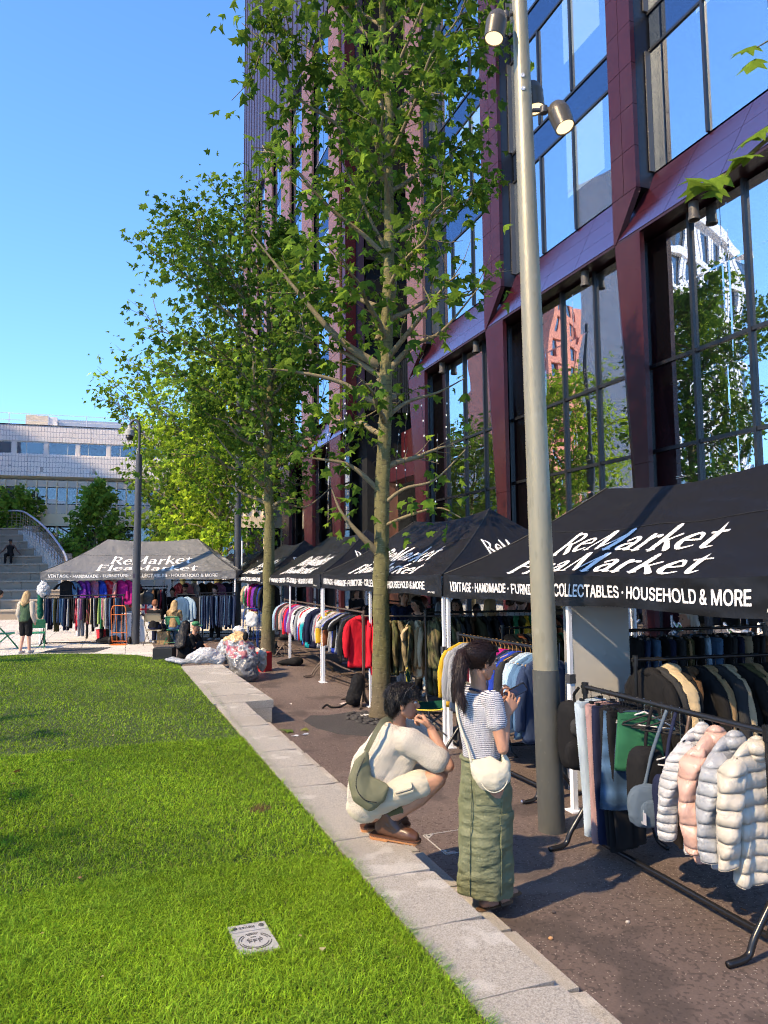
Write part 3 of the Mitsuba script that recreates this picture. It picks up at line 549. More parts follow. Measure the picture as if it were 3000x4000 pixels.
# ================================================================ trees
def leaf_template(full=True):
    if full:   # five-lobed plane leaf lying in xy, stalk at the origin, tip along +y, folded along its middle
        o = [(0, 0), (-.20, .02), (-.50, .10), (-.33, .30), (-.56, .55), (-.24, .56), (0, 1.0), (.24, .56), (.56, .55), (.33, .30), (.50, .10), (.20, .02)]
        v = np.array([(0, .34)] + o, float); z = -.30 * np.abs(v[:, 0]) - .16 * np.maximum(v[:, 1] - .4, 0)
        z[[3, 5, 9, 11]] -= .07; n = len(o)
        return np.column_stack([v, z]), np.array([[0, 1 + i, 1 + (i + 1) % n] for i in range(n)])
    v = np.array([(0, 0, 0), (-.5, .28, -.16), (-.25, .6, -.1), (0, 1, -.12), (.25, .6, -.1), (.5, .28, -.16)]); return v, np.array([[0, 3, 2], [0, 2, 1], [0, 5, 4], [0, 4, 3]])
def leaves(pos, outward, size, r, full=True, tone=(1, 1, 1), bright=.15):
    n = len(pos); tv, tf = leaf_template(full)
    nrm = np.column_stack([r.normal(0, .55, n), r.normal(0, .55, n), r.normal(.55, .45, n)]) + outward * .45
    nrm /= np.linalg.norm(nrm, axis=1, keepdims=True)
    d = outward + r.normal(0, .7, (n, 3)) + np.array([0, 0, -.55]); d -= nrm * (d * nrm).sum(1, keepdims=True); d /= np.linalg.norm(d, axis=1, keepdims=True) + 1e-9
    x = np.cross(d, nrm); sz = size * (.45 + 1.05 * r.random(n))
    v = pos[:, None] + sz[:, None, None] * (tv[None, :, :1] * (x * (.6 + .5 * r.random((n, 1))))[:, None] + tv[None, :, 1:2] * d[:, None] + tv[None, :, 2:] * (nrm * (.4 + 1.4 * r.random((n, 1))))[:, None])
    f = (np.arange(n)[:, None, None] * len(tv) + tf[None]).reshape(-1, 3)
    t = r.random(n)[:, None]; big = meshkit.noise(pos * .9, 4)[:, None]
    c = (np.array([.050, .115, .020]) * (1 - t) + np.array([.130, .205, .026]) * t) * (.65 + .85 * big)
    y = r.random(n) < bright; c[y] = c[y] * 1.35 + np.array([.05, .06, .0])
    c *= np.asarray(tone)
    return v.reshape(-1, 3), f, np.repeat(np.clip(c, 0, .9), len(tv), 0)
TRI = [0]
def tree(name, label, base, h, r0, z0, Rf, nlimb, nleaf, lsize, seed, group=None, kind_limbs='parts', full=True, tone=(1, 1, 1), lean=(0, 0), bias=(0, 0), low=None, bright=.15, dens=None, extra=None, taper=.82, keep=None):
    r = np.random.default_rng(seed); k = thing(name, label, 'tree', group); base = np.asarray(base, float)
    zs = np.linspace(0, h * .97, 16); wob = np.cumsum(r.normal(0, .022, (16, 2)), 0) * (zs / h)[:, None] * 3; wob[0] = 0
    ax = lambda z: base + np.array([np.interp(z, zs, wob[:, 0]) + lean[0] * z, np.interp(z, zs, wob[:, 1]) + lean[1] * z, z])
    rad = lambda z: r0 * (1 - taper * (z / h)) * (1 + .5 * math.exp(-z / .16))
    zz = np.concatenate([[0, .06, .15, .3], np.linspace(.6, h * .97, 30)])
    tv, tf = tube(bez([ax(z) for z in zz], 2), np.interp(np.linspace(0, 1, 2 * (len(zz) - 1) + 1), np.linspace(0, 1, len(zz)), [rad(z) for z in zz]), 18, False)
    tv = tv + (meshkit.fbm(tv * 6, 3, seed)[:, None] - .5) * .05 * np.minimum(1, r0 / .12); add('trunk', (tv, tf), 'm_bark', k, smooth=True)
    allp, allo, limbs = [], [], []
    for i in range(nlimb):
        t = (i + r.random()) / nlimb; z = z0 + (h * .96 - z0) * t ** .92; az = i * 2.39996 + r.normal(0, .35); L = Rf(z) * (.8 + .35 * r.random())
        dxy = np.array([math.cos(az), math.sin(az)]); L *= 1 + np.dot(dxy, bias)
        up = .50 + .75 * t + r.normal(0, .12); st = ax(z)
        p = [st + np.array([dxy[0] * L * q, dxy[1] * L * q, L * (up * q - .22 * q * q * (1 - t))]) + r.normal(0, .05 * L * q, 3) for q in np.linspace(0, 1, 6)]
        cur = bez(p, 3); rr = np.interp(np.linspace(0, 1, len(cur)), [0, 1], [max(.014, rad(z) * .52), .008]); ms = [tube(cur, rr, 7)]
        tw = 3 + int(L * 3.4)
        for j in range(tw):
            q = .22 + .78 * (j + r.random()) / tw; b = cur[int(q * (len(cur) - 1))]; dirn = (cur[-1] - cur[0]) / L + r.normal(0, .62, 3) + np.array([0, 0, .15]); dirn /= np.linalg.norm(dirn)
            l2 = L * (.22 + .22 * r.random()); e = b + dirn * l2; m = (b + e) / 2 + r.normal(0, .06 * l2, 3)
            c2 = bez([b, m, e], 3); ms.append(tube(c2, np.linspace(.011, .004, len(c2)) * (1 + .25 * (L > 2)), 4, False))
            w = (1.0 if dens is None else dens(e[2] - base[2]))
            nl = r.poisson(w * 10)
            q2 = r.random(nl) ** .7; pp = b + (e - b) * q2[:, None] + r.normal(0, .11 + .05 * L, (nl, 3)); allp.append(pp); o = pp - ax(min(e[2] - base[2], h)); o[:, 2] *= .5; allo.append(o / (np.linalg.norm(o, axis=1, keepdims=True) + 1e-6))
        if kind_limbs == 'parts': add('limb', cat(ms), 'm_branch', k, smooth=True)
        else: limbs += ms
    for (pts, rr, nl, sp) in (extra or []):
        c2 = bez([np.asarray(q, float) for q in pts], 5); add('limb', tube(c2, np.linspace(rr, .007, len(c2)), 8), 'm_branch', k, smooth=True)
        if nl:
            q2 = .35 + .65 * r.random(nl); pp = c2[(q2 * (len(c2) - 1)).astype(int)] + r.normal(0, sp, (nl, 3)); allp.append(pp); o = pp - c2[0]; allo.append(o / (np.linalg.norm(o, axis=1, keepdims=True) + 1e-6))
    if limbs: add('limbs', cat(limbs), 'm_branch', k, smooth=True, kind='stuff')
    pos, out = np.vstack(allp), np.vstack(allo)
    if keep is not None: q = r.random(len(pos)) < keep(pos - base); pos, out = pos[q], out[q]
    idx = r.permutation(len(pos))[:nleaf] if len(pos) > nleaf else np.arange(len(pos))
    if len(pos) < nleaf:
        ex = r.integers(0, len(pos), nleaf - len(pos)); pos = np.vstack([pos, pos[ex] + r.normal(0, .16, (len(ex), 3))]); out = np.vstack([out, out[ex]]); idx = np.arange(len(pos))
    v, f, c = leaves(pos[idx], out[idx], lsize, r, full, tone, bright); add('crown', (v, f), 'm_leaf', k, color=c, kind='stuff'); TRI[0] += len(f)
    return k
ROW = 'plane trees standing in a row along the market pavement'
g1 = lambda z: np.interp(z, [2, 4.4, 6, 8.5, 11, 12.6], [1.1, 1.4, 1.75, 1.9, 1.8, .9])
T1B = P(9.84, 3.71)
def at1(x, y, z): return T1B + np.array([x, y, z])
ext = [([at1(0, 0, 2.35), at1(-.25, -.1, 2.6), at1(-.55, -.12, 2.95), at1(-.72, -.1, 3.35)], .062, 14, .16),
       ([at1(0, 0, 3.3), at1(-.4, -.1, 3.65), at1(-.8, -.15, 3.75), at1(-1.35, -.2, 3.8)], .045, 26, .15),
       ([at1(0, 0, 3.05), at1(.35, -.2, 3.3), at1(.8, -.3, 3.42), at1(1.25, -.35, 3.85)], .035, 34, .17),
       ([at1(0, 0, 2.75), at1(.4, -.25, 2.9), at1(.85, -.4, 3.0), at1(1.15, -.5, 2.85)], .03, 46, .2),
       ([at1(0, 0, 4.95), at1(.5, -.15, 5.45), at1(.95, -.25, 5.65), at1(1.55, -.3, 6.35)], .06, 16, .2),
       ([at1(0, 0, 4.3), at1(.4, .1, 4.65), at1(.9, .05, 4.8), at1(1.3, 0, 5.0)], .04, 14, .16),
       ([at1(0, 0, 5.2), at1(-.6, -.1, 5.6), at1(-1.2, -.15, 6.3), at1(-1.9, -.2, 7.2)], .075, 60, .3),
       ([at1(0, 0, 4.6), at1(-.6, -.05, 4.95), at1(-1.3, -.1, 5.1), at1(-1.75, -.1, 5.15)], .05, 10, .16),
       ([at1(0, 0, 5.6), at1(.25, .05, 6.6), at1(-.15, 0, 7.6), at1(-.75, 0, 8.9)], .06, 60, .35)]
tree('plane_tree', 'tall plane tree wrapped in fairy light cable, its mossy trunk right behind the squatting person', T1B, 12.8, .135, 3.6, g1, 36, 5600, .158, 11, ROW, dens=lambda z: np.interp(z, [2, 4, 5.2, 6.8, 9], [.25, .3, .55, 1.15, 1.7]), bias=(-.05, .05), extra=ext, bright=.2, taper=.75, keep=lambda p: np.where((p[:, 0] > .35) & (p[:, 2] < 8), .42, 1.0))
g2 = lambda z: np.interp(z, [3, 5, 8, 9.8, 11.6], [1.2, 1.8, 2.25, 1.6, .4])
tree('plane_tree', 'second plane tree along the pavement, its trunk beside the red cardboard box', P(18.18, 3.77), 11.4, .17, 3.6, g2, 42, 8800, .155, 12, ROW, dens=lambda z: np.interp(z, [3, 5, 7], [.4, .8, 1.3]), bias=(-.38, 0), bright=.12, extra=[([P(18.18, 3.77, 3.7), P(18.0, 4.2, 3.85), P(17.8, 4.7, 3.8), P(17.6, 5.3, 4.3)], .05, 8, .2), ([P(18.18, 3.77, 4.2), P(18.1, 3.2, 4.7), P(18.1, 2.7, 5.2), P(18.2, 2.0, 6.2)], .05, 40, .3), ([P(18.18, 3.77, 4.6), P(18.1, 4.4, 5.3), P(18.0, 4.9, 6.0), P(18.0, 5.3, 7.2)], .06, 40, .3)])
g3 = lambda z: np.interp(z, [2.5, 4, 6.5, 8.5, 10], [1.8, 2.6, 2.9, 1.9, .4])
tree('plane_tree', 'bushy yellow-green plane tree behind the dark lamp column, third in the row', P(26.6, 3.6), 9.6, .16, 2.6, g3, 36, 11000, .16, 13, ROW, 'stuff', bias=(-.12, -.1), bright=.5, tone=(2.1, 1.8, 1.2))
tree('plane_tree', 'plane tree fourth along the pavement, nearest the pale offices', P(35, 3.2), 8.6, .16, 2.6, g3, 28, 5500, .22, 14, ROW, 'stuff', bias=(-.2, 0), tone=(1.15, 1.1, 1), full=False)
# the tree that stands just out of frame at the right; one branch of it hangs into view
g0 = lambda z: np.interp(z, [4.5, 6, 9, 11.5], [.6, 1.1, 1.3, .5])
B0 = P(1.45, 3.75)
t0 = tree('plane_tree', 'near-end plane tree with one leafy twig reaching over the nearest stall', B0, 11.8, .14, 5.2, g0, 14, 1500, .19, 15, ROW, 'stuff')
mat('twig', base_color=rgb(.10, .09, .03), roughness=.8)
TW = [aty_ for aty_ in ([2.92, 4.35, 5.15], [2.75, 4.7, 5.12], [2.55, 5.0, 5.0], [2.37, 5.05, 4.93])]
add('twig', tube(bez([P(1.45, 3.75, 4.9), *TW], 5), np.linspace(.03, .004, 21), 6), 'm_twig', t0, smooth=True)
rr = np.random.default_rng(5); tv, tf = leaf_template(True)
for i, (x, y, z, s_) in enumerate([(2.55, 5.0, 5.0, .26), (2.42, 5.02, 4.96, .27), (2.36, 5.0, 4.86, .25), (2.60, 4.95, 5.06, .24), (2.5, 4.98, 4.88, .2), (2.68, 4.85, 5.2, .22), (2.66, 4.8, 5.02, .23), (2.72, 4.75, 5.2, .2), (2.75, 4.9, 5.92, .22), (2.72, 4.85, 5.78, .2)]):
    n_ = np.array([rr.normal(-.2, .3), rr.normal(-.45, .3), .75]); n_ /= np.linalg.norm(n_); d_ = np.array([rr.normal(-.6, .4), rr.normal(0, .4), -.35]); d_ -= n_ * (n_ @ d_); d_ /= np.linalg.norm(d_)
    v = np.array([x, y, z]) + s_ * (tv[:, :1] * np.cross(d_, n_) + tv[:, 1:2] * d_ + tv[:, 2:] * n_); add('leaf', (v, tf), 'm_leaf', t0, color=np.array([.15, .24, .03]) * RU(.85, 1.15))
add('twig', tube(bez([P(1.45, 3.75, 5.5), np.array([2.9, 4.4, 5.8]), np.array([2.74, 4.88, 5.88])], 5), np.linspace(.02, .004, 11), 6), 'm_twig', t0, smooth=True)
# smaller trees in front of the offices
gs = lambda z: np.interp(z, [2, 3.4, 5.4, 7.5, 9], [2.3, 2.6, 2.0, 1.0, .2])
tree('broadleaf_tree', 'conical dark green tree behind the frontal stall, before the pale offices', (-17.9, 44, 1.0), 7.0, .12, .8, lambda z: np.interp(z, [.8, 2.2, 4.5, 7], [1.9, 1.9, 1.0, .1]), 30, 3400, .30, 21, 'small trees before the pale office building', 'stuff', full=False, tone=(1.5, 1.45, 1.4), bright=.12)
tree('broadleaf_tree', 'smaller dark green tree rising behind the curved railing of the seating steps', (-24.1, 46, 1.4), 5.4, .12, 2.2, lambda z: .62 * gs(z + 1), 24, 2200, .30, 22, 'small trees before the pale office building', 'stuff', full=False, tone=(1.5, 1.45, 1.4), bright=.12)
tree('broadleaf_tree', 'broad dark tree between the slim camera column and the third plane tree', (-11.2, 42, 0), 7.4, .14, 2.0, lambda z: .85 * gs(z), 28, 2600, .30, 23, 'small trees before the pale office building', 'stuff', full=False, tone=(.75, .85, .9), bright=.03)
# trees on the far side of the lawn, out of the frame, whose shade lies across the grass
for i, (x, y, hh) in enumerate([(-8.4, 1.0, 5.6), (-10.2, 3.9, 6.2), (-12.4, 6.6, 6.2), (-14.0, 11.0, 7.0), (-8.6, -1.8, 6.0)]):
    tree('plane_tree', ['plane tree beyond the lawn, shading the grass by the inspection cover', 'plane tree beyond the lawn, shading the middle of the grass', 'plane tree beyond the lawn, shading the strip past the middle', 'plane tree beyond the lawn, shading the far end of the grass', 'plane tree beyond the lawn, nearest the viewer'][i], (x, y, LZ), hh, .13, 2.6, lambda z: np.interp(z, [2.5, 4, 7, 9.5], [.6, .9, .9, .3]), 16, 700, .2, 40 + i, 'plane trees across the lawn', 'stuff', full=False)
# fairy light cable wound on the first tree
fl = thing('fairy_light_cable', 'thin black fairy light cable wound round the nearest plane tree', 'fairy lights')
mat('cable', base_color=rgb(.012, .012, .012), roughness=.5)
th = np.linspace(0, 2 * math.pi * 26, 520); hz = np.linspace(2.2, 8.2, 520); add('cable', tube(np.column_stack([T1B[0] + (.125 - .008 * hz) * np.cos(th), T1B[1] + (.125 - .008 * hz) * np.sin(th), hz]), .006, 4), 'm_cable', fl, smooth=True)
for i, (x, y, z, l) in enumerate([(-.45, -.12, 4.9, 1.35), (-.5, -.1, 4.9, .9), (.42, -.2, 4.5, 1.1), (.62, -.25, 4.6, .9), (.85, -.3, 4.1, 1.2), (.3, -.15, 4.2, 1.0), (-.75, -.1, 4.2, .8), (1.0, -.3, 4.6, .7)]):
    pts = bez([at1(x, y, z), at1(x + RU(-.05, .05), y, z - l * .5), at1(x + RU(-.06, .06), y + RU(-.04, .04), z - l)], 6); add('strand', tube(pts, .004, 4), 'm_cable', fl, smooth=True)
    add('bulb', cat([ell(pts[j], .011, .011, .017, sub=1) for j in range(1, len(pts), 3)]), 'm_print_white', fl, smooth=True, kind='stuff')
# ================================================================ lettering
def vs(pts, ws):
    c = [Point(*p).buffer(w, 5) for p, w in zip(pts, ws)]; return unary_union([unary_union([a, b]).convex_hull for a, b in zip(c[:-1], c[1:])])
def arcp(pts, n=6): return [tuple(p) for p in bez(np.column_stack([np.asarray(pts, float), np.zeros(len(pts))]), n)[:, :2]]
def st(pts, ws, n=5):
    q = arcp(pts, n); return vs(q, np.interp(np.linspace(0, len(pts) - 1, len(q)), range(len(pts)), ws))
def serif(x, y, w=.15, h=.035): return sbox(x - w, y - (0 if y < .5 else h), x + w, y + (h if y < .5 else 0))
GL = {
 'R': ([vs([(.16, .02), (.16, .5), (.16, .98)], [.095, .08, .095]), serif(.16, 0, .17), st([(.16, .96), (.45, .96), (.62, .75), (.46, .52), (.18, .5)], [.03, .035, .09, .04, .028]), vs([(.36, .52), (.52, .3), (.76, .03)], [.05, .085, .095])], .84),
 'e': ([vs([(.10, .37), (.58, .40)], [.026, .03]), st([(.58, .40), (.50, .58), (.34, .65), (.13, .48), (.11, .24), (.30, .03), (.60, .14)], [.035, .05, .035, .085, .09, .045, .022])], .68),
 'M': ([vs([(.10, .0), (.17, .97)], [.03, .035]), serif(.10, 0, .11), vs([(.19, .97), (.52, .06)], [.10, .07]), vs([(.52, .05), (.86, .97)], [.025, .035]), vs([(.86, .98), (.90, .02)], [.095, .09]), serif(.91, 0, .16)], 1.12),
 'a': ([st([(.12, .50), (.29, .64), (.46, .48), (.46, .06)], [.055, .035, .08, .08]), st([(.44, .38), (.22, .33), (.11, .17), (.22, .02), (.44, .14)], [.025, .045, .085, .04, .025]), vs([(.47, .05), (.62, .03)], [.06, .022])], .68),
 'r': ([vs([(.15, .02), (.15, .64)], [.085, .08]), serif(.15, 0, .15), st([(.17, .40), (.30, .60), (.42, .60)], [.025, .035, .07])], .52),
 'k': ([vs([(.15, .02), (.15, 1.0)], [.085, .075]), serif(.15, 0, .14), vs([(.18, .30), (.54, .65)], [.028, .035]), vs([(.28, .42), (.62, .03)], [.05, .09])], .70),
 't': ([vs([(.22, .92), (.22, .6)], [.01, .07]), st([(.22, .62), (.22, .18), (.30, .03), (.48, .10)], [.08, .085, .05, .02]), vs([(.02, .63), (.45, .65)], [.025, .032])], .54),
 'F': ([vs([(.16, .02), (.16, .98)], [.095, .09]), serif(.16, 0, .17), vs([(.16, .955), (.62, .955)], [.04, .045]), vs([(.63, .96), (.66, .74)], [.045, .02]), vs([(.18, .52), (.5, .52)], [.03, .035]), vs([(.52, .62), (.52, .42)], [.018, .018])], .74),
 'l': ([vs([(.15, .02), (.15, 1.0)], [.085, .075]), serif(.15, 0, .14)], .34)}
GL = {k: (unary_union(a).simplify(.008), b) for k, (a, b) in GL.items()}
def word(t):
    x, out = 0, []
    for ch in t: g, w = GL[ch]; out.append(affinity.translate(g, x, 0)); x += w
    return unary_union(out), x
def word_mesh(t, height, width):
    g, w = word(t); m = poly_prism(g, 0, 1); v = np.array(m[0]); v[:, 0] *= width / w; v[:, 1] *= height; return v, m[1]
VTXT = meshkit.text_mesh('VINTAGE \u00b7 HANDMADE \u00b7 FURNITURE \u00b7 COLLECTABLES \u00b7 HOUSEHOLD & MORE', 1.0, .01, True)
VT_v = np.array(VTXT.vertices); VT_w = VT_v[:, 0].max()
_parts = sorted(VTXT.split(only_watertight=False), key=lambda m: m.vertices[:, 0].min()); WORDS, _end = [], -9
for _m in _parts:   # letters into words, at the wide gaps
    if _m.vertices[:, 0].min() - _end > .20: WORDS.append([])
    WORDS[-1].append(_m); _end = max(_end, _m.vertices[:, 0].max())
WORDS = [cat(w) for w in WORDS]
AH = meshkit.text_mesh('APPLY HERE', .022, .002, True)
def refine_text(m, L):   # shorter edges so that lettering follows the cloth
    v, f = trimesh.remesh.subdivide_to_size(np.asarray(m[0]), np.asarray(m[1]), L, max_iter=6); return v, f
# ================================================================ pop-up stalls
def tent(label, O, ex, ey, L, D, zb, ze, zr, inset, cloth, seed, legs=(0, .5, 1), endtext=True, corner=''):
    k = thing('market_tent', label, 'market tent', 'black pop-up market tents'); O = np.asarray(O, float); r = np.random.default_rng(seed); ph = r.random(8) * 6.28
    def roof(side):   # side 0 front, 1 back, 2 left end, 3 right end
        def f(u, v, off=0.0):
            u, v = np.asarray(u, float), np.asarray(v, float)
            if side < 2:
                x = (u * L) * (1 - v) + (inset + u * (L - 2 * inset)) * v; y = v * D / 2; y = y if side == 0 else D - y
            else:
                y = (u * D) * (1 - v) + (D / 2) * v; x = v * inset; x = x if side == 2 else L - x
            sag = -.035 * np.sin(np.pi * v) - .085 * np.sin(np.pi * u) * v * (side < 2) - .03 * (np.abs(np.sin(2 * np.pi * u)) if side < 2 else np.sin(np.pi * u)) * (1 - v)
            wr = .016 * np.sin(9 * u + ph[0] + 5 * v) * np.sin(6 * v + ph[1]) + .010 * np.sin(23 * u * (1 + .2 * side) + 11 * v + ph[2]) * (1 - .5 * v)
            wr = wr + .018 * np.sin(31 * u + ph[6] + 2.5 * np.sin(3 * v + ph[7])) * np.exp(-5 * v) + .014 * np.sin(14 * v + 9 * u + ph[5]) * np.exp(-7 * np.minimum(u, 1 - u))
            z = ze + (zr - ze) * (v * .86 + .14 * v * v) + sag + wr * np.minimum(1, 8 * np.minimum(v, 1 - v) + .0) * np.minimum(1, 10 * np.minimum(u, 1 - u))
            return O + x[..., None] * ex + y[..., None] * ey + (z + off)[..., None] * Z
        return f
    names = ('front_slope', 'back_slope', 'end_slope', 'end_slope')
    for sd in range(4): m, uv = grid(roof(sd), 72 if sd < 2 else 30, 20); add(names[sd], m, cloth, k, smooth=True, uv=uv)
    add('seam', tube(np.vstack([roof(0)(np.linspace(0, 1, 40), np.full(40, .58), .003)]), .004, 4), 'm_rubber', k)
    for a in (0, 1): add('hip_seam', tube(np.vstack([roof(0)(np.full(12, float(a)), np.linspace(0, 1, 12), .004)]), .009, 5), 'm_rubber', k)
    def val(p, dx, n_, Lx, out):
        def f(u, v):
            w = .017 * np.sin(6 * u * Lx + ph[3] + 1.5 * np.sin(1.7 * u * Lx)) * v + .008 * np.sin(17 * u * Lx + ph[4] + 3 * v) * v; zt = ze + .004 - .03 * np.abs(np.sin(2 * np.pi * u)) * (Lx > 4)
            zz = zt + (zb + .012 * np.sin(3.3 * u * Lx + ph[5]) - zt) * v
            return p + (u * Lx)[..., None] * dx + (.012 + w)[..., None] * out + zz[..., None] * Z
        return f
    vf = val(O, ex, 0, L, -ey)
    for nm, q in (('valance', vf), ('valance', val(O + ey * D, ex, 0, L, ey)), ('valance', val(O, ey, 0, D, -ex)), ('valance', val(O + ex * L, ey, 0, D, ex))):
        m, uv = grid(q, 50, 6); add(nm, m, cloth, k, smooth=True)
    # print
    hgt = ze - zb; ch = .385 * hgt
    for wv_, wf_ in WORDS:
      tv = wv_.copy(); tv[:, 0] = .038 + tv[:, 0] / VT_w * .868; tv[:, 1] = .50 - (tv[:, 1] - .5) * ch / hgt
      m = vf(tv[:, 0], tv[:, 1]) - ey * (.004 + .003 * (tv[:, 2:] > .005)); add('valance_word', (m, wf_), 'm_print_white', k)
    av = np.array(AH.vertices); add('small_lettering', (vf(.925 + av[:, 0] / L, .84 - av[:, 1] / hgt) - ey * .006, AH.faces), 'm_print_white', k)
    F = roof(0); sl_ = math.hypot(D / 2, zr - ze)
    for t, v0, vh, u0, u1 in (('ReMarket', .30, .245, .325, .755), ('FleaMarket', .045, .20, .275, .80)):
        wv, wf = refine_text(word_mesh(t, 1, 5), .5); v = v0 + wv[:, 1] * vh; xx = (u0 + wv[:, 0] / 5 * (u1 - u0)) * L
        u = (xx - inset * v) / (L - 2 * inset * v); add('roof_lettering', (F(u, v, .009 + .002 * wv[:, 2]), wf), 'm_print_white', k)
    if endtext:
        E = roof(3)
        for t, v0, vh, w0 in (('ReMarket', .34, .2, 1.0), ('FleaMarket', .1, .18, 1.25)):
            wv, wf = refine_text(word_mesh(t, 1, 5), .5); v = v0 + wv[:, 1] * vh; yy = D / 2 + (wv[:, 0] / 5 - .5) * w0; u = (yy - D / 2 * v) / (D * (1 - v)); add('roof_lettering', (E(u, v, .009 + .002 * wv[:, 2]), wf), 'm_print_white', k)
    for y in (0, D):
        for q in legs:
            x = .03 + (L - .06) * q; p = O + ex * x + ey * (y + (.03 if y == 0 else -.03)); B = lambda a, z0, z1: boxf(p, ex, ey, -a, a, -a, a, z0, z1)
            add('leg', B(.024, 0, 1.15), 'm_white_paint', k); add('leg_upper', B(.018, 1.15, ze - .02), 'm_white_paint', k); add('foot_plate', B(.06, 0, .012), 'm_white_paint', k); add('slide_clip', B(.032, 1.10, 1.18), 'm_dark_steel', k)
        for a in range(3):
            xa, xb = L * a / 3 + .03, L * (a + 1) / 3 - .03; p = O + ey * (y + (.05 if y == 0 else -.05))
            add('truss_bar', tube([p + ex * xa + Z * (zb + .02), p + ex * xb + Z * (ze - .05)], .012, 5), 'm_tent_steel', k); add('truss_bar', tube([p + ex * xb + Z * (zb + .02), p + ex * xa + Z * (ze - .05)], .012, 5), 'm_tent_steel', k)
    return k
BD = [(2.92, 7.86), (7.93, 13.30), (13.35, 18.68), (18.73, 24.0), (24.05, 29.4), (29.45, 34.8)]
TL_ = ['nearest black market tent, standing behind the steel lamp post', 'black market tent, second along the row, behind the tall tree trunk', 'black market tent, third along the row, over the multicoloured jackets', 'black market tent, fourth along the row, beside the second tree', 'black market tent fifth along the row, behind the dark lamp column', 'farthest black market tent at the end of the row']
for i, (a, b) in enumerate(BD): tent(TL_[i], P(b, 3.8), -U, N, b - a, 2.85, 1.79, 2.06, 3.02, 1.3, 'm_nylon', 60 + i)
fx = np.array([math.cos(math.radians(-2)), -math.sin(math.radians(-2)), 0]); fy = np.array([-fx[1], fx[0], 0])
tent('faded black market tent facing the lawn beside the seating steps', (-10.55, 21.85, 0), fx, fy, 5.95, 2.9, 1.92, 2.18, 3.24, 1.5, 'm_nylon_grey', 71)
k = thing('side_panel', 'plain grey fabric side panel under the nearest tent, half lit', 'panel'); pd = (P(5.55, 4.62) - P(5.78, 4.05)); pl = np.linalg.norm(pd); pd /= pl; pn = np.array([-pd[1], pd[0], 0])
add('sheet', boxf(P(5.78, 4.05), pd, pn, 0, pl, 0, .02, .05, 2.0), 'm_panel_grey', k); add('cord', tube([P(5.74, 4.10, 2.0) - N * .05, P(5.73, 4.14, .3) - N * .05], .004, 5), 'm_white_paint', k)
# ================================================================ lamp posts
scene['m_lens'] = {'type': 'diffuse', 'reflectance': rgb(.6, .55, .45)}
def axis_frame(d):
    d = np.asarray(d, float); d /= np.linalg.norm(d); a = np.cross(d, [0, 0, 1.0] if abs(d[2]) < .9 else [1.0, 0, 0]); a /= np.linalg.norm(a); return np.column_stack([a, np.cross(d, a), d])
def spot(parent, c, aim, post, size=1.0, lit=True):   # a drum lamp with a domed back on a jointed arm
    prof = [(.0, -.15), (.03, -.148), (.062, -.132), (.084, -.10), (.094, -.05), (.096, -.046), (.096, -.040), (.094, -.036), (.091, .04), (.086, .11), (.086, .125), (.079, .125), (.077, .105), (0, .105)]
    R = axis_frame(aim); m = lathe([(a * size, b * size) for a, b in prof], 28); h = add('spotlight', xf(m, R, c), 'm_lamp_bronze', parent, smooth=35)
    g = np.arange(25) * 2 * np.pi / 24; disc = lathe([(0, .112), (.076, .112), (.076, .1155), (0, .1155)], 24); kk = dict(emitter={'type': 'area', 'radiance': rgb(.30, .215, .115)}) if lit else {}
    add('lens', xf((disc[0] * size, disc[1]), R, c), 'm_lens', h, smooth=30, **kk)
    back = np.asarray(c) - R[:, 2] * .085 * size; e = np.asarray(post, float); mid = back * .45 + e * .55
    add('arm', tube([back, mid], .026 * size, 10), 'm_lamp_bronze', h, smooth=40); add('arm', tube([mid, e], .018 * size, 10), 'm_dark_steel', h, smooth=40); add('clamp', tube([mid - Z * .03, mid + Z * .03], .034 * size, 10), 'm_dark_steel', h, smooth=40)
pk = thing('lamp_post', 'tall tapering weathered steel lamp post with three lit spotlights and a dark painted base', 'lamp post', 'steel lamp posts')
PB = np.array([1.338, 5.95, 0]); lathe_at = lambda pr, o, n=32: lathe(pr, n, o)
lean_ = lambda m: (np.column_stack([m[0][:, 0] - .012 * m[0][:, 2], m[0][:, 1], m[0][:, 2]]), m[1])
add('base', lean_(lathe_at([(.108, 0), (.108, 1.283), (.104, 1.285)], PB, 40)), 'm_post_paint', pk, smooth=40)
add('shaft', lean_(lathe_at([(.102, 1.284), (.098, 2.2), (.090, 4.0), (.080, 5.6), (.066, 7.2), (.055, 9.0), (.05, 9.4), (0, 9.42)], PB, 40)), 'm_post_steel', pk, smooth=40)
for z in (6.30, 6.42): add('fixing_bolt', xf(lathe([(0, 0), (.02, 0), (.02, .008), (.008, .01), (0, .006)], 14), axis_frame([-.15, -1, 0]), PB + np.array([-.012 - .012 * z, -.072, z])), 'm_tent_steel', pk, smooth=30)
add('spur', tube([PB + np.array([.09, -.02, 1.3]), PB + np.array([.1, -.02, 1.5])], .006, 5), 'm_dark_steel', pk)
spot(pk, (1.02, 5.86, 6.86), (-.18, -.10, -1), (1.19, 5.95, 7.06)); spot(pk, (1.385, 6.10, 6.37), (.10, -.12, -1), (1.28, 6.0, 6.50)); spot(pk, (1.575, 5.90, 6.05), (.25, -.25, -1), (1.34, 5.94, 6.14))
p2 = thing('lamp_post', 'dark slender lamp post between the two groups of tents', 'lamp post', 'steel lamp posts'); o2 = np.array([-4.84, 23.44, 0])
add('base', lathe_at([(.125, 0), (.125, 2.6), (.118, 2.61)], o2), 'm_dark_steel', p2, smooth=40); add('shaft', lathe_at([(.116, 2.61), (.10, 6), (.075, 12.2), (0, 12.22)], o2), 'm_dark_steel', p2, smooth=40)
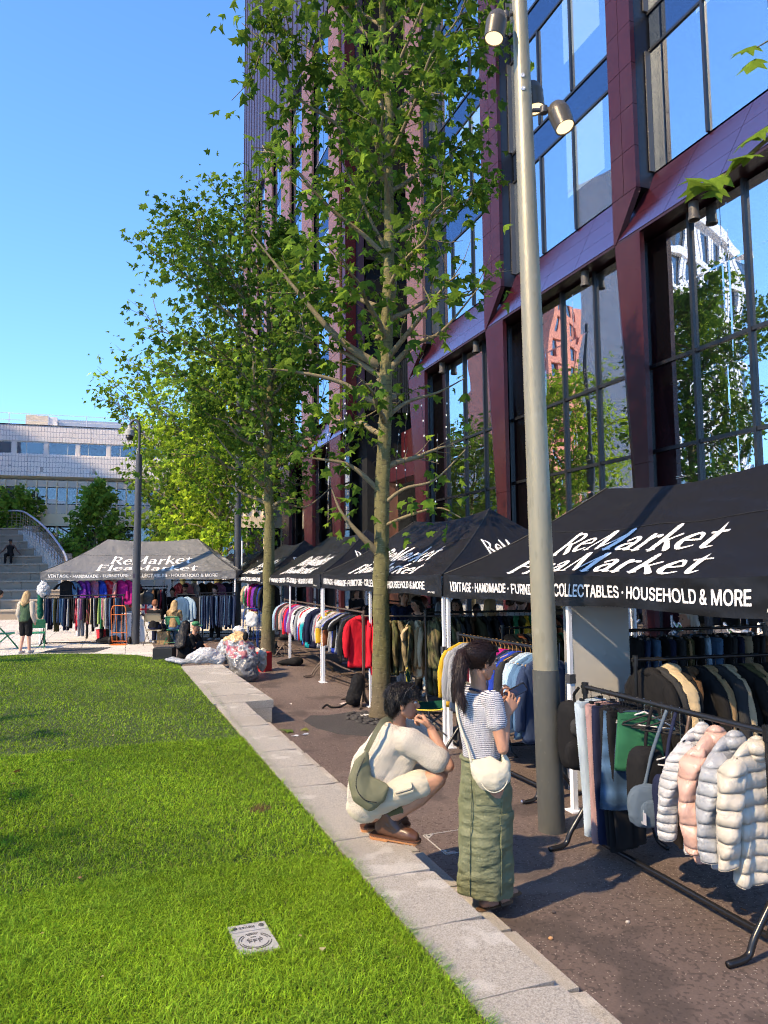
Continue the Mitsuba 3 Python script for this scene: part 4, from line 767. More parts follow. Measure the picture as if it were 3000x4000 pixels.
spot(p2, o2 + np.array([.30, -.1, 6.6]), (.2, -.2, -1), o2 + np.array([.08, 0, 6.72]), .8, False)
add('notice_plate', boxf(o2, X1, Y1, .125, .165, -.06, .06, 2.35, 3.15), 'm_white_paint', p2)
p3 = thing('camera_column', 'dark grey column with a swan-neck top and hanging dome camera in front of the frontal tent', 'camera column'); o3 = np.array([-7.5, 21.55, 0])
add('shaft', lathe_at([(.125, 0), (.115, 2.2), (.092, 5.7), (.092, 5.74), (.06, 5.76)], o3), 'm_dark_steel', p3, smooth=40)
nk = bez([(0, 0, 5.7), (0, 0, 6.5), (-.03, 0, 6.72), (-.14, 0, 6.82), (-.26, 0, 6.74), (-.30, 0, 6.62)], 8) + o3; add('swan_neck', tube(nk, .04, 10), 'm_dark_steel', p3, smooth=True)
hd = add('camera', lathe_at([(0, 6.64), (.06, 6.64), (.07, 6.55), (.13, 6.50), (.14, 6.36), (.125, 6.33), (0, 6.33)], o3 + np.array([-.3, 0, 0])), 'm_panel_grey', p3, smooth=40); add('dome', lathe_at([(.115, 6.33), (.105, 6.26), (.07, 6.2), (0, 6.17)], o3 + np.array([-.3, 0, 0])), 'm_mullion', hd, smooth=True)
add('sticker', boxf(o3, X1, Y1, -.07, -.0, -.118, -.112, 1.98, 2.1), 'm_plum', p3)
# ================================================================ clothes rails and clothes
QB = None
def garment(kind, w, L, th, col, r, res=1.0):
    """A piece of clothing on a hanger: x across the shoulders, y through the cloth, z down from the rail. Returns (mesh, vertex colours)."""
    ms, cs = [], []; n = 44 if kind == 'puffer' else 22; ph = r.random(6) * 6.28; col = np.asarray(col, float); g = np.linspace(0, 2 * np.pi, n, endpoint=False)
    c, s = np.cos(g), np.sin(g); sq = lambda a: np.sign(a) * np.abs(a) ** .75
    def addm(m, cc): ms.append(m); cs.append(np.broadcast_to(cc, (len(m[0]), 3)) if np.ndim(cc) == 1 else cc)
    if kind in ('top', 'tee', 'coat', 'puffer', 'vest'):
        rows = 56 if kind == 'puffer' else 15; NB = QB or int(6 + 5 * r.random())
        tt = np.linspace(0, 1, rows); R = []
        for t in tt:
            if t < .10: hw = w * (.13 + .37 * (t / .10) ** .7); z = -.075 - .085 * (t / .10)
            else: hw = w * (.5 - .05 * math.sin((t - .1) * 3.2) + .035 * t); z = -.16 - (t - .10) / .9 * L
            y = th * (.55 + .45 * min(1, t * 6)) * (1 + .30 * t); fold = 1 + .32 * t * np.cos(3 * g + ph[0] + 2 * t) + .18 * t * np.cos(7 * g + ph[1])
            if kind == 'puffer' and t > .08: q = (abs(math.sin(t * NB * math.pi))) ** .34; y = y * (.86 + .15 * q) * (1 + .10 * (1 - q) * np.cos(15 * g + ph[1] + 5 * t)); hw *= .98 + .02 * q
            R.append(np.column_stack([sq(c) * hw, sq(s) * y * fold + .012 * math.sin(5 * t + ph[2]), np.full(n, z) - .012 * np.cos(2 * g + ph[3]) * t]))
        addm(loft(R), col)
        if kind != 'vest':
            SL = {'tee': .20, 'top': .52, 'coat': .58, 'puffer': .56}[kind]; r0 = {'tee': .085, 'puffer': .088}.get(kind, .07)
            for sg in (-1, 1):
                a = np.array([sg * w * .44, 0, -.155]); e = a + np.array([sg * (.05 + .05 * r.random()) * (2.0 if kind == 'tee' else 1), .03 * r.normal(), -SL]); k = 50 if kind == 'puffer' else 8
                R = []
                for t in np.linspace(0, 1, k):
                    p = a + (e - a) * t + np.array([sg * .035 * math.sin(t * 3.1), .012 * math.sin(6 * t + ph[4]), 0]); rr = r0 * (1 - .33 * t) * (.35 + .65 * min(1, t * 7 + .25))
                    yy = min(1.0, th / .05 * .8)
                    if kind == 'puffer': q = abs(math.sin(t * NB * .92 * math.pi)) ** .34; rr *= .89 + .12 * q; yy = .85
                    fx_ = 1 + .12 * np.cos(3 * g[::2] + ph[5] + 9 * t) + ((.09 * (1 - q) * np.cos(9 * g[::2] + 20 * t)) if kind == 'puffer' else 0)
                    R.append(np.column_stack([p[0] + np.cos(g[::2]) * rr * fx_, p[1] + np.sin(g[::2]) * rr * yy * fx_, np.full(n // 2, p[2]) - sg * np.cos(g[::2]) * rr * .25]))
                addm(loft(R), col * (.97 if kind != 'puffer' else 1))
        if kind in ('coat', 'puffer'):   # collar or hood
            hv = ell((0, .02, -.11), w * .20, th * 1.25, .075 if kind == 'puffer' else .045, sub=2); addm(hv, col * .95)
    elif kind in ('jeans', 'trousers'):
        hw = w / 2
        for sg in (-1, 1):
            R = []
            for t in np.linspace(0, 1, 12):
                cx = sg * hw * (.5 - .06 * t); rx = hw * (.52 - .10 * t); y = th * (1 - .25 * t) * (1 + .2 * np.cos(2 * g + ph[0] + 4 * t) * t)
                R.append(np.column_stack([cx + sq(c) * rx, sq(s) * y + .015 * sg * t * math.sin(ph[1]) + .01 * math.sin(4 * t + ph[2]), np.full(n, -.10 - L * t * (1 - .012 * (sg > 0)))]))
            addm(loft(R), col)
        R = [np.column_stack([sq(c) * hw * q, sq(s) * th * 1.05, np.full(n, z)]) for z, q in ((-.085, .96), (-.09, 1), (-.125, 1.01), (-.13, .98))]; addm(loft(R), col * .8)
    elif kind == 'skirt':
        R = []
        for t in np.linspace(0, 1, 12):
            hw = w / 2 * (.80 + .22 * t); y = th * (1 + .5 * t) * (1 + .25 * t * np.cos(4 * g + ph[0]))
            R.append(np.column_stack([sq(c) * hw, sq(s) * y, np.full(n, -.10 - L * t)]))
        addm(loft(R), col); R = [np.column_stack([sq(c) * w * .405, sq(s) * th * 1.08, np.full(n, z)]) for z in (-.09, -.095, -.13, -.135)]; addm(loft(R), col * .85)
    v, f = cat(ms); C = np.vstack(cs)
    return (v, f), C
def tint(v, C, style, r):
    C = C.copy()
    if style == 'denim': q = meshkit.fbm(v * [7, 7, 4], 3, 3)[:, None]; C *= .75 + .55 * q
    elif style == 'camo':
        q = meshkit.fbm(v * 11 + r.random() * 50, 2, 7); pal = np.array([(.055, .06, .025), (.13, .105, .055), (.02, .02, .014), (.09, .10, .045)]); C = pal[np.digitize(q, [.40, .5, .6])]
    elif style == 'desert': q = meshkit.fbm(v * 9 + r.random() * 50, 2, 8); C = np.where((q > .52)[:, None], np.array([.27, .215, .125]), np.array([.10, .085, .05]))
    elif style == 'stripe': C = np.where((np.sin(v[:, 2] * 85) > 0)[:, None], C, np.array([.6, .6, .58]))
    elif style == 'block': C = np.where((v[:, 2] > -.38)[:, None], np.array([.66, .66, .66]), C)
    elif style == 'tri': C = np.where((v[:, 2] > -.30)[:, None], np.array([.55, .02, .03]), np.where((v[:, 2] > -.42)[:, None], np.array([.7, .7, .7]), C))
    elif style == 'plaid': a = (np.sin(v[:, 2] * 60) > .2)[:, None]; b = (np.sin(v[:, 0] * 60) > .2)[:, None]; C = C * np.where(a, .5, 1) * np.where(b, .55, 1)
    elif style == 'floral': q = meshkit.noise(v * 26, 4); C = np.where((q > .6)[:, None], np.array([.5, .12, .16]), C)
    return np.clip(C, 0, .95)
def hanger(w, clip, r):
    hook = [(0, 0, -.085), (0, 0, -.03), (.012, 0, -.012), (.0, 0, .018), (-.022, 0, .012)]
    ms = [tube(bez(hook, 4), .0028, 5, False)]
    if clip: ms += [tube([(-w * .36, 0, -.07), (w * .36, 0, -.07)], .0035, 5)] + [boxf(np.array([x, 0, 0]), X1, Y1, -.012, .012, -.016, .016, -.13, -.065) for x in (-w * .34, w * .34)]
    else: ms.append(tube(bez([(-w * .44, 0, -.15), (-w * .2, 0, -.105), (0, 0, -.082), (w * .2, 0, -.105), (w * .44, 0, -.15)], 4), .0065, 6))
    return cat(ms)
COL = dict(steel=(.085, .115, .15), black=(.012, .012, .013), charcoal=(.035, .036, .038), grey=(.27, .275, .285), palegrey=(.30, .31, .325), white=(.43, .43, .43), cream=(.46, .415, .34), beige=(.44, .35, .22), tan=(.30, .20, .10), brown=(.085, .048, .025), rust=(.22, .07, .03),
  olive=(.075, .07, .03), darkolive=(.035, .034, .018), green=(.035, .17, .075), jade=(.026, .12, .06), varsity=(.055, .095, .055), lime=(.33, .45, .14), teal=(.02, .38, .42), navy=(.014, .018, .045), royal=(.02, .05, .36), blue=(.04, .16, .55), indigo=(.028, .045, .095), denim=(.075, .145, .25), pale_denim=(.30, .42, .53),
  light_denim=(.36, .44, .51), red=(.55, .015, .03), wine=(.14, .012, .022), pink=(.62, .24, .29), dustypink=(.34, .215, .205), salmon=(.50, .31, .25), magenta=(.45, .02, .20), purple=(.15, .03, .27), mauve=(.30, .13, .24), mustard=(.63, .38, .03), orange=(.6, .20, .03), yellow=(.7, .55, .06))
WORD = dict(black='black', charcoal='charcoal', grey='grey', palegrey='pale grey', white='white', cream='cream', beige='beige', tan='tan', brown='brown', rust='rust', olive='olive', darkolive='dark olive', green='green', jade='green', varsity='green', lime='lime green', teal='teal', navy='navy', royal='royal blue', blue='bright blue',
  indigo='indigo denim', denim='mid blue denim', pale_denim='pale blue denim', light_denim='light denim', red='red', wine='wine red', pink='pink', dustypink='dusty pink', salmon='salmon', magenta='magenta', purple='purple', mauve='mauve', mustard='mustard yellow', orange='orange', yellow='yellow')
SW = dict(camo='camouflage', desert='sand camouflage', stripe='striped', plaid='checked', floral='flowered', block='white-shouldered', tri='red and white banded')
NAME = dict(top='long_sleeved_top', tee='tee_shirt', coat='jacket', puffer='puffer_jacket', vest='waistcoat', jeans='jeans', trousers='trousers', skirt='skirt')
SAY = dict(top='long-sleeved top', tee='tee shirt', coat='jacket', puffer='puffer jacket', vest='waistcoat', jeans='jeans', trousers='trousers', skirt='skirt')
CATG = dict(top='top', tee='tee shirt', coat='jacket', puffer='jacket', vest='waistcoat', jeans='jeans', trousers='trousers', skirt='skirt')
def rail(label, A, B, zt, metal='m_black_metal', feet=True, spread=.34, low=.06, r=.016, wheels=False, bars=True):
    k = thing('clothes_rail', label, 'clothes rail', 'clothes rails of the market'); A = np.array([A[0], A[1], 0.0]); B = np.array([B[0], B[1], 0.0]); d = (B - A) / np.linalg.norm(B - A); q = np.array([d[1], -d[0], 0])
    add('top_bar', tube([A - d * .03 + Z * zt, B + d * .03 + Z * zt], r, 10), metal, k, smooth=40)
    for E in (A, B):
        add('upright', tube([E + Z * (low + .0), E + Z * (zt + .02)], r, 8), metal, k, smooth=40)
        add('joint', tube([E + Z * (zt - .05), E + Z * (zt + .035)], r * 1.45, 8), metal, k, smooth=40)
        if feet:
            for sg in (-1, 1):
                leg = bez([E + Z * .33, E + q * sg * spread * .45 + Z * .13, E + q * sg * spread * .62 + Z * .035, E + q * sg * spread + Z * .018], 5)
                add('foot', tube(leg, r, 8), metal, k, smooth=True)
                if wheels: add('castor', xf(lathe([(0, -.012), (.022, -.012), (.022, .012), (0, .012)], 12), axis_frame(d), E + q * sg * (spread - .01) + Z * .02), 'm_chrome', k, smooth=40)
    if bars: add('lower_bar', tube(bez([A + Z * .30, A + d * .05 + Z * .10, A + d * .16 + Z * low, (A + B) / 2 + Z * low, B - d * .16 + Z * low, B - d * .05 + Z * .10, B + Z * .30], 5), r, 8), metal, k, smooth=True)
    return k, A, B, d
def hang(A, B, zt, items, where, frm, s0=.04, s1=.96, seed=0, hang_mat='m_black_metal', res=1, group=None, base_rot=0, jit=12, fine='m_cloth'):
    """items: (kind, colour, style, width, length, thickness). Each piece is a thing of its own with its hanger."""
    r = np.random.default_rng(seed); d = (B - A) / np.linalg.norm(B - A); L = np.linalg.norm(B - A); n = len(items); seen = {}
    ang0 = math.atan2(d[1], d[0]) - math.pi / 2 + math.radians(base_rot)
    tot = {}
    say = lambda kind, col, sty: f"{SW[sty] if sty in ('camo', 'desert') else WORD[col] + (' ' + SW[sty] if sty in SW else '')} {SAY[kind]}"
    for it in items: kk = say(*it[:3]); tot[kk] = tot.get(kk, 0) + 1
    for i, (kind, col, sty, w, l, th) in enumerate(items):
        pos = A + d * L * (s0 + (s1 - s0) * (i + .5) / n) + Z * zt
        m, C = garment(kind, w * r.uniform(.96, 1.04), l * r.uniform(.88, 1.12), th, np.array(COL[col]) * r.uniform(.88, 1.12), r); C = tint(m[0], C, sty, r)
        R = rotz(ang0 + math.radians(r.normal(0, jit))); kk = say(kind, col, sty); seen[kk] = seen.get(kk, 0) + 1
        nm = kk
        lab = f'{nm} {where}' if tot[kk] == 1 else f'{ORD[seen[kk]]} {nm} {where} from {frm}'
        key = thing(NAME[kind], lab, CATG[kind], group)
        add('cloth', xf(m, R, pos), fine, key, smooth=True, color=C)
        add('hanger', xf(hanger(w, kind in ('jeans', 'trousers', 'skirt'), r), R, pos), hang_mat, key, smooth=40)
def it(kind, col, sty='', w=None, l=None, th=None):
    D = dict(top=(.44, .60, .035), tee=(.46, .58, .030), coat=(.47, .66, .045), puffer=(.48, .60, .085), vest=(.42, .52, .04), jeans=(.38, .95, .030), trousers=(.38, .95, .028), skirt=(.36, .5, .03))[kind]
    return (kind, col, sty, w or D[0], l or D[1], th or D[2])
# --- R1: the rail in the foreground at the right
k1, A1, B1, d1 = rail('long black clothes rail in the right foreground, hung with jeans, bags and puffer jackets', P(4.70, 3.47), P(3.02, 3.44), 1.19, r=.019, spread=.36, low=.07)
def spots(A, B, ts): return [A + (B - A) * t for t in ts]
def one(kind, lab, t, col, sty='', zt=1.19, seed=1, rot=0, w=None, l=None, th=None, A=A1, B=B1, hm='m_black_metal', cl='m_cloth', dy=0):
    r = np.random.default_rng(seed); I = it(kind, col, sty, w, l, th); m, C = garment(I[0], I[3], I[4], I[5], COL[col], r); C = tint(m[0], C, sty, r); d = (B - A) / np.linalg.norm(B - A)
    R = rotz(math.atan2(d[1], d[0]) - math.pi / 2 + math.radians(rot)); pos = A + (B - A) * t + Z * zt; key = thing(NAME[kind], lab, CATG[kind])
    add('cloth', xf(m, R, pos), cl, key, smooth=True, color=C); add('hanger', xf(hanger(I[3], kind in ('jeans', 'trousers', 'skirt'), r), R, pos), hm, key, smooth=40); return key
one('jeans', 'light denim jeans clipped by the waist at the far end of the foreground rail', .045, 'light_denim', 'denim', seed=3, rot=12, w=.30, l=.98, th=.05)
one('trousers', 'dusty pink trousers hanging beside the light denim jeans', .125, 'dustypink', '', seed=4, rot=4, w=.30, l=1.0, th=.04)
scene[list(scene)[-2]]['bsdf'] = {'type': 'ref', 'id': 'm_cloth'}
one('jeans', 'navy jeans hanging next to the dusty pink trousers', .18, 'navy', '', seed=5, rot=-4, w=.30, l=.98)
one('trousers', 'black trousers hanging in front of the checked blue skirt', .225, 'black', '', seed=6, rot=5, w=.32, l=.95)
one('trousers', 'dark purple trousers hanging just left of the green denim skirt', .265, 'navy', '', seed=7, rot=8, w=.30, l=.62)
one('skirt', 'long blue woven check skirt hanging behind the green denim skirt', .305, 'denim', 'plaid', seed=8, rot=-18, w=.46, l=.66, th=.03)
one('skirt', 'bright green denim mini skirt clipped to the foreground rail', .36, 'jade', 'denim', seed=9, rot=-28, w=.34, l=.38, th=.03)
one('trousers', 'black wide trousers hanging low behind the green denim skirt', .245, 'black', '', seed=10, rot=5, w=.34, l=.98)
one('trousers', 'black trousers hanging straight behind the long blue check skirt', .285, 'black', '', seed=17, rot=5, w=.34, l=.93)
QB = 11
one('puffer', 'white slim puffer jacket, leftmost of the four on the foreground rail', .70, 'white', '', seed=11, rot=4, w=.33, l=.64, th=.036)
QB = 5
one('puffer', 'shiny pink quilted puffer jacket on the foreground rail', .765, 'salmon', '', seed=12, rot=8, w=.36, l=.66, th=.052)
scene['m_satin'] = {'type': 'twosided', 'b': {'type': 'bumpmap', 'tex': proc(lambda p, n, uv: fbm(p.x * 30, p.y * 30, p.z * 18, 3), 2e-3), 'scale': .013, 'b': {'type': 'principled', 'base_color': VC, 'roughness': .36, 'specular': .6, 'sheen': .3}}}
QB = 8
one('puffer', 'pale grey puffer jacket hanging between the shiny pink and the cream ones', .85, 'palegrey', '', seed=13, rot=10, w=.38, l=.64, th=.046)
QB = 7
one('puffer', 'cream hooded puffer jacket at the near end of the foreground rail', .945, 'cream', '', seed=14, rot=10, w=.39, l=.66, th=.050)
QB = None; PUFF = [.052, .125, .075, .088]
for kk in [q for q in scene if q.startswith('puffer_jacket')][-8:]:
    if kk.startswith('puffer_jacket') and kk.endswith('__cloth') and PUFF:
        gap = PUFF.pop(0); nm = f'm_quilted_{len(PUFF)}'
        scene[nm] = {'type': 'twosided', 'b': {'type': 'bumpmap', 'tex': proc((lambda gap: lambda p, n, uv: dr.power(dr.abs(dr.sin(math.pi * (p.z + .006 * noise(p.x * 20, p.y * 20)) / gap)) + .001, .45) + .30 * fbm(p.x * 38, p.y * 38, p.z * 16, 3))(gap), 1.5e-3), 'scale': .30 * min(gap, .09), 'b': {'type': 'principled', 'base_color': VC, 'roughness': .38, 'specular': .5, 'sheen': .2}}}
        scene[kk]['bsdf'] = {'type': 'ref', 'id': nm}
def bag(name, lab, c, sx, sy, sz, col, rot=0, e=.6, strap=None, parts=(), mt='m_cloth_fine', ct='bag'):
    key = thing(name, lab, ct); m = trimesh.creation.icosphere(subdivisions=4); v = np.array(m.vertices); v = np.sign(v) * np.abs(v) ** e; v /= np.abs(v).max(); v += (meshkit.fbm(v * 3 + len(lab), 3, 1)[:, None] - .5) * .12
    R = rotz(math.radians(rot)); vv = (v * [sx, sy, sz]) @ R.T + np.asarray(c); add('body', (vv, m.faces), mt, key, smooth=True, color=np.asarray(COL[col]) * np.ones((len(vv), 1)))
    if strap: add('strap', tube(bez([np.asarray(p, float) for p in strap], 6), .012, 6), mt, key, smooth=True, color=COL[col])
    for (nm, off, h, cc) in parts:
        m2 = ell((0, 0, 0), *h, sub=3); v2 = np.sign(m2[0]) * np.abs(m2[0] / h) ** .7 * h; add(nm, ((v2 + off) @ R.T + np.asarray(c), m2[1]), mt, key, smooth=True, color=COL[cc])
    return key
rp_ = lambda t, z=1.19: A1 + (B1 - A1) * t + Z * z
bag('backpack', 'black backpack hooked on the far end of the foreground rail, beside the steel lamp post', rp_(-.075, .80) - N * .02, .105, .125, .26, 'black', 20, .48, [rp_(-.05, 1.17), rp_(-.09, 1.1), rp_(-.07, 1.0)], [('front_pocket', (-.06, -.12, -.12), (.11, .05, .11), 'black'), ('lower_pocket', (-.02, -.13, .09), (.10, .04, .07), 'charcoal')])
kt = thing('toy_keyring', 'small white and pink plush toy dangling from the black backpack by the lamp post', 'toy'); tc = rp_(-.135, .86) - N * .07
for nm, off, rr_, cl_ in (('head', (0, 0, .05), .032, 'cream'), ('cap', (0, 0, .095), .028, 'white'), ('body', (0, 0, -.02), .036, 'grey'), ('ear', (-.02, 0, .085), .014, 'white'), ('foot', (.015, -.01, -.07), .018, 'salmon'), ('foot', (-.02, -.01, -.065), .018, 'salmon')): add(nm, ell(tc + np.array(off), rr_, rr_, rr_, sub=2), 'm_flat', kt, smooth=True, color=COL[cl_])
bag('backpack', 'black rucksack hanging in the middle of the foreground rail between skirt and denim bag', rp_(.47, .68) - N * .10, .12, .10, .24, 'black', 10, .6, [rp_(.46, 1.17) - N * .02, rp_(.47, 1.0) - N * .09, rp_(.47, .9) - N * .1], [('front_pocket', (-.01, -.09, -.10), (.10, .04, .10), 'charcoal')])
bag('shoulder_bag', 'small grey denim shoulder bag with a silver zip and price tag', rp_(.535, .58) - N * .20, .125, .055, .135, 'steel', 5, .75, [rp_(.53, 1.17), rp_(.52, .9) - N * .12, rp_(.52, .7) - N * .19], [('front_pocket', (.02, -.05, -.03), (.085, .022, .085), 'steel')])
kz = thing('price_tag', 'small grey paper price tag tied to the denim shoulder bag', 'price tag'); add('card', boxf(rp_(.565, .49) - N * .27, U, N, -.024, .024, -.001, .001, 0, .075), 'm_flat', kz, color=(.3, .3, .34)); add('string', tube([rp_(.565, .565) - N * .27, rp_(.55, .65) - N * .25], .002, 4), 'm_flat', kz, color=(.5, .5, .5))
bag('tote_bag', 'slim navy fabric bag hanging beside the grey denim shoulder bag', rp_(.59, .60) - N * .12, .085, .05, .20, 'navy', 12, .5, [rp_(.58, 1.17), rp_(.59, 1.0) - N * .08, rp_(.59, .8) - N * .12])
bag('handbag', 'dark brown leather handbag with a tan strap beside the white puffer jacket', rp_(.655, .56) - N * .08, .08, .05, .18, 'brown', 12, .45, [rp_(.65, 1.17), rp_(.655, .95) - N * .06, rp_(.655, .72) - N * .08], mt='m_paint')
for t, cl_, lab, dz in ((.40, 'white', 'empty white hanger on the foreground rail above the green skirt', 0), (.60, 'white', 'empty white hanger low on the foreground rail near the tan strap', -.2), (.44, 'black', 'empty black hanger next to the white one on the foreground rail', 0), (.50, 'black', 'empty black hanger over the black rucksack on the foreground rail', 0), (.555, 'black', 'empty black hanger over the grey denim bag on the foreground rail', 0)):
    hk = thing('coat_hanger', lab, 'hanger'); R = rotz(math.radians(-21 - 15)); tri = [(0, 0, -.07), (-.19, 0, -.15), (-.20, 0, -.165), (.20, 0, -.165), (.19, 0, -.15), (0, 0, -.07)]
    add('frame', xf(tube(tri, .0065, 6), R, rp_(t) + Z * dz), 'm_flat', hk, smooth=True, color=COL[cl_]); add('hook', xf(tube(bez([(0, 0, -.07), (0, 0, -.03 - dz), (.012, 0, -.01 - dz), (0, 0, .02 - dz)], 4), .0028, 5), R, rp_(t) + Z * dz), 'm_chrome', hk, smooth=True)
# --- R2, R3: rails under the nearest tent
k2, A2, B2, _ = rail('black rail of dark winter coats under the nearest tent', P(4.72, 3.98), P(4.45, 5.9), 1.37)
cs = ['black', 'charcoal', 'grey', 'black', 'brown', 'black', 'tan', 'charcoal', 'beige', 'black', 'olive', 'tan', 'black', 'black', 'charcoal', 'black', 'black', 'brown', 'black', 'black']
items = [it('coat', c, '', .46, .74, .05) for c in cs]; items[2] = it('puffer', 'beige', '', .44, .66, .08); hang(A2, B2, 1.37, items, 'on the rail of dark winter coats', 'the side panel', seed=31)
k3, A3, B3, _ = rail('black rail of clipped trousers at the back of the nearest tent', P(5.75, 4.75), P(5.55, 6.35), 1.50)
cs = ['black', 'indigo', 'denim', 'black', 'navy', 'charcoal', 'olive', 'tan', 'black', 'pale_denim', 'denim', 'black', 'charcoal', 'navy', 'beige', 'black', 'brown', 'charcoal']
hang(A3, B3, 1.50, [it('trousers', c, '', .36, .95) for c in cs], 'on the back rail of the nearest tent', 'the panel', seed=32)
# --- R4: rail left of the lamp post
k4, A4, B4, _ = rail('black rail of sweatshirts and denim jackets, left of the steel lamp post', P(7.50, 3.80), P(5.72, 3.86), 1.36, wheels=True, r=.018, spread=.36)
items = [it('top', 'mustard'), it('top', 'palegrey'), it('top', 'grey'), it('top', 'palegrey'), it('top', 'black'), it('top', 'charcoal'), it('top', 'grey'), it('top', 'wine'), it('top', 'navy'), it('top', 'white'), it('top', 'red'), it('top', 'magenta'), it('top', 'navy'), it('top', 'indigo'), it('top', 'royal'), it('top', 'charcoal'), it('coat', 'light_denim', 'denim'), it('coat', 'pale_denim', 'denim'), it('coat', 'denim', 'denim', .50, .66, .05), it('coat', 'denim', 'denim', .52, .68, .05), it('coat', 'indigo', 'denim', .52, .66, .05)]
hang(A4, B4, 1.36, items, 'on the rail by the lamp post', 'the yellow end', seed=41, hang_mat='m_hanger_wood', jit=7)
# --- R5, R6, R7
k5, A5, B5, _ = rail('black rail of closely packed shirts on wooden hangers, behind the striped-shirt woman', P(7.45, 4.35), P(7.20, 5.9), 1.42)
cs = ['brown', 'olive', 'rust', 'charcoal', 'tan', 'darkolive', 'brown', 'wine', 'grey', 'olive', 'brown', 'green', 'charcoal', 'rust', 'olive', 'black', 'tan', 'brown', 'darkolive', 'charcoal', 'wine', 'brown', 'olive', 'black']
hang(A5, B5, 1.42, [it('top', c, 'plaid' if i % 3 == 0 else '') for i, c in enumerate(cs)], 'on the packed wooden-hanger rail', 'the front', seed=42, hang_mat='m_hanger_wood')
k6, A6, B6, _ = rail('long black rail of dark army surplus at the back of the second tent', P(9.55, 4.3), P(9.0, 6.5), 1.50)
cs = ['darkolive', 'olive', 'black', 'darkolive', 'charcoal', 'olive', 'black', 'brown', 'darkolive', 'black', 'charcoal', 'black', 'navy', 'black', 'charcoal', 'green', 'olive', 'mustard', 'green', 'red', 'green', 'olive', 'rust', 'black', 'wine', 'navy']
hang(A6, B6, 1.50, [it('coat', c, 'camo' if i in (0, 1, 3, 5) else '', .46, .72) for i, c in enumerate(cs)], 'on the army surplus rail', 'the front', seed=43)
k7, A7, B7, _ = rail('rusty rail of camouflage jackets right of the tall tree trunk', P(10.75, 3.75), P(10.0, 5.1), 1.40, 'm_rust_metal')
items = [it('coat', 'red'), it('coat', 'red', '', .46, .7), it('coat', 'olive', 'camo'), it('coat', 'grey', 'desert'), it('coat', 'olive', 'camo'), it('coat', 'grey', 'desert'), it('coat', 'olive', 'camo'), it('tee', 'beige', '', .5, .7), it('coat', 'beige', '', .46, .72), it('coat', 'tan'), it('coat', 'olive', 'camo', .46, .95), it('coat', 'darkolive', 'camo', .46, .95), it('coat', 'olive', 'camo', .46, .98), it('coat', 'black', '', .46, .95), it('coat', 'olive', 'camo', .46, .95)]
hang(A7, B7, 1.40, items, 'on the camouflage rail by the trunk', 'the trunk', seed=44)
# --- R8: two long rails of coloured jackets and shirts
k8, A8, B8, _ = rail('rusty rail of coloured shirts and black tops under the second tent', P(13.95, 4.05), P(11.35, 3.98), 1.42, 'm_rust_metal', spread=.40, low=.35)
items = [it('top', 'navy'), it('top', 'palegrey'), it('top', 'red'), it('top', 'white'), it('top', 'navy'), it('top', 'mustard'), it('top', 'white'), it('tee', 'black', 'stripe'), it('tee', 'white'), it('top', 'rust'), it('tee', 'grey'), it('tee', 'white'), it('tee', 'royal'), it('tee', 'black'), it('tee', 'palegrey'), it('tee', 'charcoal'), it('tee', 'black'), it('vest', 'black', '', .44, .7), it('vest', 'navy', '', .44, .7), it('coat', 'black'), it('coat', 'charcoal'), it('coat', 'black'), it('coat', 'red', '', .48, .68), it('coat', 'red', '', .48, .7)]
hang(A8, B8, 1.42, items, 'on the second tent\'s rusty rail', 'its far end', seed=45)
k9, A9, B9, _ = rail('long rusty rail of multicoloured jackets under the third tent', P(17.7, 4.1), P(14.1, 4.05), 1.42, 'm_rust_metal', spread=.40, low=.35)
items = [it('coat', 'pale_denim', 'denim'), it('top', 'wine'), it('top', 'wine'), it('coat', 'black', '', .47, .8), it('coat', 'charcoal', '', .47, .8), it('top', 'salmon'), it('top', 'palegrey'), it('top', 'pink'), it('top', 'indigo'), it('top', 'red'), it('coat', 'red'), it('top', 'purple'), it('top', 'mauve'), it('top', 'pale_denim'), it('top', 'mauve'), it('top', 'grey'), it('top', 'white', 'stripe'), it('top', 'charcoal', 'stripe'), it('top', 'black'), it('top', 'navy'), it('coat', 'palegrey'), it('coat', 'black'), it('coat', 'charcoal', 'block'), it('coat', 'blue', 'tri'), it('coat', 'red', 'block'), it('coat', 'teal', 'block'), it('coat', 'teal', 'block', .5, .66), it('coat', 'navy'), it('coat', 'navy')]
hang(A9, B9, 1.42, items, 'on the third tent\'s long rail', 'its far end', seed=46)
kx, AX, BX, _ = rail('dark rail along the back of the second and third tents', P(17.0, 6.1), P(12.0, 6.1), 1.42)
hang(AX, BX, 1.42, [it('coat', ['black', 'charcoal', 'navy', 'brown', 'black', 'darkolive'][i % 6], '', .46, .7) for i in range(22)], 'on the third tent\'s dark back rail', 'its far end', seed=47)
# --- frontal tent at the left
fxy = lambda a, b, z=0: np.array([-10.55, 21.85, 0]) + fx * a + fy * b + Z * z
k10, A10, B10, _ = rail('black rail of skirts and trousers in front of the frontal tent', fxy(.30, -.35), fxy(2.62, -.25), 1.46, spread=.28, r=.02)
r10 = ['indigo', 'navy', 'denim', 'navy', 'olive', 'indigo', 'charcoal', 'denim', 'denim', 'navy', 'palegrey', 'black', 'black', 'charcoal', 'wine', 'red', 'white', 'mauve', 'charcoal', 'black', 'brown', 'beige', 'black', 'grey', 'black', 'lime', 'green', 'pink', 'beige', 'white', 'navy', 'denim', 'navy', 'rust', 'denim', 'indigo']
items = [it('trousers' if i % 5 else 'skirt', c, 'floral' if i in (14, 15, 20) else '', .34, [.78, .9, .72, .85, .98][i % 5] * (1.25 if i in (16, 19, 22) else .95), .03) for i, c in enumerate(r10)]
hang(A10, B10, 1.46, items, 'on the frontal tent\'s front rail', 'its left end', seed=51)
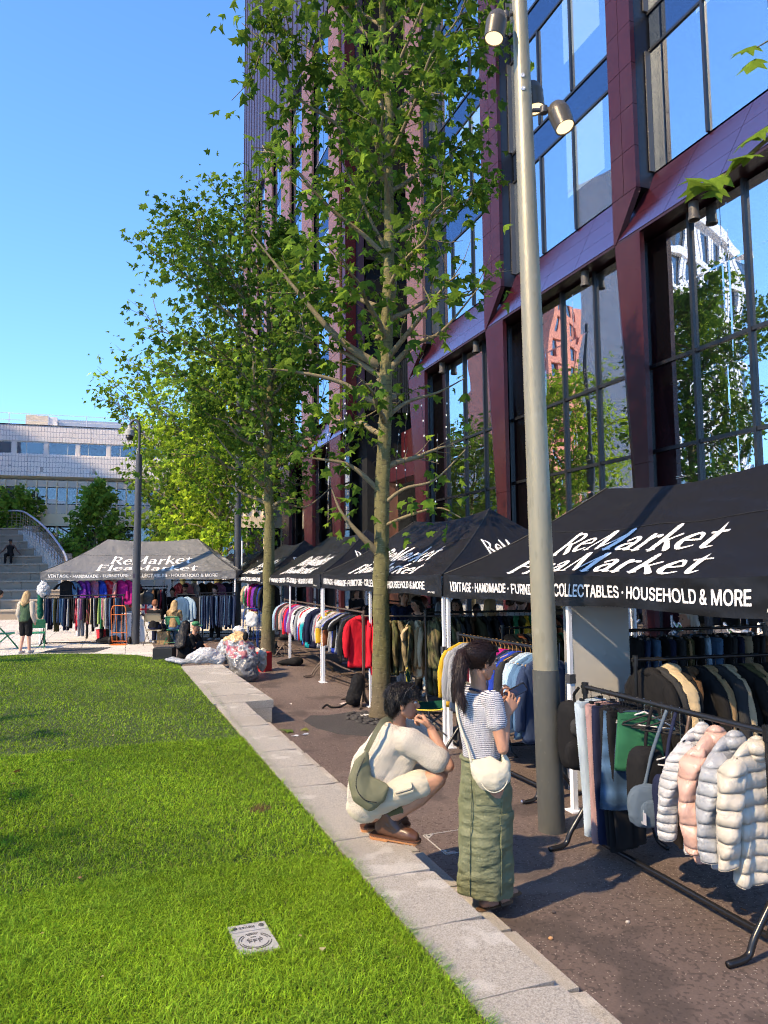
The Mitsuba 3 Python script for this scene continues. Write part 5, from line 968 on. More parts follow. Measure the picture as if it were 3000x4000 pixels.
k11 = thing('clothes_line', 'line of bright tops strung under the frontal tent, above the trousers rail', 'clothes line'); add('cord', tube([fxy(.4, .35, 1.98), fxy(2.9, .35, 1.93)], .006, 5), 'm_white_paint', k11)
items = [it('tee', 'black'), it('tee', 'denim'), it('top', 'purple', '', .42, .5), it('vest', 'purple'), it('vest', 'mauve', 'floral'), it('top', 'royal', '', .4, .6), it('vest', 'red', 'floral'), it('vest', 'salmon', 'floral'), it('top', 'magenta', '', .4, .55), it('top', 'magenta', '', .4, .6), it('top', 'wine', '', .4, .7)]
hang(fxy(.45, .35), fxy(2.95, .35), 1.98, items, 'on the frontal tent\'s line of tops', 'its left end', seed=52, base_rot=62, jit=15)
k13, A13, B13, _ = rail('dark rail with the flag waistcoat in the middle of the frontal tent', fxy(2.95, .25), fxy(3.75, .35), 1.70)
items = [it('coat', 'black'), it('coat', 'charcoal'), it('top', 'palegrey'), it('coat', 'brown'), it('coat', 'black'), it('top', 'wine'), it('coat', 'black')]
hang(A13, B13, 1.70, items, 'on the frontal tent\'s middle rail', 'its left end', seed=53)
vk = thing('leather_waistcoat', 'black leather waistcoat with a union flag on its back, hung facing the lawn', 'waistcoat'); r = np.random.default_rng(3); m, C = garment('vest', .46, .60, .05, COL['black'], r); vp = fxy(3.27, -.12, 1.62); add('leather', xf(m, rotz(math.radians(2)), vp), 'm_paint', vk, smooth=True, color=C)
fl_ = lambda poly, z, c, nm: add(nm, poly_prism(poly, z, z + .004, fx, Z, vp + Z * -.60 - fy * .062, -fy), 'm_flat', vk, color=c)
fl_(sbox(-.2, -.15, .2, .15), 0, (.03, .035, .12), 'flag_ground')
dg = unary_union([LineString([(-.2, -.15), (.2, .15)]).buffer(.030), LineString([(-.2, .15), (.2, -.15)]).buffer(.030)]).intersection(sbox(-.2, -.15, .2, .15)); fl_(unary_union([dg, sbox(-.055, -.15, .055, .15), sbox(-.2, -.05, .2, .05)]), .0045, (.6, .58, .52), 'flag_white'); fl_(unary_union([sbox(-.03, -.15, .03, .15), sbox(-.2, -.028, .2, .028)]), .009, (.5, .02, .03), 'flag_red')
k12, A12, B12, _ = rail('black rail of blue jeans at the right of the frontal tent', fxy(4.85, -.15), fxy(5.95, .0), 1.49, spread=.26)
hang(A12, B12, 1.49, [it('jeans', ['indigo', 'denim', 'indigo', 'navy', 'indigo'][i % 5] if i else 'grey', 'denim', .36, .92, .024) for i in range(24)], 'on the frontal tent\'s jeans rail', 'its left end', seed=54)
items = [it('coat', 'denim', 'denim'), it('coat', 'pale_denim', 'denim'), it('coat', 'black')]
k14, A14, B14, _ = rail('short dark rail of ripped denim jackets beside the jeans rail', fxy(4.15, .05), fxy(4.75, .0), 1.45, spread=.2); hang(A14, B14, 1.45, items, 'on the short rail beside the jeans', 'its left end', seed=55, base_rot=70)
k15, A15, B15, _ = rail('tall rail of coats and bright jackets under the fourth tent', P(22.4, 4.1), P(19.6, 4.15), 1.85, 'm_black_metal')
items = [it('coat', 'beige', '', .5, 1.05), it('coat', 'green', 'stripe'), it('coat', 'magenta'), it('coat', 'black'), it('coat', 'magenta'), it('coat', 'wine'), it('coat', 'purple'), it('coat', 'purple'), it('top', 'navy'), it('coat', 'black'), it('top', 'royal'), it('coat', 'charcoal')]
hang(A15, B15, 1.85, items, 'on the fourth tent\'s tall rail', 'its far end', seed=56)
items = [it('top', 'wine', 'floral'), it('top', 'pink'), it('top', 'palegrey'), it('top', 'black'), it('coat', 'brown'), it('top', 'mauve'), it('top', 'navy'), it('top', 'black')]
k16, A16, B16, _ = rail('rail of tops at the back of the frontal tent', fxy(3.4, 2.3), fxy(5.7, 2.3), 1.85); hang(A16, B16, 1.85, items, 'on the frontal tent\'s back rail', 'its left end', seed=57, base_rot=60)
# ================================================================ people
_S = trimesh.creation.icosphere(subdivisions=2).vertices
_S1 = trimesh.creation.icosphere(subdivisions=1).vertices
def hull(balls, fine=True):
    S = _S if fine else _S1
    return m3.Manifold.hull_points(np.vstack([S * (np.asarray(r) if np.ndim(r) else r) + np.asarray(c, float) for c, r in balls]))
def chain(pts, rs, fine=True): return [hull([(a, ra), (b, rb)], fine) for a, b, ra, rb in zip(pts[:-1], pts[1:], rs[:-1], rs[1:])]
def fuse(ms): return m3.Manifold.batch_boolean(ms, m3.OpType.Add)
def soften(M, L=.02, it_=10, lamb=.5):
    m = M.refine_to_length(L).to_mesh(); t = trimesh.Trimesh(m.vert_properties[:, :3], m.tri_verts, process=True)
    v0 = np.array(t.vertices); trimesh.smoothing.filter_taubin(t, lamb=lamb, nu=lamb + .02, iterations=it_); v = np.array(t.vertices); d = v - v0; n = np.linalg.norm(d, axis=1); lim = 1.3 * L; d *= np.minimum(1, lim / np.maximum(n, 1e-9))[:, None]; d[~np.isfinite(d).all(1)] = 0
    return trimesh.Trimesh(v0 + d, t.faces, process=False)
def wrinkle(t, amp, f, seed=0, stretch=(1, 1, 1)):
    v = np.array(t.vertices); n = np.array(t.vertex_normals); q = meshkit.fbm(v * f * np.asarray(stretch) + seed * 7.3, 3, seed) - .5; return trimesh.Trimesh(v + n * (q * amp)[:, None], t.faces, process=False)
def man(t): return m3.Manifold(m3.Mesh(np.asarray(t.vertices, np.float32), np.asarray(t.faces, np.uint32)))
def f_skin(p, n, uv): return mix((.36, .185, .112), (.43, .225, .145), fbm(p.x * 30, p.y * 30, p.z * 30))
mat('skin', base_color=proc(f_skin), roughness=.55, specular=.25)
mat('skin_vc', base_color=VC, roughness=.5, specular=.4)
bump('hair', lambda p, n, uv: noise(p.x * 300, p.y * 300, p.z * 26) + .7 * noise(p.x * 110, p.y * 110, p.z * 9), .0028, 1e-3, base_color=VC, roughness=.42, specular=.35)
def frame(az, pitch=0.0):
    a = math.radians(az); f = np.array([math.sin(a), math.cos(a), 0]); r = np.array([f[1], -f[0], 0]); p = math.radians(pitch); return r, f * math.cos(p) + Z * math.sin(p), np.cross(r, f * math.cos(p) + Z * math.sin(p))
def head(c, az, pitch=0, k=1.0, fine=True):
    """Skull, jaw, nose, lips, brow and ears round the centre c; k = 1 is a head 0.225 m high."""
    r, f, u = frame(az, pitch); W = lambda x, y, z: np.asarray(c) + (r * x + f * y + u * z) * k
    el = lambda o, s: hull([(W(*o) , 0)], fine) if 0 else m3.Manifold.hull_points(((_S if fine else _S1) * np.asarray(s) * k) @ np.vstack([r, f, u]) + W(*o))
    ms = [el((0, -.012, .022), (.074, .094, .088)), m3.Manifold.hull_points(np.vstack([(_S1 * s * k) + W(*o) for o, s in (((0, .02, 0), .066), ((0, .062, -.078), .026), ((.03, .045, -.075), .022), ((-.03, .045, -.075), .022), ((.05, -.005, -.05), .022), ((-.05, -.005, -.05), .022))]))]
    ms += [m3.Manifold.hull_points(np.vstack([(_S1 * s * k) + W(*o) for o, s in (((0, .082, .022), .008), ((0, .106, -.018), .0115), ((.012, .09, -.024), .008), ((-.012, .09, -.024), .008))]))]
    ms += [el((0, .084, -.046), (.022, .011, .006)), el((0, .083, -.056), (.019, .011, .007)), el((0, .078, .036), (.048, .014, .010))]
    for s in (-1, 1): ms.append(m3.Manifold.hull_points(((_S1 * np.array([.010, .018, .032]) * k)) @ np.vstack([(r + f * -.35 * s * 1), f, u]) + W(.074 * s, -.012, -.008)))
    return ms, W, (r, f, u)
def eyes(key, W, F, k=1.0):
    r, f, u = F
    for s in (-1, 1):
        e = add('eye', ell(W(.031 * s, .0735, .012), .0125 * k, .0125 * k, .0085 * k, sub=2), 'm_flat', key, smooth=True, color=(.7, .66, .62)); add('iris', ell(W(.031 * s, .0832, .012), .0050 * k, .0055 * k, .0055 * k, sub=1), 'm_flat', e, smooth=True, color=(.03, .015, .01))
        add('eyebrow', tube([W(.014 * s, .090, .034), W(.032 * s, .088, .040), W(.050 * s, .074, .034)], .0035 * k, 5), 'm_flat', key, smooth=True, color=(.02, .013, .01))
def hand(wrist, d, palm_n, side, curl, k=1.0, spread=1.0, thumb=.6):
    """d: where the fingers point; palm_n: the way the palm faces; side: +1 when the thumb lies towards cross(d, palm_n). curl: bend per finger in radians."""
    d = np.asarray(d, float) / np.linalg.norm(d); pn = np.asarray(palm_n, float); pn -= d * (d @ pn); pn /= np.linalg.norm(pn); t = np.cross(d, pn) * side; w = np.asarray(wrist, float); ms = []
    A = lambda a, b, c: w + (d * a + t * b + pn * c) * k
    ms.append(m3.Manifold.hull_points(np.vstack([_S1 * s * k + A(a, b, c) for a, b, c, s in ((.0, .014, 0, .018), (.0, -.014, 0, .018), (.082, .033, 0, .012), (.085, .01, 0, .0125), (.082, -.014, 0, .012), (.074, -.034, .002, .011), (.03, .034, .004, .014))])))
    for i, (b, L, r_) in enumerate(((.033, .074, .0092), (.011, .083, .0095), (-.012, .077, .0090), (-.033, .060, .0080))):
        c = curl[i] if np.ndim(curl) else curl; p = A(.082, b, 0); dirv = d + t * (b * 2.2 * spread); dirv /= np.linalg.norm(dirv); pts = [p]; ang = 0
        for seg, part in enumerate((.44, .32, .24)):
            ang += c * (.75, 1.0, .7)[seg]; v = dirv * math.cos(ang) + pn * math.sin(ang); pts.append(pts[-1] + v * L * part * k)
        ms += chain(pts, [r_ * k, r_ * .95 * k, r_ * .88 * k, r_ * .72 * k], True)
    tp = [A(.018, .030, .006), A(.045, .052 + .012 * (1 - thumb), .016 + .01 * thumb), A(.074, .056 - .020 * thumb + .02 * (1 - thumb), .030 + .012 * thumb), A(.096, .050 - .030 * thumb + .022 * (1 - thumb), .034 + .016 * thumb)]
    ms += chain(tp, [.0145 * k, .0120 * k, .0108 * k, .0082 * k], True); return ms
# ---------------------------------------------------------------- woman with a phone
wk = thing('person', 'standing woman in a striped tee shirt and long olive skirt looking at her phone', 'person')
HC = np.array([.612, 4.55, 1.525]); hm, W, F = head(HC, 64, -16, 1.0)
r_, f_, u_ = F
shR, shL = np.array([.655, 4.435, 1.305]), np.array([.515, 4.66, 1.31]); elR, wrR = np.array([.700, 4.36, 1.035]), np.array([.742, 4.45, 1.228]); elL, wrL = np.array([.66, 4.72, 1.06]), np.array([.765, 4.585, 1.245])
pel, wai, che = np.array([.605, 4.55, .86]), np.array([.590, 4.55, 1.02]), np.array([.585, 4.55, 1.22])
fw = np.array([.87, .49, 0]); sd_ = np.array([.49, -.87, 0])
E3 = lambda a, b, c: np.abs(sd_) * 0 + np.array([1.0, 1, 1]) * 0 + np.array([a, b, c])
def torso_ball(c, rs, rf, rz): return (_S * np.array([rs, rf, rz])) @ np.vstack([sd_, fw, Z]) + c
def torso(levels): return [m3.Manifold.hull_points(np.vstack([torso_ball(*a), torso_ball(*b)])) for a, b in zip(levels[:-1], levels[1:])]
fR, fL = P(4.52 - .10, 2.36) , P(4.62 + .06, 2.42)
fR = np.array([.615, 4.545, 0]); fL = np.array([.69, 4.66, 0])
hipR, hipL = pel + sd_ * .085 - Z * .03, pel - sd_ * .085 - Z * .03
body = torso([(pel, .15, .11, .09), (wai, .115, .085, .07), (che, .145, .10, .09), (np.array([.583, 4.55, 1.30]), .13, .07, .05)])
body += chain([np.array([.578, 4.55, 1.29]), np.array([.588, 4.552, 1.38]), HC + (-f_ * .02 - u_ * .06)], [.062, .047, .05])
for s, e, w in ((shR, elR, wrR), (shL, elL, wrL)): body += chain([np.array([.585, 4.55, 1.285]) * .35 + s * .65, s, s * .5 + e * .5, e, e * .55 + w * .45, w], [.055, .047, .041, .034, .033, .0225])
for h, ft in ((hipR, fR), (hipL, fL)): kn = (h + ft) / 2 + fw * .02 + Z * .03; an = ft + Z * .11; body += chain([h, kn, kn * .6 + an * .4 - fw * .015, an], [.082, .055, .052, .034]); body += [hull([(ft + Z * .075 - fw * .03, .028), (ft + Z * .055 + fw * .04, .026), (ft + Z * .052 + fw * .15, .018)])]
base = soften(fuse(body), .018, 8); hd_ = soften(fuse(hm), .009, 5)
dR = np.array([.42, .28, .60]); hR = soften(fuse(hand(wrR, dR, (-.35, .75, -.25), 1, (.50, .62, .62, .22), 1.0, 1.1, .75)), .0035, 4)
dL = np.array([.30, -.25, .85]); hL = soften(fuse(hand(wrL, dL, (-.45, -.35, .3), -1, (.65, .75, .8, .85), 1.0, .6, .6)), .0045, 4)
add('body', fuse([man(base), man(hd_), man(hR), man(hL)]), 'm_skin', wk, smooth=True); eyes(wk, W, F)
ph = thing('phone', 'black smartphone in the hands of the woman in the striped tee', 'phone'); pc = np.array([.815, 4.53, 1.345]); px_ = np.array([.80, -.15, .45]); px_ /= np.linalg.norm(px_); pu = np.array([-.15, .72, .42]); pu -= px_ * (px_ @ pu); pu /= np.linalg.norm(pu); pn_ = np.cross(px_, pu); 
def slab(c, ex, ey, ez, a, b, t, rr): return poly_prism(sbox(-a + rr, -b + rr, a - rr, b - rr).buffer(rr, 6), -t, t, ex, ey, c, ez)
add('case', slab(pc, px_, pn_, pu, .074, .036, .0045, .009), 'm_black_metal', ph, smooth=30); mat('screen', base_color=rgb(.05, .09, .16), roughness=.12, specular=.6); add('screen', slab(pc - pn_ * 0, px_, pn_, pu, .069, .032, .0049, .007), 'm_screen', ph, smooth=30)
# tee shirt: narrow navy stripes on white
def f_stripe(p, n, uv):
    q = p.z + .005 * noise(p.x * 16, p.y * 16, p.z * 9) + .10 * (p.x - .6) * dr.select((p.x > .66) & (p.z < 1.33) & (p.y < 4.47), 1.0, 0.0)
    s = q / .0115; return mix((.50, .50, .52), (.035, .04, .075), smoothstep(.52, .62, s - dr.floor(s)) * smoothstep(1.0, .9, s - dr.floor(s) + 0.0 * s))
mat('stripe_jersey', base_color=proc(f_stripe), roughness=.85)
tee = torso([(np.array([.596, 4.55, .915]), .135, .105, .02), (wai, .138, .105, .06), (np.array([.583, 4.55, 1.15]), .152, .112, .08), (np.array([.582, 4.55, 1.25]), .155, .105, .06), (np.array([.582, 4.55, 1.315]), .115, .075, .035)])
for s, e in ((shR, elR), (shL, elL)): tee += chain([np.array([.583, 4.55, 1.28]) * .4 + s * .6, s, s * .55 + e * .45], [.068, .064, .062])
tee = wrinkle(soften(fuse(tee), .014, 8), .022, 13, 3, (1, 1, .55)); tk = add('tee_shirt', tee, 'm_stripe_jersey', wk, smooth=True)
add('collar', tube([np.array([.583, 4.55, 1.338]) + sd_ * .060 * math.cos(a) + fw * .052 * math.sin(a) + Z * (.004 - .020 * math.sin(a)) for a in np.linspace(0, 2 * math.pi, 25)], .0075, 6), 'm_flat', tk, smooth=True, color=COL['navy'])
# skirt
def f_olive(p, n, uv): return mix((.105, .115, .058), (.155, .165, .09), fbm(p.x * 9, p.y * 9, p.z * 14, 4))
bump('twill', lambda p, n, uv: fbm(p.x * 10, p.y * 10, p.z * 22, 4) + .04 * noise(p.x * 300, p.y * 300, p.z * 300), .03, 2e-3, base_color=proc(f_olive), roughness=.7, sheen=.2)
R = []; g = np.linspace(0, 2 * np.pi, 72, endpoint=False)
for z, cx, a, b in ((.945, .598, .128, .105), (.90, .603, .138, .115), (.83, .610, .150, .125), (.73, .617, .160, .135), (.60, .614, .164, .138), (.45, .606, .166, .140), (.30, .602, .165, .142), (.2, .600, .166, .143), (.135, .598, .164, .142), (.130, .598, .150, .130)):
    t = (.945 - z) / .81; wv = 1 + .05 * t * np.cos(5 * g + 1.1) + .03 * t * np.cos(8 * g + .4 + 3 * t) + .018 * np.cos(3 * g + 9 * t)
    R.append(np.column_stack([np.full(72, cx), np.full(72, 4.55), np.full(72, z)]) + np.outer(np.cos(g) * a * wv, X1) + np.outer(np.sin(g) * b * wv, Y1) + np.outer(np.cos(g - .3) * -.012 * t, Z))
rr_ = bez(np.array(R).reshape(10, -1)[:, :3], 1)
Rf = [np.array(R[i]) * (1 - t) + np.array(R[i + 1]) * t for i in range(9) for t in np.linspace(0, 1, 7, endpoint=False)] + [np.array(R[9])]
m = loft(Rf); t = trimesh.Trimesh(*m, process=False); t = wrinkle(t, .030, 7.5, 5, (1, 1, 1.5)); t = wrinkle(t, .012, 19, 6, (1, 1, 1.2)); sk = add('skirt', t, 'm_twill', wk, smooth=True)
add('waistband', tube([np.array([.598, 4.55, .942]) + X1 * .130 * math.cos(a) + Y1 * .108 * math.sin(a) for a in np.linspace(0, 2 * math.pi, 33)], .012, 6), 'm_twill', sk, smooth=True)
def on_skirt(a, z, o=.0):   # a point on the skirt at angle a (0 = +x, -90 = towards the lawn)
    zs = [.945, .90, .83, .73, .60, .45, .30, .13][::-1]; cx = np.interp(z, zs, [.598, .602, .606, .614, .617, .610, .603, .598]); A = np.interp(z, zs, [.164, .165, .166, .164, .160, .150, .138, .128]); B = np.interp(z, zs, [.142, .142, .140, .138, .135, .125, .115, .105]); a = math.radians(a)
    return np.array([cx + (A + o) * math.cos(a), 4.55 + (B + o) * math.sin(a), z])
def patch_on(a0, a1, z0, z1, th, nm, par, skew=0):
    f = lambda u, v: np.array([[on_skirt(a0 + (a1 - a0) * uu + skew * vv, z0 + (z1 - z0) * vv, th + .004 * math.sin(math.pi * uu) * math.sin(math.pi * vv)) for uu, vv in zip(ur, vr)] for ur, vr in zip(u, v)])
    m, _ = grid(f, 8, 8); f2 = lambda u, v: f(u, v) * 1.0; b = np.array(m[0]); inn = np.array([[.608, 4.55, 0]]) * [1, 1, 0] + b * [0, 0, 1]; b2 = b + (inn - b) * .14; k_ = 8; n_ = len(b)
    ring = [i for i in range(k_)] + [i * k_ + k_ - 1 for i in range(1, k_)] + [(k_ - 1) * k_ + i for i in range(k_ - 2, -1, -1)] + [i * k_ for i in range(k_ - 2, 0, -1)]
    q = np.array([[ring[i], ring[(i + 1) % len(ring)], ring[(i + 1) % len(ring)] + n_, ring[i] + n_] for i in range(len(ring))]); add(nm, (np.vstack([b, b2]), np.vstack([m[1], q[:, [0, 1, 2]], q[:, [0, 2, 3]]])), 'm_twill', par, smooth=30)
patch_on(-62, -14, .435, .60, .007, 'cargo_pocket', sk); patch_on(-66, -12, .575, .63, .012, 'pocket_flap', sk); patch_on(-118, -66, .69, .84, .006, 'rear_pocket', sk)
for a in (-128, -60): add('seam', tube([on_skirt(a, z, .004) for z in np.linspace(.9, .16, 20)], .0035, 5), 'm_twill', sk, smooth=True)
mat('strap_cream', base_color=rgb(.5, .47, .36), roughness=.7)
# cream crescent bag on a strap
bk = thing('crescent_bag', 'cream crescent shoulder bag slung on the hip of the woman in stripes', 'bag')
ms = []; cr = [(.515, 4.405, .945, .012), (.545, 4.385, .90, .040), (.590, 4.355, .862, .058), (.645, 4.345, .858, .064), (.695, 4.355, .885, .056), (.722, 4.385, .935, .030), (.712, 4.42, .99, .012)]
for a, b in zip(cr[:-1], cr[1:]): ms.append(m3.Manifold.hull_points(np.vstack([(_S * np.array([c[3] * .9, c[3] * .62, c[3] * 1.12])) + np.array(c[:3]) for c in (a, b)] + ([(_S * .02) + np.array([.63, 4.40, .96])] if .5 < a[0] < .69 else []))))
bump('bag_nylon', lambda p, n, uv: fbm(p.x * 16, p.y * 16, p.z * 20, 3), .015, 2e-3, base_color=rgb(.46, .425, .325), roughness=.6)
t = wrinkle(soften(fuse(ms), .010, 45), .012, 18, 2); add('body', t, 'm_bag_nylon', bk, smooth=True)
add('piping', tube(bez([(.530, 4.362, .895), (.585, 4.312, .818), (.645, 4.300, .800), (.705, 4.315, .836), (.738, 4.362, .91)], 6), .0035, 5), 'm_strap_cream', bk, smooth=True)
add('strap', tube(bez([(.515, 4.40, .945), (.497, 4.43, 1.03), (.455, 4.50, 1.16), (.448, 4.585, 1.26), (.475, 4.64, 1.325), (.525, 4.665, 1.378), (.60, 4.70, 1.31), (.70, 4.62, 1.15), (.735, 4.47, 1.03), (.714, 4.415, .99)], 7), .0085, 6), 'm_strap_cream', bk, smooth=True)
# hair with a ponytail
hc = lambda x, y, z: W(x, y, z)
Bm = np.vstack([r_, f_, u_])
capm = [m3.Manifold.hull_points((_S * np.array([.083, .106, .098])) @ Bm + W(0, -.018, .032)), m3.Manifold.hull_points(np.vstack([_S1 * .05 + W(0, -.075, -.01), _S1 * .045 + W(0, -.085, .05), _S1 * .06 + W(0, -.05, .0)]))]
cap = fuse(capm); face = m3.Manifold.hull_points(np.vstack([_S1 * .001 + W(x, y, z) for x in (-.2, .2) for y, z in ((.062, .075), (.045, -.2), (.2, .075), (.2, -.2), (.022, -.02), (.018, -.2))])); low_ = m3.Manifold.hull_points(np.vstack([_S1 * .001 + W(x, y, z) for x in (-.2, .2) for y, z in ((-.2, -.075), (.2, -.03), (-.2, -.3), (.2, -.3))]))
hair = wrinkle(soften(cap - face - low_, .010, 6), .010, 24, 4, (1, 1, .4)); hk_ = add('hair', hair, 'm_hair', wk, smooth=True, color=(.022, .011, .009))
pp = bez([W(-.01, -.115, .035), W(-.012, -.150, .02), np.array([.463, 4.46, 1.51]), np.array([.452, 4.45, 1.43]), np.array([.449, 4.445, 1.365]), np.array([.470, 4.43, 1.31]), np.array([.482, 4.425, 1.262])], 4)
tail = soften(fuse(chain(list(pp), list(np.interp(np.linspace(0, 1, len(pp)), [0, .1, .25, .45, .62, .78, .9, 1], [.020, .026, .044, .040, .030, .026, .018, .006])))), .010, 5); tail = wrinkle(tail, .022, 30, 8, (1, 1, .35))
add('ponytail', tail, 'm_hair', wk, smooth=True, color=(.022, .011, .009)); add('hair_tie', tube([W(-.012, -.128, .032) + (np.cross(f_, r_) * math.sin(a) + r_ * math.cos(a)) * .021 for a in np.linspace(0, 6.283, 15)], .006, 5), 'm_rubber', wk, smooth=True)
def glasses(lab, W, up, back):
    gk = thing('sunglasses', lab, 'sunglasses')
    for s in (-1, 1):
        c = W(.034 * s, .055 - back, .120 + up); ex = (W(1, 0, 0) - W(0, 0, 0)); ey = (W(0, -.55, .84) - W(0, 0, 0)); ez = np.cross(ex, ey)
        add('lens', poly_prism(sbox(-.022, -.016, .022, .016).buffer(.006), -.002, .002, ex, ey, c, ez), 'm_mullion', gk, smooth=30); add('rim', tube([c + ex * .028 * math.cos(a) + ey * .022 * math.sin(a) for a in np.linspace(0, 6.283, 17)], .0028, 5), 'm_black_metal', gk, smooth=True)
        add('temple', tube([W(.066 * s, .052 - back, .118 + up), W(.088 * s, .0 - back * .5, .075 + up * .5), W(.086 * s, -.02, .01)], .003, 5), 'm_black_metal', gk, smooth=True)
    add('bridge', tube([W(-.008, .058 - back, .122 + up), W(.008, .058 - back, .122 + up)], .0025, 5), 'm_black_metal', gk)
def strands(hm_, key, n, L, dirf, col, seed, w=.0016):   # loose hairs over the hair mass
    r = np.random.default_rng(seed); tm = trimesh.Trimesh(np.asarray(hm_.vertices), np.asarray(hm_.faces), process=False); p, fi = trimesh.sample.sample_surface(tm, n, seed=seed); nn = tm.face_normals[fi]
    d = np.array([dirf(q) for q in p]) + r.normal(0, .20, (n, 3)); d -= nn * (d * nn).sum(1, keepdims=True) * .96; d /= np.linalg.norm(d, axis=1, keepdims=True) + 1e-9; s = np.cross(d, nn); l = L * (.5 + r.random(n))[:, None]
    a = p - nn * .002; b = p + d * l * .5 + nn * (.004 + .005 * r.random((n, 1))); c = p + d * l + nn * (.002 + .008 * r.random((n, 1))); ww = w * (.6 + .8 * r.random((n, 1)))
    v = np.stack([a - s * ww, a + s * ww, b - s * ww, b + s * ww, c], 1).reshape(-1, 3); f = (np.arange(n)[:, None, None] * 5 + np.array([[0, 1, 3], [0, 3, 2], [2, 3, 4]])[None]).reshape(-1, 3)
    add('loose_hair', (v, f), 'm_hair', key, kind='stuff', color=np.repeat(np.asarray(col) * (.7 + .7 * r.random((n, 1))), 5, 0))
root_ = W(-.01, -.125, .035)
strands(hair, wk, 4200, .06, lambda q: (root_ - q) / np.linalg.norm(root_ - q), (.020, .0095, .0075), 1, .0008); strands(tail, wk, 2600, .06, lambda q: np.array([.05, -.02, -1.0]), (.020, .0095, .0075), 2, .0008)
glasses('dark sunglasses pushed up on the head of the woman in stripes', W, -.018, .0)
for i, ft in enumerate((fR, fL)): add('sandal', hull([(ft + Z * .045 - fw * .055, np.array([.035, .035, .012])), (ft + Z * .045 + fw * .13, np.array([.04, .04, .012]))]), 'm_paint', wk, smooth=30, color=np.tile(COL['brown'], (1, 1)) if 0 else None) if 0 else None
def sole(key, ft, fwv, c, nm='sandal'):
    M = hull([(ft + Z * .043 - fwv * .05, np.array([.034, .034, .010])), (ft + Z * .043 + fwv * .15, np.array([.040, .040, .010]))]).to_mesh(); add(nm, (M.vert_properties[:, :3], M.tri_verts), 'm_paint', key, smooth=40, color=c)
    add(nm + '_strap', tube(bez([ft + Z * .045 + fwv * .08 - np.cross(Z, fwv) * .045, ft + Z * .085 + fwv * .07, ft + Z * .045 + fwv * .08 + np.cross(Z, fwv) * .045], 5), .008, 5), 'm_paint', key, smooth=True, color=c)
sole(wk, fR, fw, COL['brown']); sole(wk, fL, fw, COL['brown'])
# ---------------------------------------------------------------- squatting man
mk = thing('person', 'man squatting on the stone ledge in a cream knitted shirt and brown boots', 'person')
HC2 = np.array([.118, 4.93, 1.208]); hm, W2, F2 = head(HC2, 84, -4, 1.04); r2, f2, u2 = F2
pel = np.array([-.105, 4.95, .535]); spn = np.array([-.085, 4.95, .74]); che = np.array([.02, 4.95, .93]); nek = np.array([.07, 4.95, 1.06])
sR, eR, wR = np.array([.155, 4.775, .985]), np.array([.400, 4.715, .845]), np.array([.300, 4.815, 1.055]); sL, eL, wL = np.array([.125, 5.13, 1.0]), np.array([.385, 5.14, .835]), np.array([.35, 4.93, .87])
hR_, kR, aR = np.array([-.10, 4.86, .600]), np.array([.325, 4.735, .755]), np.array([.02, 4.868, .465]); hL_, kL, aL = np.array([-.10, 5.04, .600]), np.array([.372, 5.09, .70]), np.array([-.055, 5.045, .465])
body = [m3.Manifold.hull_points(np.vstack([_S * np.array(a[1]) + a[0], _S * np.array(b[1]) + b[0]])) for a, b in zip(*(lambda L: (L[:-1], L[1:]))([(pel, (.13, .16, .11)), (spn, (.12, .145, .12)), (che, (.12, .17, .12)), (np.array([.07, 4.95, 1.0]), (.09, .14, .06))]))]
body += chain([nek - Z * .03, nek, HC2 - f2 * .03 - u2 * .06], [.075, .062, .06])
for s, e, w in ((sR, eR, wR), (sL, eL, wL)): body += chain([s * .7 + np.array([.07, 4.95, .99]) * .3, s, s * .5 + e * .5, e, e * .6 + w * .4, w], [.065, .058, .05, .041, .042, .028])
for h, k_, a in ((hR_, kR, aR), (hL_, kL, aL)): body += chain([h, h * .5 + k_ * .5, k_, k_ * .62 + a * .38 - Z * .02, a], [.098, .082, .062, .058, .04])
base = soften(fuse(body), .02, 8); hd_ = soften(fuse(hm), .009, 5)
hr = soften(fuse(hand(wR, (-.42, .42, .55), (-.75, -.15, -.35), 1, (1.05, 1.1, 1.15, 1.2), 1.08, .35, .9)), .004, 4); hl = soften(fuse(hand(wL, (.15, -.75, -.2), (-.1, -.2, -.9), 1, (.5, .5, .5, .6), 1.05, .6, .3)), .005, 4)
add('body', fuse([man(base), man(hd_), man(hr), man(hl)]), 'm_skin', mk, smooth=True); eyes(mk, W2, F2, 1.04)
def f_knit(p, n, uv):
    c = p.x * .80 - p.z * .60 + p.y * .30; a = p.x * .6 + p.z * .8; b = c / .019; k = dr.floor(b); t = b - k; sgn = dr.select(k - 2 * dr.floor(k / 2) > .5, 1.0, -1.0); h = (a + sgn * t * .017) / .0075; hh = h - dr.floor(h)
    col = mix((.37, .33, .268), (.475, .435, .365), smoothstep(.3, .6, hh)); return mix(col, (.36, .295, .24), smoothstep(.40, .5, dr.abs(t - .5)) * .8)
bump('knit', lambda p, n, uv: smoothstep(.5, .38, dr.abs((p.x * .80 - p.z * .60 + p.y * .30) / .019 - dr.floor((p.x * .80 - p.z * .60 + p.y * .30) / .019) - .5)), .0025, 1e-3, base_color=proc(f_knit), roughness=.9, sheen=.3)
sh = [m3.Manifold.hull_points(np.vstack([_S * np.array(a[1]) + a[0], _S * np.array(b[1]) + b[0]])) for a, b in zip(*(lambda L: (L[:-1], L[1:]))([(np.array([-.125, 4.95, .53]), (.135, .17, .085)), (np.array([-.105, 4.95, .66]), (.165, .19, .12)), (np.array([-.055, 4.95, .80]), (.175, .20, .13)), (np.array([.02, 4.95, .93]), (.15, .195, .12)), (np.array([.055, 4.95, 1.01]), (.10, .16, .075))]))]
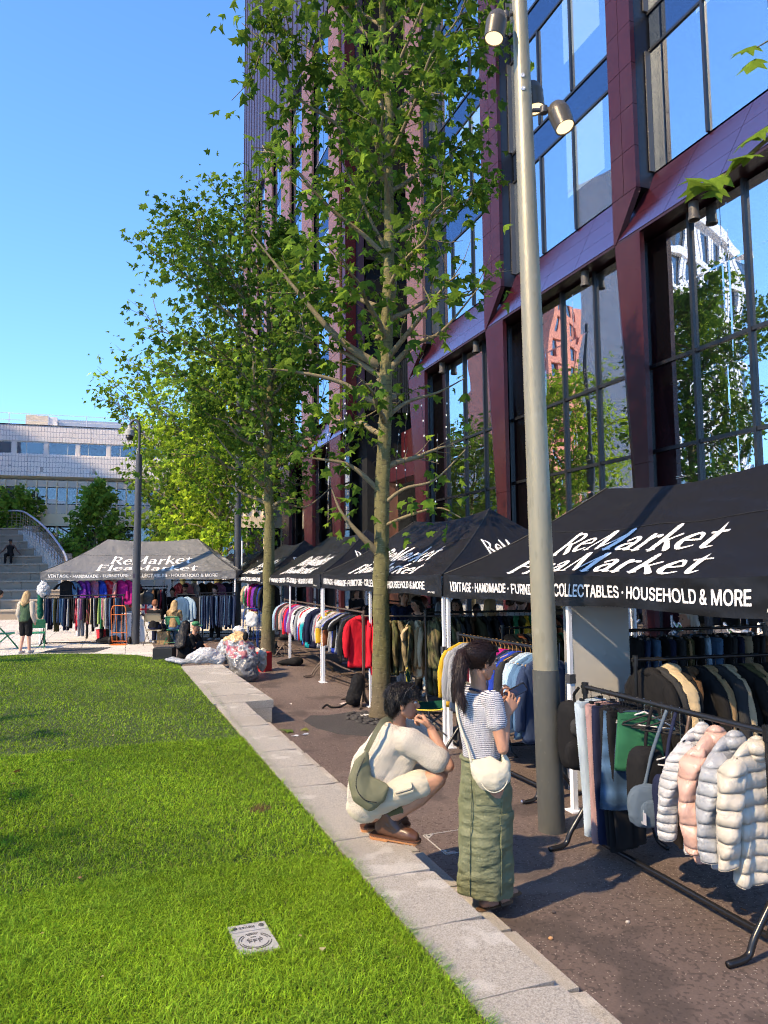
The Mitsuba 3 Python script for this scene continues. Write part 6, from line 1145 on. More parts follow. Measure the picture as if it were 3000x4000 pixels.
for s, e in ((sR, eR), (sL, eL)): sh += chain([np.array([.05, 4.95, .97]) * .4 + s * .6, s, s * .25 + e * .75], [.095, .088, .080])
sh.append(hull([(np.array([.01, 4.93, .80]), .15), (np.array([.15, 4.84, .86]), .07), (np.array([.0, 4.86, .72]), .10)]))
cut = m3.Manifold.hull_points(np.vstack([_S1 * .001 + q for q in (eR + (sR - eR) * .22 + np.array([x, y, z]) for x in (0, .3) for y in (-.3, .3) for z in (-.3, .3))]))
t = wrinkle(soften(fuse(sh), .016, 9), .040, 7, 4, (1, 1, 1)); t = wrinkle(t, .012, 20, 5); sk_ = add('shirt', t, 'm_knit', mk, smooth=True)
add('collar', tube([nek + np.array([-.012, 0, -.002]) + X1 * .070 * math.cos(a) + Y1 * .078 * math.sin(a) + Z * (-.022 * math.cos(a)) for a in np.linspace(0, 6.283, 29)], .017, 8), 'm_knit', sk_, smooth=True)
bump('canvas', lambda p, n, uv: fbm(p.x * 18, p.y * 18, p.z * 18, 4), .018, 2e-3, base_color=rgb(.43, .39, .30), roughness=.8, sheen=.2)
so = [m3.Manifold.hull_points(np.vstack([_S * np.array([.150, .17, .10]) + np.array([-.125, 4.95, .525]), _S * np.array([.13, .15, .08]) + np.array([-.05, 4.95, .60])]))]
for h, k_ in ((hR_, kR), (hL_, kL)): e = h * .22 + k_ * .78; so += [hull([(h - Z * .01, .112), (h * .6 + k_ * .4, .100)]), hull([(h * .6 + k_ * .4, .100), (e, .090)])]
so = wrinkle(soften(fuse(so), .018, 8), .022, 11, 6); sh_k = add('shorts', so, 'm_canvas', mk, smooth=True)
kd = (kR - hR_) / np.linalg.norm(kR - hR_); kn_ = np.cross(kd, [0, 1.0, 0]); pcn = hR_ * .42 + kR * .58 - Y1 * .115 - Z * .01; pyy = np.array([0, -1.0, -.2]); ku = np.cross(kd, pyy); ku /= np.linalg.norm(ku)
add('pocket', slab(pcn - ku * .055 - kd * .02 + Y1 * .020, kd, pyy / np.linalg.norm(pyy), ku, .062, .052, .004, .012), 'm_canvas', sh_k, smooth=30); add('pocket_flap', slab(pcn - ku * .035 - kd * .02 + Y1 * .018, kd, pyy / np.linalg.norm(pyy), ku, .064, .052, .004, .01), 'm_canvas', sh_k, smooth=30)
# socks and boots
mat('sock', base_color=rgb(.060, .058, .022), roughness=.9); mat('boot_leather', base_color=proc(lambda p, n, uv: mix((.060, .026, .014), (.115, .05, .028), fbm(p.x * 22, p.y * 22, p.z * 22, 4))), roughness=.42, specular=.5); mat('gum_sole', base_color=rgb(.36, .155, .055), roughness=.6)
def boot(key, heel, toe, an, kn):
    d = toe - heel; L = np.linalg.norm(d); d /= L; q = np.array([d[1], -d[0], 0]); B = lambda a, b, z: heel + d * a * L + q * b + Z * z
    m = fuse([hull([(B(.16, 0, .075), (.045, .045, .05)), (B(.5, .0, .065), .046), (B(.30, 0, .12), .046)]), hull([(B(.5, 0, .062), .046), (B(.80, .004, .052), .045), (B(.9, .0, .045), .036)]), hull([(B(.19, 0, .08), .047), (B(.24, 0, .178), .057), (B(.33, 0, .155), .050)]), hull([(B(.33, 0, .15), .048), (B(.55, 0, .07), .044)])])
    t = wrinkle(soften(m, .010, 7), .006, 28, 3); v = np.array(t.vertices); v[:, 2] = np.maximum(v[:, 2], heel[2] + .026); b = add('boot', (v, t.faces), 'm_boot_leather', key, smooth=True)
    out = LineString([(.04 * L, 0), (.5 * L, .0), (.9 * L, 0)]).buffer(.047); out = out.intersection(sbox(-.02, -.05, L + .01, .05))
    add('welt', poly_prism(out.buffer(.003), .020, .029, d, q, heel), 'm_boot_leather', b); add('heel_block', poly_prism(out.intersection(sbox(-.1, -.1, .36 * L, .1)), 0, .020, d, q, heel), 'm_gum_sole', b)
    add('sole', poly_prism(out.intersection(sbox(.365 * L, -.1, 2, .1)), .008, .020, d, q, heel), 'm_gum_sole', b)
    for a in np.arange(.42, 1.0, .085): add('tread_lug', cat([boxf(heel, d, q, a * L, a * L + .014, s * .022 - .018, s * .022 + .018, 0, .0078) for s in (-1, 1)]), 'm_gum_sole', b)
    for i in range(4): a, z = .40 + .055 * i, .190 - .026 * i; add('lace', tube(bez([B(a, -.03, z - .006), B(a + .035, 0, z + .012), B(a + .005, .03, z - .010)], 4), .0032, 5), 'm_dark', b, smooth=True)
    add('lace_loop', tube(bez([B(.44, 0, .185), B(.52, -.035, .185), B(.55, -.048, .13), B(.47, -.02, .16)], 5), .0028, 5), 'm_dark', b, smooth=True)
    m = fuse(chain([an + Z * .04, an * .70 + kn * .30], [.046, .052])); t = soften(m, .02, 4); add('sock', wrinkle(t, .01, 25, 2), 'm_sock', key, smooth=True)
    add('boot_collar', tube([B(.25, 0, .222) + d * .052 * math.cos(a) + q * .050 * math.sin(a) for a in np.linspace(0, 6.283, 21)], .010, 6), 'm_boot_leather', b, smooth=True)
boot(mk, np.array([-.082, 4.915, .331]), np.array([.205, 4.775, .331]), aR, kR); boot(mk, np.array([-.158, 5.04, .331]), np.array([.15, 5.10, .331]), aL, kL)
# olive crescent bag on his back
bk = thing('crescent_bag', 'olive green crescent bag worn on the back of the squatting man', 'bag'); mat('bag_olive', base_color=proc(lambda p, n, uv: mix((.105, .105, .058), (.16, .155, .09), fbm(p.x * 14, p.y * 14, p.z * 8))), roughness=.75)
cr = [(-.128, 4.755, .925, .014), (-.170, 4.735, .85, .045), (-.190, 4.72, .76, .062), (-.165, 4.705, .675, .066), (-.105, 4.70, .630, .060), (-.045, 4.70, .655, .042), (.0, 4.70, .72, .016)]
ms = [m3.Manifold.hull_points(np.vstack([(_S * np.array([c[3] * .95, c[3] * .62, c[3]])) + np.array(c[:3]) for c in (a, b)] + [_S * .022 + np.array([-.115, 4.735, .76])])) for a, b in zip(cr[:-1], cr[1:])]
add('body', wrinkle(soften(fuse(ms), .010, 45), .016, 16, 2, (1, 1, .5)), 'm_bag_olive', bk, smooth=True)
add('zip', tube(bez([(-.140, 4.715, .90), (-.185, 4.690, .80), (-.190, 4.672, .72), (-.14, 4.655, .655), (-.06, 4.655, .635)], 6), .003, 5), 'm_dark', bk, smooth=True)
sp = bez([(-.130, 4.752, .93), (-.095, 4.745, 1.0), (-.06, 4.77, 1.06), (-.02, 4.83, 1.105), (.03, 4.88, 1.11), (.10, 4.92, 1.07)], 6); tt = np.gradient(sp, axis=0); tt /= np.linalg.norm(tt, axis=1)[:, None]; wv = np.cross(tt, [0, -1, .3]); wv /= np.linalg.norm(wv, axis=1)[:, None]
add('strap', loft([np.array([p + w * .017 - Y1 * .004, p + w * .017 + Y1 * .002, p - w * .017 + Y1 * .002, p - w * .017 - Y1 * .004]) for p, w in zip(sp, wv)]), 'm_bag_olive', bk)
# short dark hair
Bm = np.vstack([r2, f2, u2])
cap = fuse([m3.Manifold.hull_points((_S * np.array([.089, .110, .098])) @ Bm + W2(0, -.016, .038)), m3.Manifold.hull_points(np.vstack([_S1 * .05 + W2(x, -.068, z) for x in (-.03, .03) for z in (.05, -.035)])), m3.Manifold.hull_points(np.vstack([_S1 * .035 + W2(x, y, z) for x in (-.03, .03) for y, z in ((.055, .085), (.0, .095), (.072, .062))]))])
face = m3.Manifold.hull_points(np.vstack([_S1 * .001 + W2(x, y, z) for x in (-.2, .2) for y, z in ((.070, .048), (.2, .048), (.035, .03), (.010, -.02), (-.030, -.04), (-.035, -.3), (.2, -.3))])); low_ = m3.Manifold.hull_points(np.vstack([_S1 * .001 + W2(x, y, z) for x in (-.2, .2) for y, z in ((-.2, -.085), (.2, -.085), (-.2, -.3), (.2, -.3))]))
hair = wrinkle(soften(cap - face - low_, .010, 5), .024, 30, 4, (1, 1, .6)); add('hair', hair, 'm_hair', mk, smooth=True, color=(.012, .009, .008))
strands(hair, mk, 6500, .032, lambda q: f2 * .5 - u2 * .9 if (q - HC2) @ f2 > .03 else -u2 * .7 + r2 * (.5 if (q - HC2) @ r2 > 0 else -.5) - f2 * .25, (.009, .007, .0065), 3, .0009)
glasses('black sunglasses resting in the dark hair of the squatting man', W2, .012, -.005)
add('ring', tube([wR + np.array([-.055, .04, .075]) + np.array([.011 * math.cos(a), .0, .011 * math.sin(a)]) for a in np.linspace(0, 6.283, 13)], .002, 5), 'm_chrome', mk, smooth=True)
# ---------------------------------------------------------------- people further off
SK = dict(fair=(.55, .31, .22), tan=(.42, .225, .14), brown=(.20, .10, .06), dark=(.09, .045, .028))
def figure(label, xy, az, h, skin, hair, top, bottom, pose='stand', z0=0.0, sleeve=.5, legs='trousers', hairstyle='short', arms='down', seat=.45, bend=0, extra=None, shoe='white', topstyle='', fine=.03, pattern=None):
    key = thing('person', label, 'person'); a = math.radians(az); f = np.array([math.sin(a), math.cos(a), 0]); r = np.array([f[1], -f[0], 0]); o = np.array([xy[0], xy[1], z0]); k = h / 1.68; Q = lambda x, y, z: o + (r * x + f * y) * k + Z * z * k
    b = math.radians(bend); ph = .90 if pose == 'stand' else seat / k + .09 if pose == 'sit' else .13
    TB = lambda x, y, z: Q(x, y * math.cos(b) + z * math.sin(b), ph + z * math.cos(b) - y * math.sin(b))   # above the pelvis, bent forward
    hd, Wd, Fd = head(TB(0, .03, .65), az, -12 - bend * .6, .98 * k, False)
    tor = [hull([(TB(0, 0, 0), np.array([.15, .15, .10]) * k), (TB(0, 0, .17), np.array([.125, .125, .08]) * k)], False), hull([(TB(0, 0, .17), .115 * k), (TB(.06, 0, .38), .105 * k), (TB(-.06, 0, .38), .105 * k)], False), hull([(TB(.13, 0, .44), .06 * k), (TB(-.13, 0, .44), .06 * k), (TB(.06, 0, .36), .10 * k), (TB(-.06, 0, .36), .10 * k)], False)]
    nk = chain([TB(0, 0, .45), TB(0, .02, .58)], [.06 * k, .052 * k], False)
    arm, slv = [], []
    for s in (-1, 1):
        S = TB(.175 * s, 0, .43)
        if arms == 'down': E_, W_ = TB(.215 * s, -.02, .17), TB(.21 * s, .07, -.06)
        elif arms == 'forward': E_, W_ = TB(.20 * s, .06, .19), TB(.09 * s, .26, .24)
        elif arms == 'wide': E_, W_ = TB(.32 * s, .02, .20), TB(.46 * s, .10, .05)
        else: E_, W_ = TB(.22 * s, .12, .2), TB(.13 * s, .34, .14)
        arm += chain([S, E_, W_], [.052 * k, .040 * k, .028 * k], False); arm += [hull([(W_, .03 * k), (W_ + (W_ - E_) * .32, .022 * k)], False)]
        e = S + (E_ - S) * min(1, sleeve * 2) if sleeve <= .5 else E_; c = [S, e] if sleeve <= .5 else [S, E_, E_ + (W_ - E_) * (sleeve - .5) * 2]
        slv += chain(c, [.066 * k, .058 * k, .045 * k][:len(c)], False)
    leg, trs, feet = [], [], []
    for s in (-1, 1):
        H = TB(.085 * s, 0, -.02)
        if pose == 'stand': K_, A_ = Q(.09 * s, .015, .48), Q(.10 * s, -.01 + .05 * s, .08)
        elif pose == 'sit': K_, A_ = Q(.13 * s, .42, seat / k + .06), Q(.14 * s, .40, .08)
        else: K_, A_ = Q(.28 * s, .36, .20), Q(.05 * s, .42, .08)
        if pose == 'ground': K_, A_ = Q(.16 * s, .34, .36 if s > 0 else .14), Q(.10 * s, .66, .08)
        leg += chain([H, K_, A_], [.085 * k, .055 * k, .037 * k], False); leg += [hull([(A_ - Z * .04 * k, .033 * k), (A_ - Z * .05 * k + f * .15 * k, .024 * k)], False)]
        kk = {'trousers': 1.0, 'shorts': .5, 'skirt': .5, 'none': 0}[legs]
        if kk == 1.0: trs += chain([H, K_, K_ * .1 + A_ * .9], [.105 * k, .075 * k, .062 * k], False)
        elif kk: trs += chain([H, H * .15 + K_ * .85], [.108 * k, .092 * k], False)
        feet.append(hull([(A_ - Z * .035 * k - f * .03 * k, .043 * k), (A_ - Z * .045 * k + f * .16 * k, .034 * k)], False))
    add('body', soften(fuse(tor + nk + arm + leg + hd), fine, 3), 'm_skin_vc', key, smooth=True, color=SK[skin]) if 0 else None
    bm = soften(fuse(tor + nk + arm + leg + hd), fine, 3); add('body', bm, 'm_skin_vc', key, smooth=True, color=SK[skin])
    if top:
        big = [hull([(TB(0, 0, -.02), np.array([.165, .165, .06]) * k), (TB(0, 0, .17), np.array([.145, .145, .08]) * k)], False), hull([(TB(0, 0, .17), .135 * k), (TB(.06, 0, .37), .118 * k), (TB(-.06, 0, .37), .118 * k)], False)]
        if sleeve > 0: big += [hull([(TB(.13, 0, .425), .07 * k), (TB(-.13, 0, .425), .07 * k), (TB(.06, 0, .36), .115 * k), (TB(-.06, 0, .36), .115 * k)], False)] + slv
        else: big += [hull([(TB(.09, 0, .46), .045 * k), (TB(.05, 0, .36), .11 * k)], False), hull([(TB(-.09, 0, .46), .045 * k), (TB(-.05, 0, .36), .11 * k)], False)]
        tm = wrinkle(soften(fuse(big), fine * .8, 3), .03, 10, 2); add('top', tm, 'm_cloth_fine', key, smooth=True, color=COL[top])
        if pattern == 'varsity':
            sm = wrinkle(soften(fuse([hull([(c, q * 1.06)], False) if 0 else c for c, q in ((x, 1) for x in slv)]), fine * .8, 2), .02, 9, 3); v = np.array(sm.vertices); v = v + np.array(sm.vertex_normals) * .012; add('sleeves', (v, sm.faces), 'm_cloth_fine', key, smooth=True, color=COL['cream'])
            nb = meshkit.text_mesh('9', .10, .004, True); c0 = TB(.255, -.01, .20); add('number', (c0 + f * 0 + (nb.vertices[:, :1] - .03) * (f * -.9 + r * .3) * -1 + nb.vertices[:, 1:2] * Z + r * .05, nb.faces), 'm_flat', key, color=COL['navy'])
            add('hem_band', wrinkle(soften(hull([(TB(0, 0, -.05), np.array([.172, .172, .03]) * k)], False), .03, 1), .0, 5), 'm_cloth_fine', key, smooth=True, color=COL['darkolive'])
    if legs != 'none': trs += [hull([(TB(0, 0, -.0), np.array([.158, .158, .10]) * k), (TB(0, 0, -.06), np.array([.155, .155, .08]) * k)], False)]; add(legs, wrinkle(soften(fuse(trs), fine, 3), .025, 11, 3), 'm_cloth_fine', key, smooth=True, color=COL[bottom])
    add('shoes', soften(fuse(feet), fine, 2), 'm_flat', key, smooth=True, color=COL[shoe])
    if hair is not None:
        HCOL = dict(black=(.010, .008, .007), brown=(.035, .018, .010), blonde=(.42, .28, .13), ginger=(.20, .07, .025), grey=(.45, .42, .38), red=(.13, .028, .015)); rr, ff, uu = Fd; B_ = np.vstack([rr, ff, uu]) * .98 * k
        c = [m3.Manifold.hull_points((_S1 * np.array([.086, .108, .10])) @ B_ + Wd(0, -.018, .036)), m3.Manifold.hull_points(np.vstack([_S1 * .045 * k + Wd(x, -.07, z) for x in (-.03, .03) for z in (.05, -.03)]))]
        if hairstyle == 'long': c += [m3.Manifold.hull_points(np.vstack([_S1 * .05 * k + Wd(x, y, z) for x, y, z in ((.055, -.04, .02), (-.055, -.04, .02), (0, -.09, .0), (.07, -.07, -.2), (-.07, -.07, -.2), (0, -.11, -.27))]))]
        if hairstyle == 'verylong': c += [m3.Manifold.hull_points(np.vstack([_S1 * .05 * k + Wd(x, y, z) for x, y, z in ((.06, -.04, .02), (-.06, -.04, .02), (0, -.1, .0), (.085, -.13, -.45), (-.085, -.13, -.45), (0, -.15, -.5))]))]
        if hairstyle == 'bob': c += [m3.Manifold.hull_points(np.vstack([_S1 * .045 * k + Wd(x, y, z) for x, y, z in ((.065, -.03, .02), (-.065, -.03, .02), (.075, -.02, -.11), (-.075, -.02, -.11), (0, -.10, -.12))]))]
        if hairstyle == 'bun': c += [hull([(Wd(0, -.08, .10), .05 * k)], False)]
        M = fuse(c); fc = m3.Manifold.hull_points(np.vstack([_S1 * .001 + Wd(x, y, z) for x in (-.062, .062) for y, z in ((.05, .062), (.25, .062), (.01, -.05), (.01, -.4), (.25, -.4))])); M = M - fc
        add('hair', wrinkle(soften(M, .02, 3), .018, 26, 4, (1, 1, .4)), 'm_hair', key, smooth=True, color=HCOL[hair])
    if extra:
        for nm, off, rad_, cl in extra: add(nm, ell(Wd(*off), *[q * k for q in rad_], sub=2), 'm_flat', key, smooth=True, color=COL[cl])
    for s in (-1, 1): add('eye', ell(Wd(.031 * s, .082, .012), .010, .010, .006, sub=1), 'm_flat', key, smooth=True, color=(.03, .02, .015))
    return key
CAP = lambda c: [('cap', (0, -.005, .075), (.092, .108, .062), c), ('peak', (0, .115, .062), (.068, .06, .010), c)]
figure('woman in a green and cream varsity jacket and black shorts, seen from behind', (-9.65, 19.25), 10, 1.67, 'fair', 'blonde', 'varsity', 'black', 'stand', 0, .95, 'shorts', 'long', 'down', pattern='varsity')
figure('bare-backed man leaning forward at the left border of the scene', (-11.25, 20.1), 60, 1.78, 'tan', 'brown', None, 'navy', 'stand', 0, .4, 'shorts', 'short', 'down', bend=28)
figure('man in a black vest and cap sitting high on the concrete steps', (-20.75, 39.42), 165, 1.78, 'dark', None, 'black', 'black', 'sit', 2.70, 0, 'trousers', 'short', 'wide', .45, extra=CAP('black'), shoe='black')
figure('dark-haired woman in a low black top behind the trousers rail', (-8.95, 22.9), 165, 1.66, 'fair', 'brown', 'black', 'black', 'stand', 0, .25, 'trousers', 'bun', 'wide')
figure('ginger-haired person in black on the beige folding chair, seen from behind', (-6.85, 21.3), 0, 1.72, 'fair', 'ginger', 'black', 'navy', 'sit', 0, .4, 'trousers', 'short', 'forward', .45)
figure('long-haired blonde woman on the green folding chair under the frontal tent', (-6.28, 21.35), 8, 1.66, 'fair', 'blonde', 'tan', 'denim', 'sit', 0, .3, 'trousers', 'long', 'forward', .45)
figure('young woman in black looking down at her hands under the frontal tent', (-6.75, 22.7), 175, 1.64, 'tan', 'black', 'black', 'black', 'stand', 0, .4, 'trousers', 'bun', 'forward')
figure('bearded man in a black cap and striped black shirt under the frontal tent', (-6.45, 23.1), 170, 1.76, 'tan', None, 'black', 'charcoal', 'stand', 0, .4, 'trousers', 'short', 'down', extra=CAP('black') + [('beard', (0, .062, -.075), (.045, .03, .03), 'black')])
figure('person in a dark green cap sitting on the ground behind the white bags', (-4.62, 17.35), 100, 1.74, 'tan', None, 'black', 'charcoal', 'ground', 0, .4, 'shorts', 'short', 'reach', extra=CAP('green'), shoe='brown')
figure('person with very long black hair seated at the end of the ledge', (-4.35, 15.6), 20, 1.66, 'tan', 'black', 'black', 'black', 'ground', .18, .4, 'trousers', 'verylong', 'forward')
figure('dark-haired woman reaching up behind the rail of blue jeans', (-5.35, 22.55), 200, 1.70, 'fair', 'black', 'black', 'black', 'stand', 0, .3, 'trousers', 'bun', 'forward')
figure('dark-haired young person in black behind the second rusty rail', P(12.0, 5.35)[:2], 190, 1.62, 'fair', 'black', 'black', 'black', 'stand', 0, .4, 'trousers', 'short', 'forward')
figure('woman with long black hair stooping behind the second rusty rail', P(11.2, 5.0)[:2], 230, 1.70, 'tan', 'black', 'black', 'black', 'stand', 0, .4, 'trousers', 'long', 'forward', bend=12)
figure('dark-haired woman in black beyond the second tree, behind the long rail', P(18.6, 6.3)[:2], 150, 1.66, 'tan', 'black', 'black', 'black', 'stand', 0, .4, 'trousers', 'long', 'forward')
figure('man in a navy tee shirt walking behind the second tent', (.34, 12.9), 150, 1.80, 'tan', 'brown', 'navy', 'grey', 'stand', 0, .4, 'trousers', 'short', 'forward')
figure('woman with long red hair and a turquoise flowered top behind the second tent', (.66, 12.8), 70, 1.66, 'fair', 'red', 'teal', 'denim', 'stand', 0, .3, 'trousers', 'long', 'down')
figure('person in pale top and dusty pink trousers under the valance of the second tent', (1.12, 13.6), 120, 1.86, 'fair', 'brown', 'palegrey', 'salmon', 'stand', 0, .5, 'trousers', 'short', 'down')
figure('woman with long black hair and a white shirt behind the army surplus rail', (1.24, 12.4), 200, 1.64, 'tan', 'black', 'white', 'navy', 'stand', 0, .4, 'trousers', 'long', 'down')
figure('short dark-haired person just showing above the army surplus rail', (1.62, 12.6), 190, 1.52, 'brown', 'black', 'charcoal', 'black', 'stand', 0, .4, 'trousers', 'short', 'down')
figure('blonde woman in a white tee behind the army surplus rail, turned away', (1.80, 12.2), 20, 1.68, 'fair', 'blonde', 'white', 'denim', 'stand', 0, .4, 'trousers', 'long', 'down')
figure('person in a peach sleeveless top bending over clothes behind the rail', (1.98, 11.9), 60, 1.72, 'fair', 'brown', 'salmon', 'beige', 'stand', 0, 0, 'trousers', 'short', 'forward', bend=14)
figure('man in a plain white tee shirt seen from behind beyond the army surplus rail', (2.12, 11.4), 40, 1.76, 'fair', 'brown', 'white', 'navy', 'stand', 0, .4, 'trousers', 'short', 'forward', bend=10)
figure('woman with long brown hair and white dress beside the white tee shirt man', (2.42, 11.6), 40, 1.64, 'fair', 'red', 'white', 'white', 'stand', 0, .3, 'skirt', 'long', 'down')
figure('grey-blonde woman in a blue blouse browsing under the nearest tent', (3.42, 8.05), 255, 1.68, 'fair', 'grey', 'denim', 'black', 'stand', 0, .35, 'trousers', 'bob', 'down')
# ================================================================ small things about the market
def V(*a): return np.array(a, float)
def flatc(name, mesh, par, col, smooth=False, m='m_flat', **k): return add(name, mesh, m, par, smooth=smooth, color=COL[col] if isinstance(col, str) else col, **k)
def fold_chair(lab, o, az, col, metal, tall=.82, wide=.44):
    k = thing('folding_chair', lab, 'folding chair'); R = facing(az); W = lambda x, y, z: R @ V(x, y, z) + V(*o, 0); t = lambda ps, r=.011: tube(bez([W(*p) for p in ps], 5), r, 7); h = wide / 2
    for s in (-1, 1):
        flatc('back_frame', t([(s * h, .36, .0), (s * h, .05, .40), (s * h, -.14, .62), (s * h * .96, -.20, tall - .03)]), k, metal, True, 'm_paint'); flatc('rear_leg', t([(s * h * .9, -.30, 0), (s * h * .9, .0, .30), (s * h * .9, .20, .45)]), k, metal, True, 'm_paint')
    flatc('crossbar', tube([W(-h, .28, .1), W(h, .28, .1)], .009, 6), k, metal, True, 'm_paint'); flatc('crossbar', tube([W(-h, -.24, .07), W(h, -.24, .07)], .009, 6), k, metal, True, 'm_paint'); flatc('top_rail', t([(-h * .96, -.20, tall - .03), (-h * .7, -.205, tall), (h * .7, -.205, tall), (h * .96, -.20, tall - .03)]), k, metal, True, 'm_paint')
    m, _ = grid(lambda u, v: np.stack([(u - .5) * wide * .92, -.14 + .40 * v, .445 + .012 * np.cos((u - .5) * 3) + .01 * v], -1), 8, 8); a = np.array(m[0]) @ R.T + V(*o, 0); flatc('seat', loft([[a[0], a[7], a[63], a[56]], [q - Z * .025 for q in (a[0], a[7], a[63], a[56])]]), k, col, False, 'm_paint')
    B = [W(x, y, z) for x, y, z in ((-h * .96, -.125, tall - .24), (h * .96, -.125, tall - .24), (h * .96, -.195, tall - .01), (-h * .96, -.195, tall - .01))]; flatc('backrest', loft([B, [q + R @ V(0, .022, .006) for q in B]]), k, col, False, 'm_paint'); return k
G3 = (.02, .20, .09)
fold_chair('green metal folding chair under the seated blonde woman', (-6.28, 21.42), 8, G3, G3); fold_chair('green metal folding chair at the left edge of the picture, facing right', (-10.85, 20.45), 62, G3, G3); fold_chair('green metal folding chair right behind the varsity jacket woman', (-9.98, 20.55), -25, G3, G3)
fold_chair('beige fabric folding chair under the ginger-haired person, back to the lawn', (-6.85, 21.3), 0, (.30, .25, .16), (.10, .08, .06), .92, .5)
def hand_truck(lab, o, az, col, h=1.2, tilt=8, load=None):
    k = thing('hand_truck', lab, 'hand truck'); R = facing(az) @ np.array([[1, 0, 0], [0, math.cos(math.radians(tilt)), math.sin(math.radians(tilt))], [0, -math.sin(math.radians(tilt)), math.cos(math.radians(tilt))]]); W = lambda x, y, z: R @ V(x, y, z) + V(*o, 0)
    for s in (-1, 1):
        flatc('upright', tube(bez([W(s * .22, 0, .06), W(s * .22, 0, h * .8), W(s * .2, -.02, h - .06)], 4), .016, 8), k, col, True, 'm_paint'); add('wheel', xf(lathe([(.03, -.03), (.10, -.035), (.115, -.02), (.115, .02), (.10, .035), (.03, .03)], 22), facing(az) @ np.array([[0, 0, 1], [0, 1, 0], [-1, 0, 0]]), W(s * .29, -.04, .118)), 'm_rubber', k, smooth=35); flatc('hub', tube([W(s * .25, -.04, .118), W(s * .325, -.04, .118)], .03, 10), k, col, 40, 'm_paint')
    for x in (-.075, .075): flatc('inner_bar', tube([W(x, 0, .1), W(x, 0, h * .78)], .010, 6), k, col, True, 'm_paint')
    for z in (.1, .36, h * .78): flatc('crossbar', tube([W(-.22, 0, z), W(.22, 0, z)], .013, 6), k, col, True, 'm_paint')
    flatc('handle', tube(bez([W(-.2, -.02, h - .06), W(-.14, -.03, h), W(.14, -.03, h), W(.2, -.02, h - .06)], 5), .016, 8), k, col, True, 'm_paint'); flatc('toe_plate', boxf(V(*o, 0), R[:, 0], R[:, 1], -.23, .23, 0, .24, .012, .024), k, col, False, 'm_paint'); return k
hand_truck('orange steel hand truck standing against the white counter of the frontal tent', (-7.93, 21.45), 180, (.55, .13, .02), 1.16)
hand_truck('blue steel hand truck beside the second tree, with a white sack over it', (-3.62, 19.2), 150, (.015, .06, .22), 1.15); hand_truck('second blue hand truck leaning close behind the first near the second tree', (-3.28, 19.6), 165, (.02, .07, .26), 1.0)
k = thing('rubbish_sack', 'white plastic sack draped over the blue hand truck', 'bag'); add('sack', wrinkle(soften(hull([((-3.55, 19.05, .92), (.17, .09, .16)), ((-3.55, 19.05, .78), (.16, .08, .12))]), .03, 4), .06, 9, 2), 'm_print_white', k, smooth=True)
k = thing('counter', 'white fronted counter under the frontal tent, behind the orange hand truck', 'table'); add('front', bxy(-8.45, -7.0, 22.0, 22.04, .02, .84), 'm_white_paint', k); add('top', bxy(-8.5, -6.95, 21.97, 22.7, .845, .875), 'm_white_paint', k); [add('leg', bxy(x, x + .04, 22.6, 22.64, 0, .843), 'm_tent_steel', k) for x in (-8.45, -7.04)]
k = thing('paper_pile', 'loose pile of papers and folded cloth on the white counter', 'papers'); [add('sheet', boxf(V(-7.7 + .13 * i, 22.25, 0), rotz(.4 * i) @ X1, rotz(.4 * i) @ Y1, -.15, .15, -.1, .1, .877 + .006 * i, .881 + .006 * i), 'm_print_white', k) for i in range(5)]
k = thing('counter', 'low dark table with goods between the seated people under the frontal tent', 'table'); add('top', bxy(-6.9, -5.7, 22.1, 22.6, .70, .735), 'm_dark', k); [add('leg', bxy(x, x + .04, y, y + .04, 0, .698), 'm_dark_steel', k) for x in (-6.88, -5.76) for y in (22.12, 22.54)]
k = thing('carrier_bag', 'brown paper carrier bag on the ground beside the beige folding chair', 'bag'); add('bag', cham(V(-6.62, 21.45, 0), X1, Y1, -.17, .17, -.1, .1, 0, .38, .01), 'm_cloth_fine', k, color=COL['tan'])
k = thing('bucket', 'red plastic bucket on the paving behind the trousers rail', 'bucket'); add('pail', lathe([(.0, .0), (.15, .0), (.19, .30), (.20, .30), (.20, .32), (.185, .32), (.14, .02), (0, .02)], 22, V(-9.15, 23.2, 0)), 'm_paint', k, smooth=35, color=COL['red'])
def poly_bag(lab, balls, col, seed, mt='m_film', amp=.09, ct='bag'):
    k = thing('plastic_bag', lab, ct); add('film', wrinkle(wrinkle(soften(fuse([hull([b, c]) for b, c in zip(balls[:-1], balls[1:])] if len(balls) > 1 else [hull(balls)]), .022, 4), amp, 7, seed), amp * .45, 19, seed + 1), mt, k, smooth=False if mt == 'm_film' else 50, color=COL[col] if isinstance(col, str) else col); return k
scene['m_film'] = {'type': 'twosided', 'b': {'type': 'principled', 'base_color': VC, 'roughness': .28, 'specular': .6, 'sheen': .2}}
poly_bag('white plastic bag hanging from the left pole of the frontal tent', [(V(-10.32, 21.6, 1.86), .06), (V(-10.32, 21.6, 1.66), (.20, .15, .19)), (V(-10.30, 21.6, 1.55), (.17, .14, .14))], 'white', 3)
k = thing('cloth', 'dark green cloth hanging beside the white bag at the corner of the frontal tent', 'cloth'); add('drape', wrinkle(soften(hull([(V(-10.52, 21.8, 1.6), (.06, .06, .2)), (V(-10.5, 21.8, .95), (.09, .09, .2))]), .03, 3), .05, 9, 3), 'm_cloth_fine', k, smooth=True, color=(.01, .10, .06))
poly_bag('crumpled white carrier bag nearest the lawn tip on the ledge', [(V(-3.75, 14.05, .43), (.16, .14, .10)), (V(-3.52, 14.1, .50), (.19, .15, .16)), (V(-3.30, 14.15, .42), (.16, .13, .10))], 'white', 5)
poly_bag('tall translucent grey plastic bag behind the crumpled white bag', [(V(-3.20, 14.55, .48), (.21, .17, .2)), (V(-3.18, 14.55, .68), (.18, .14, .14))], 'palegrey', 6)
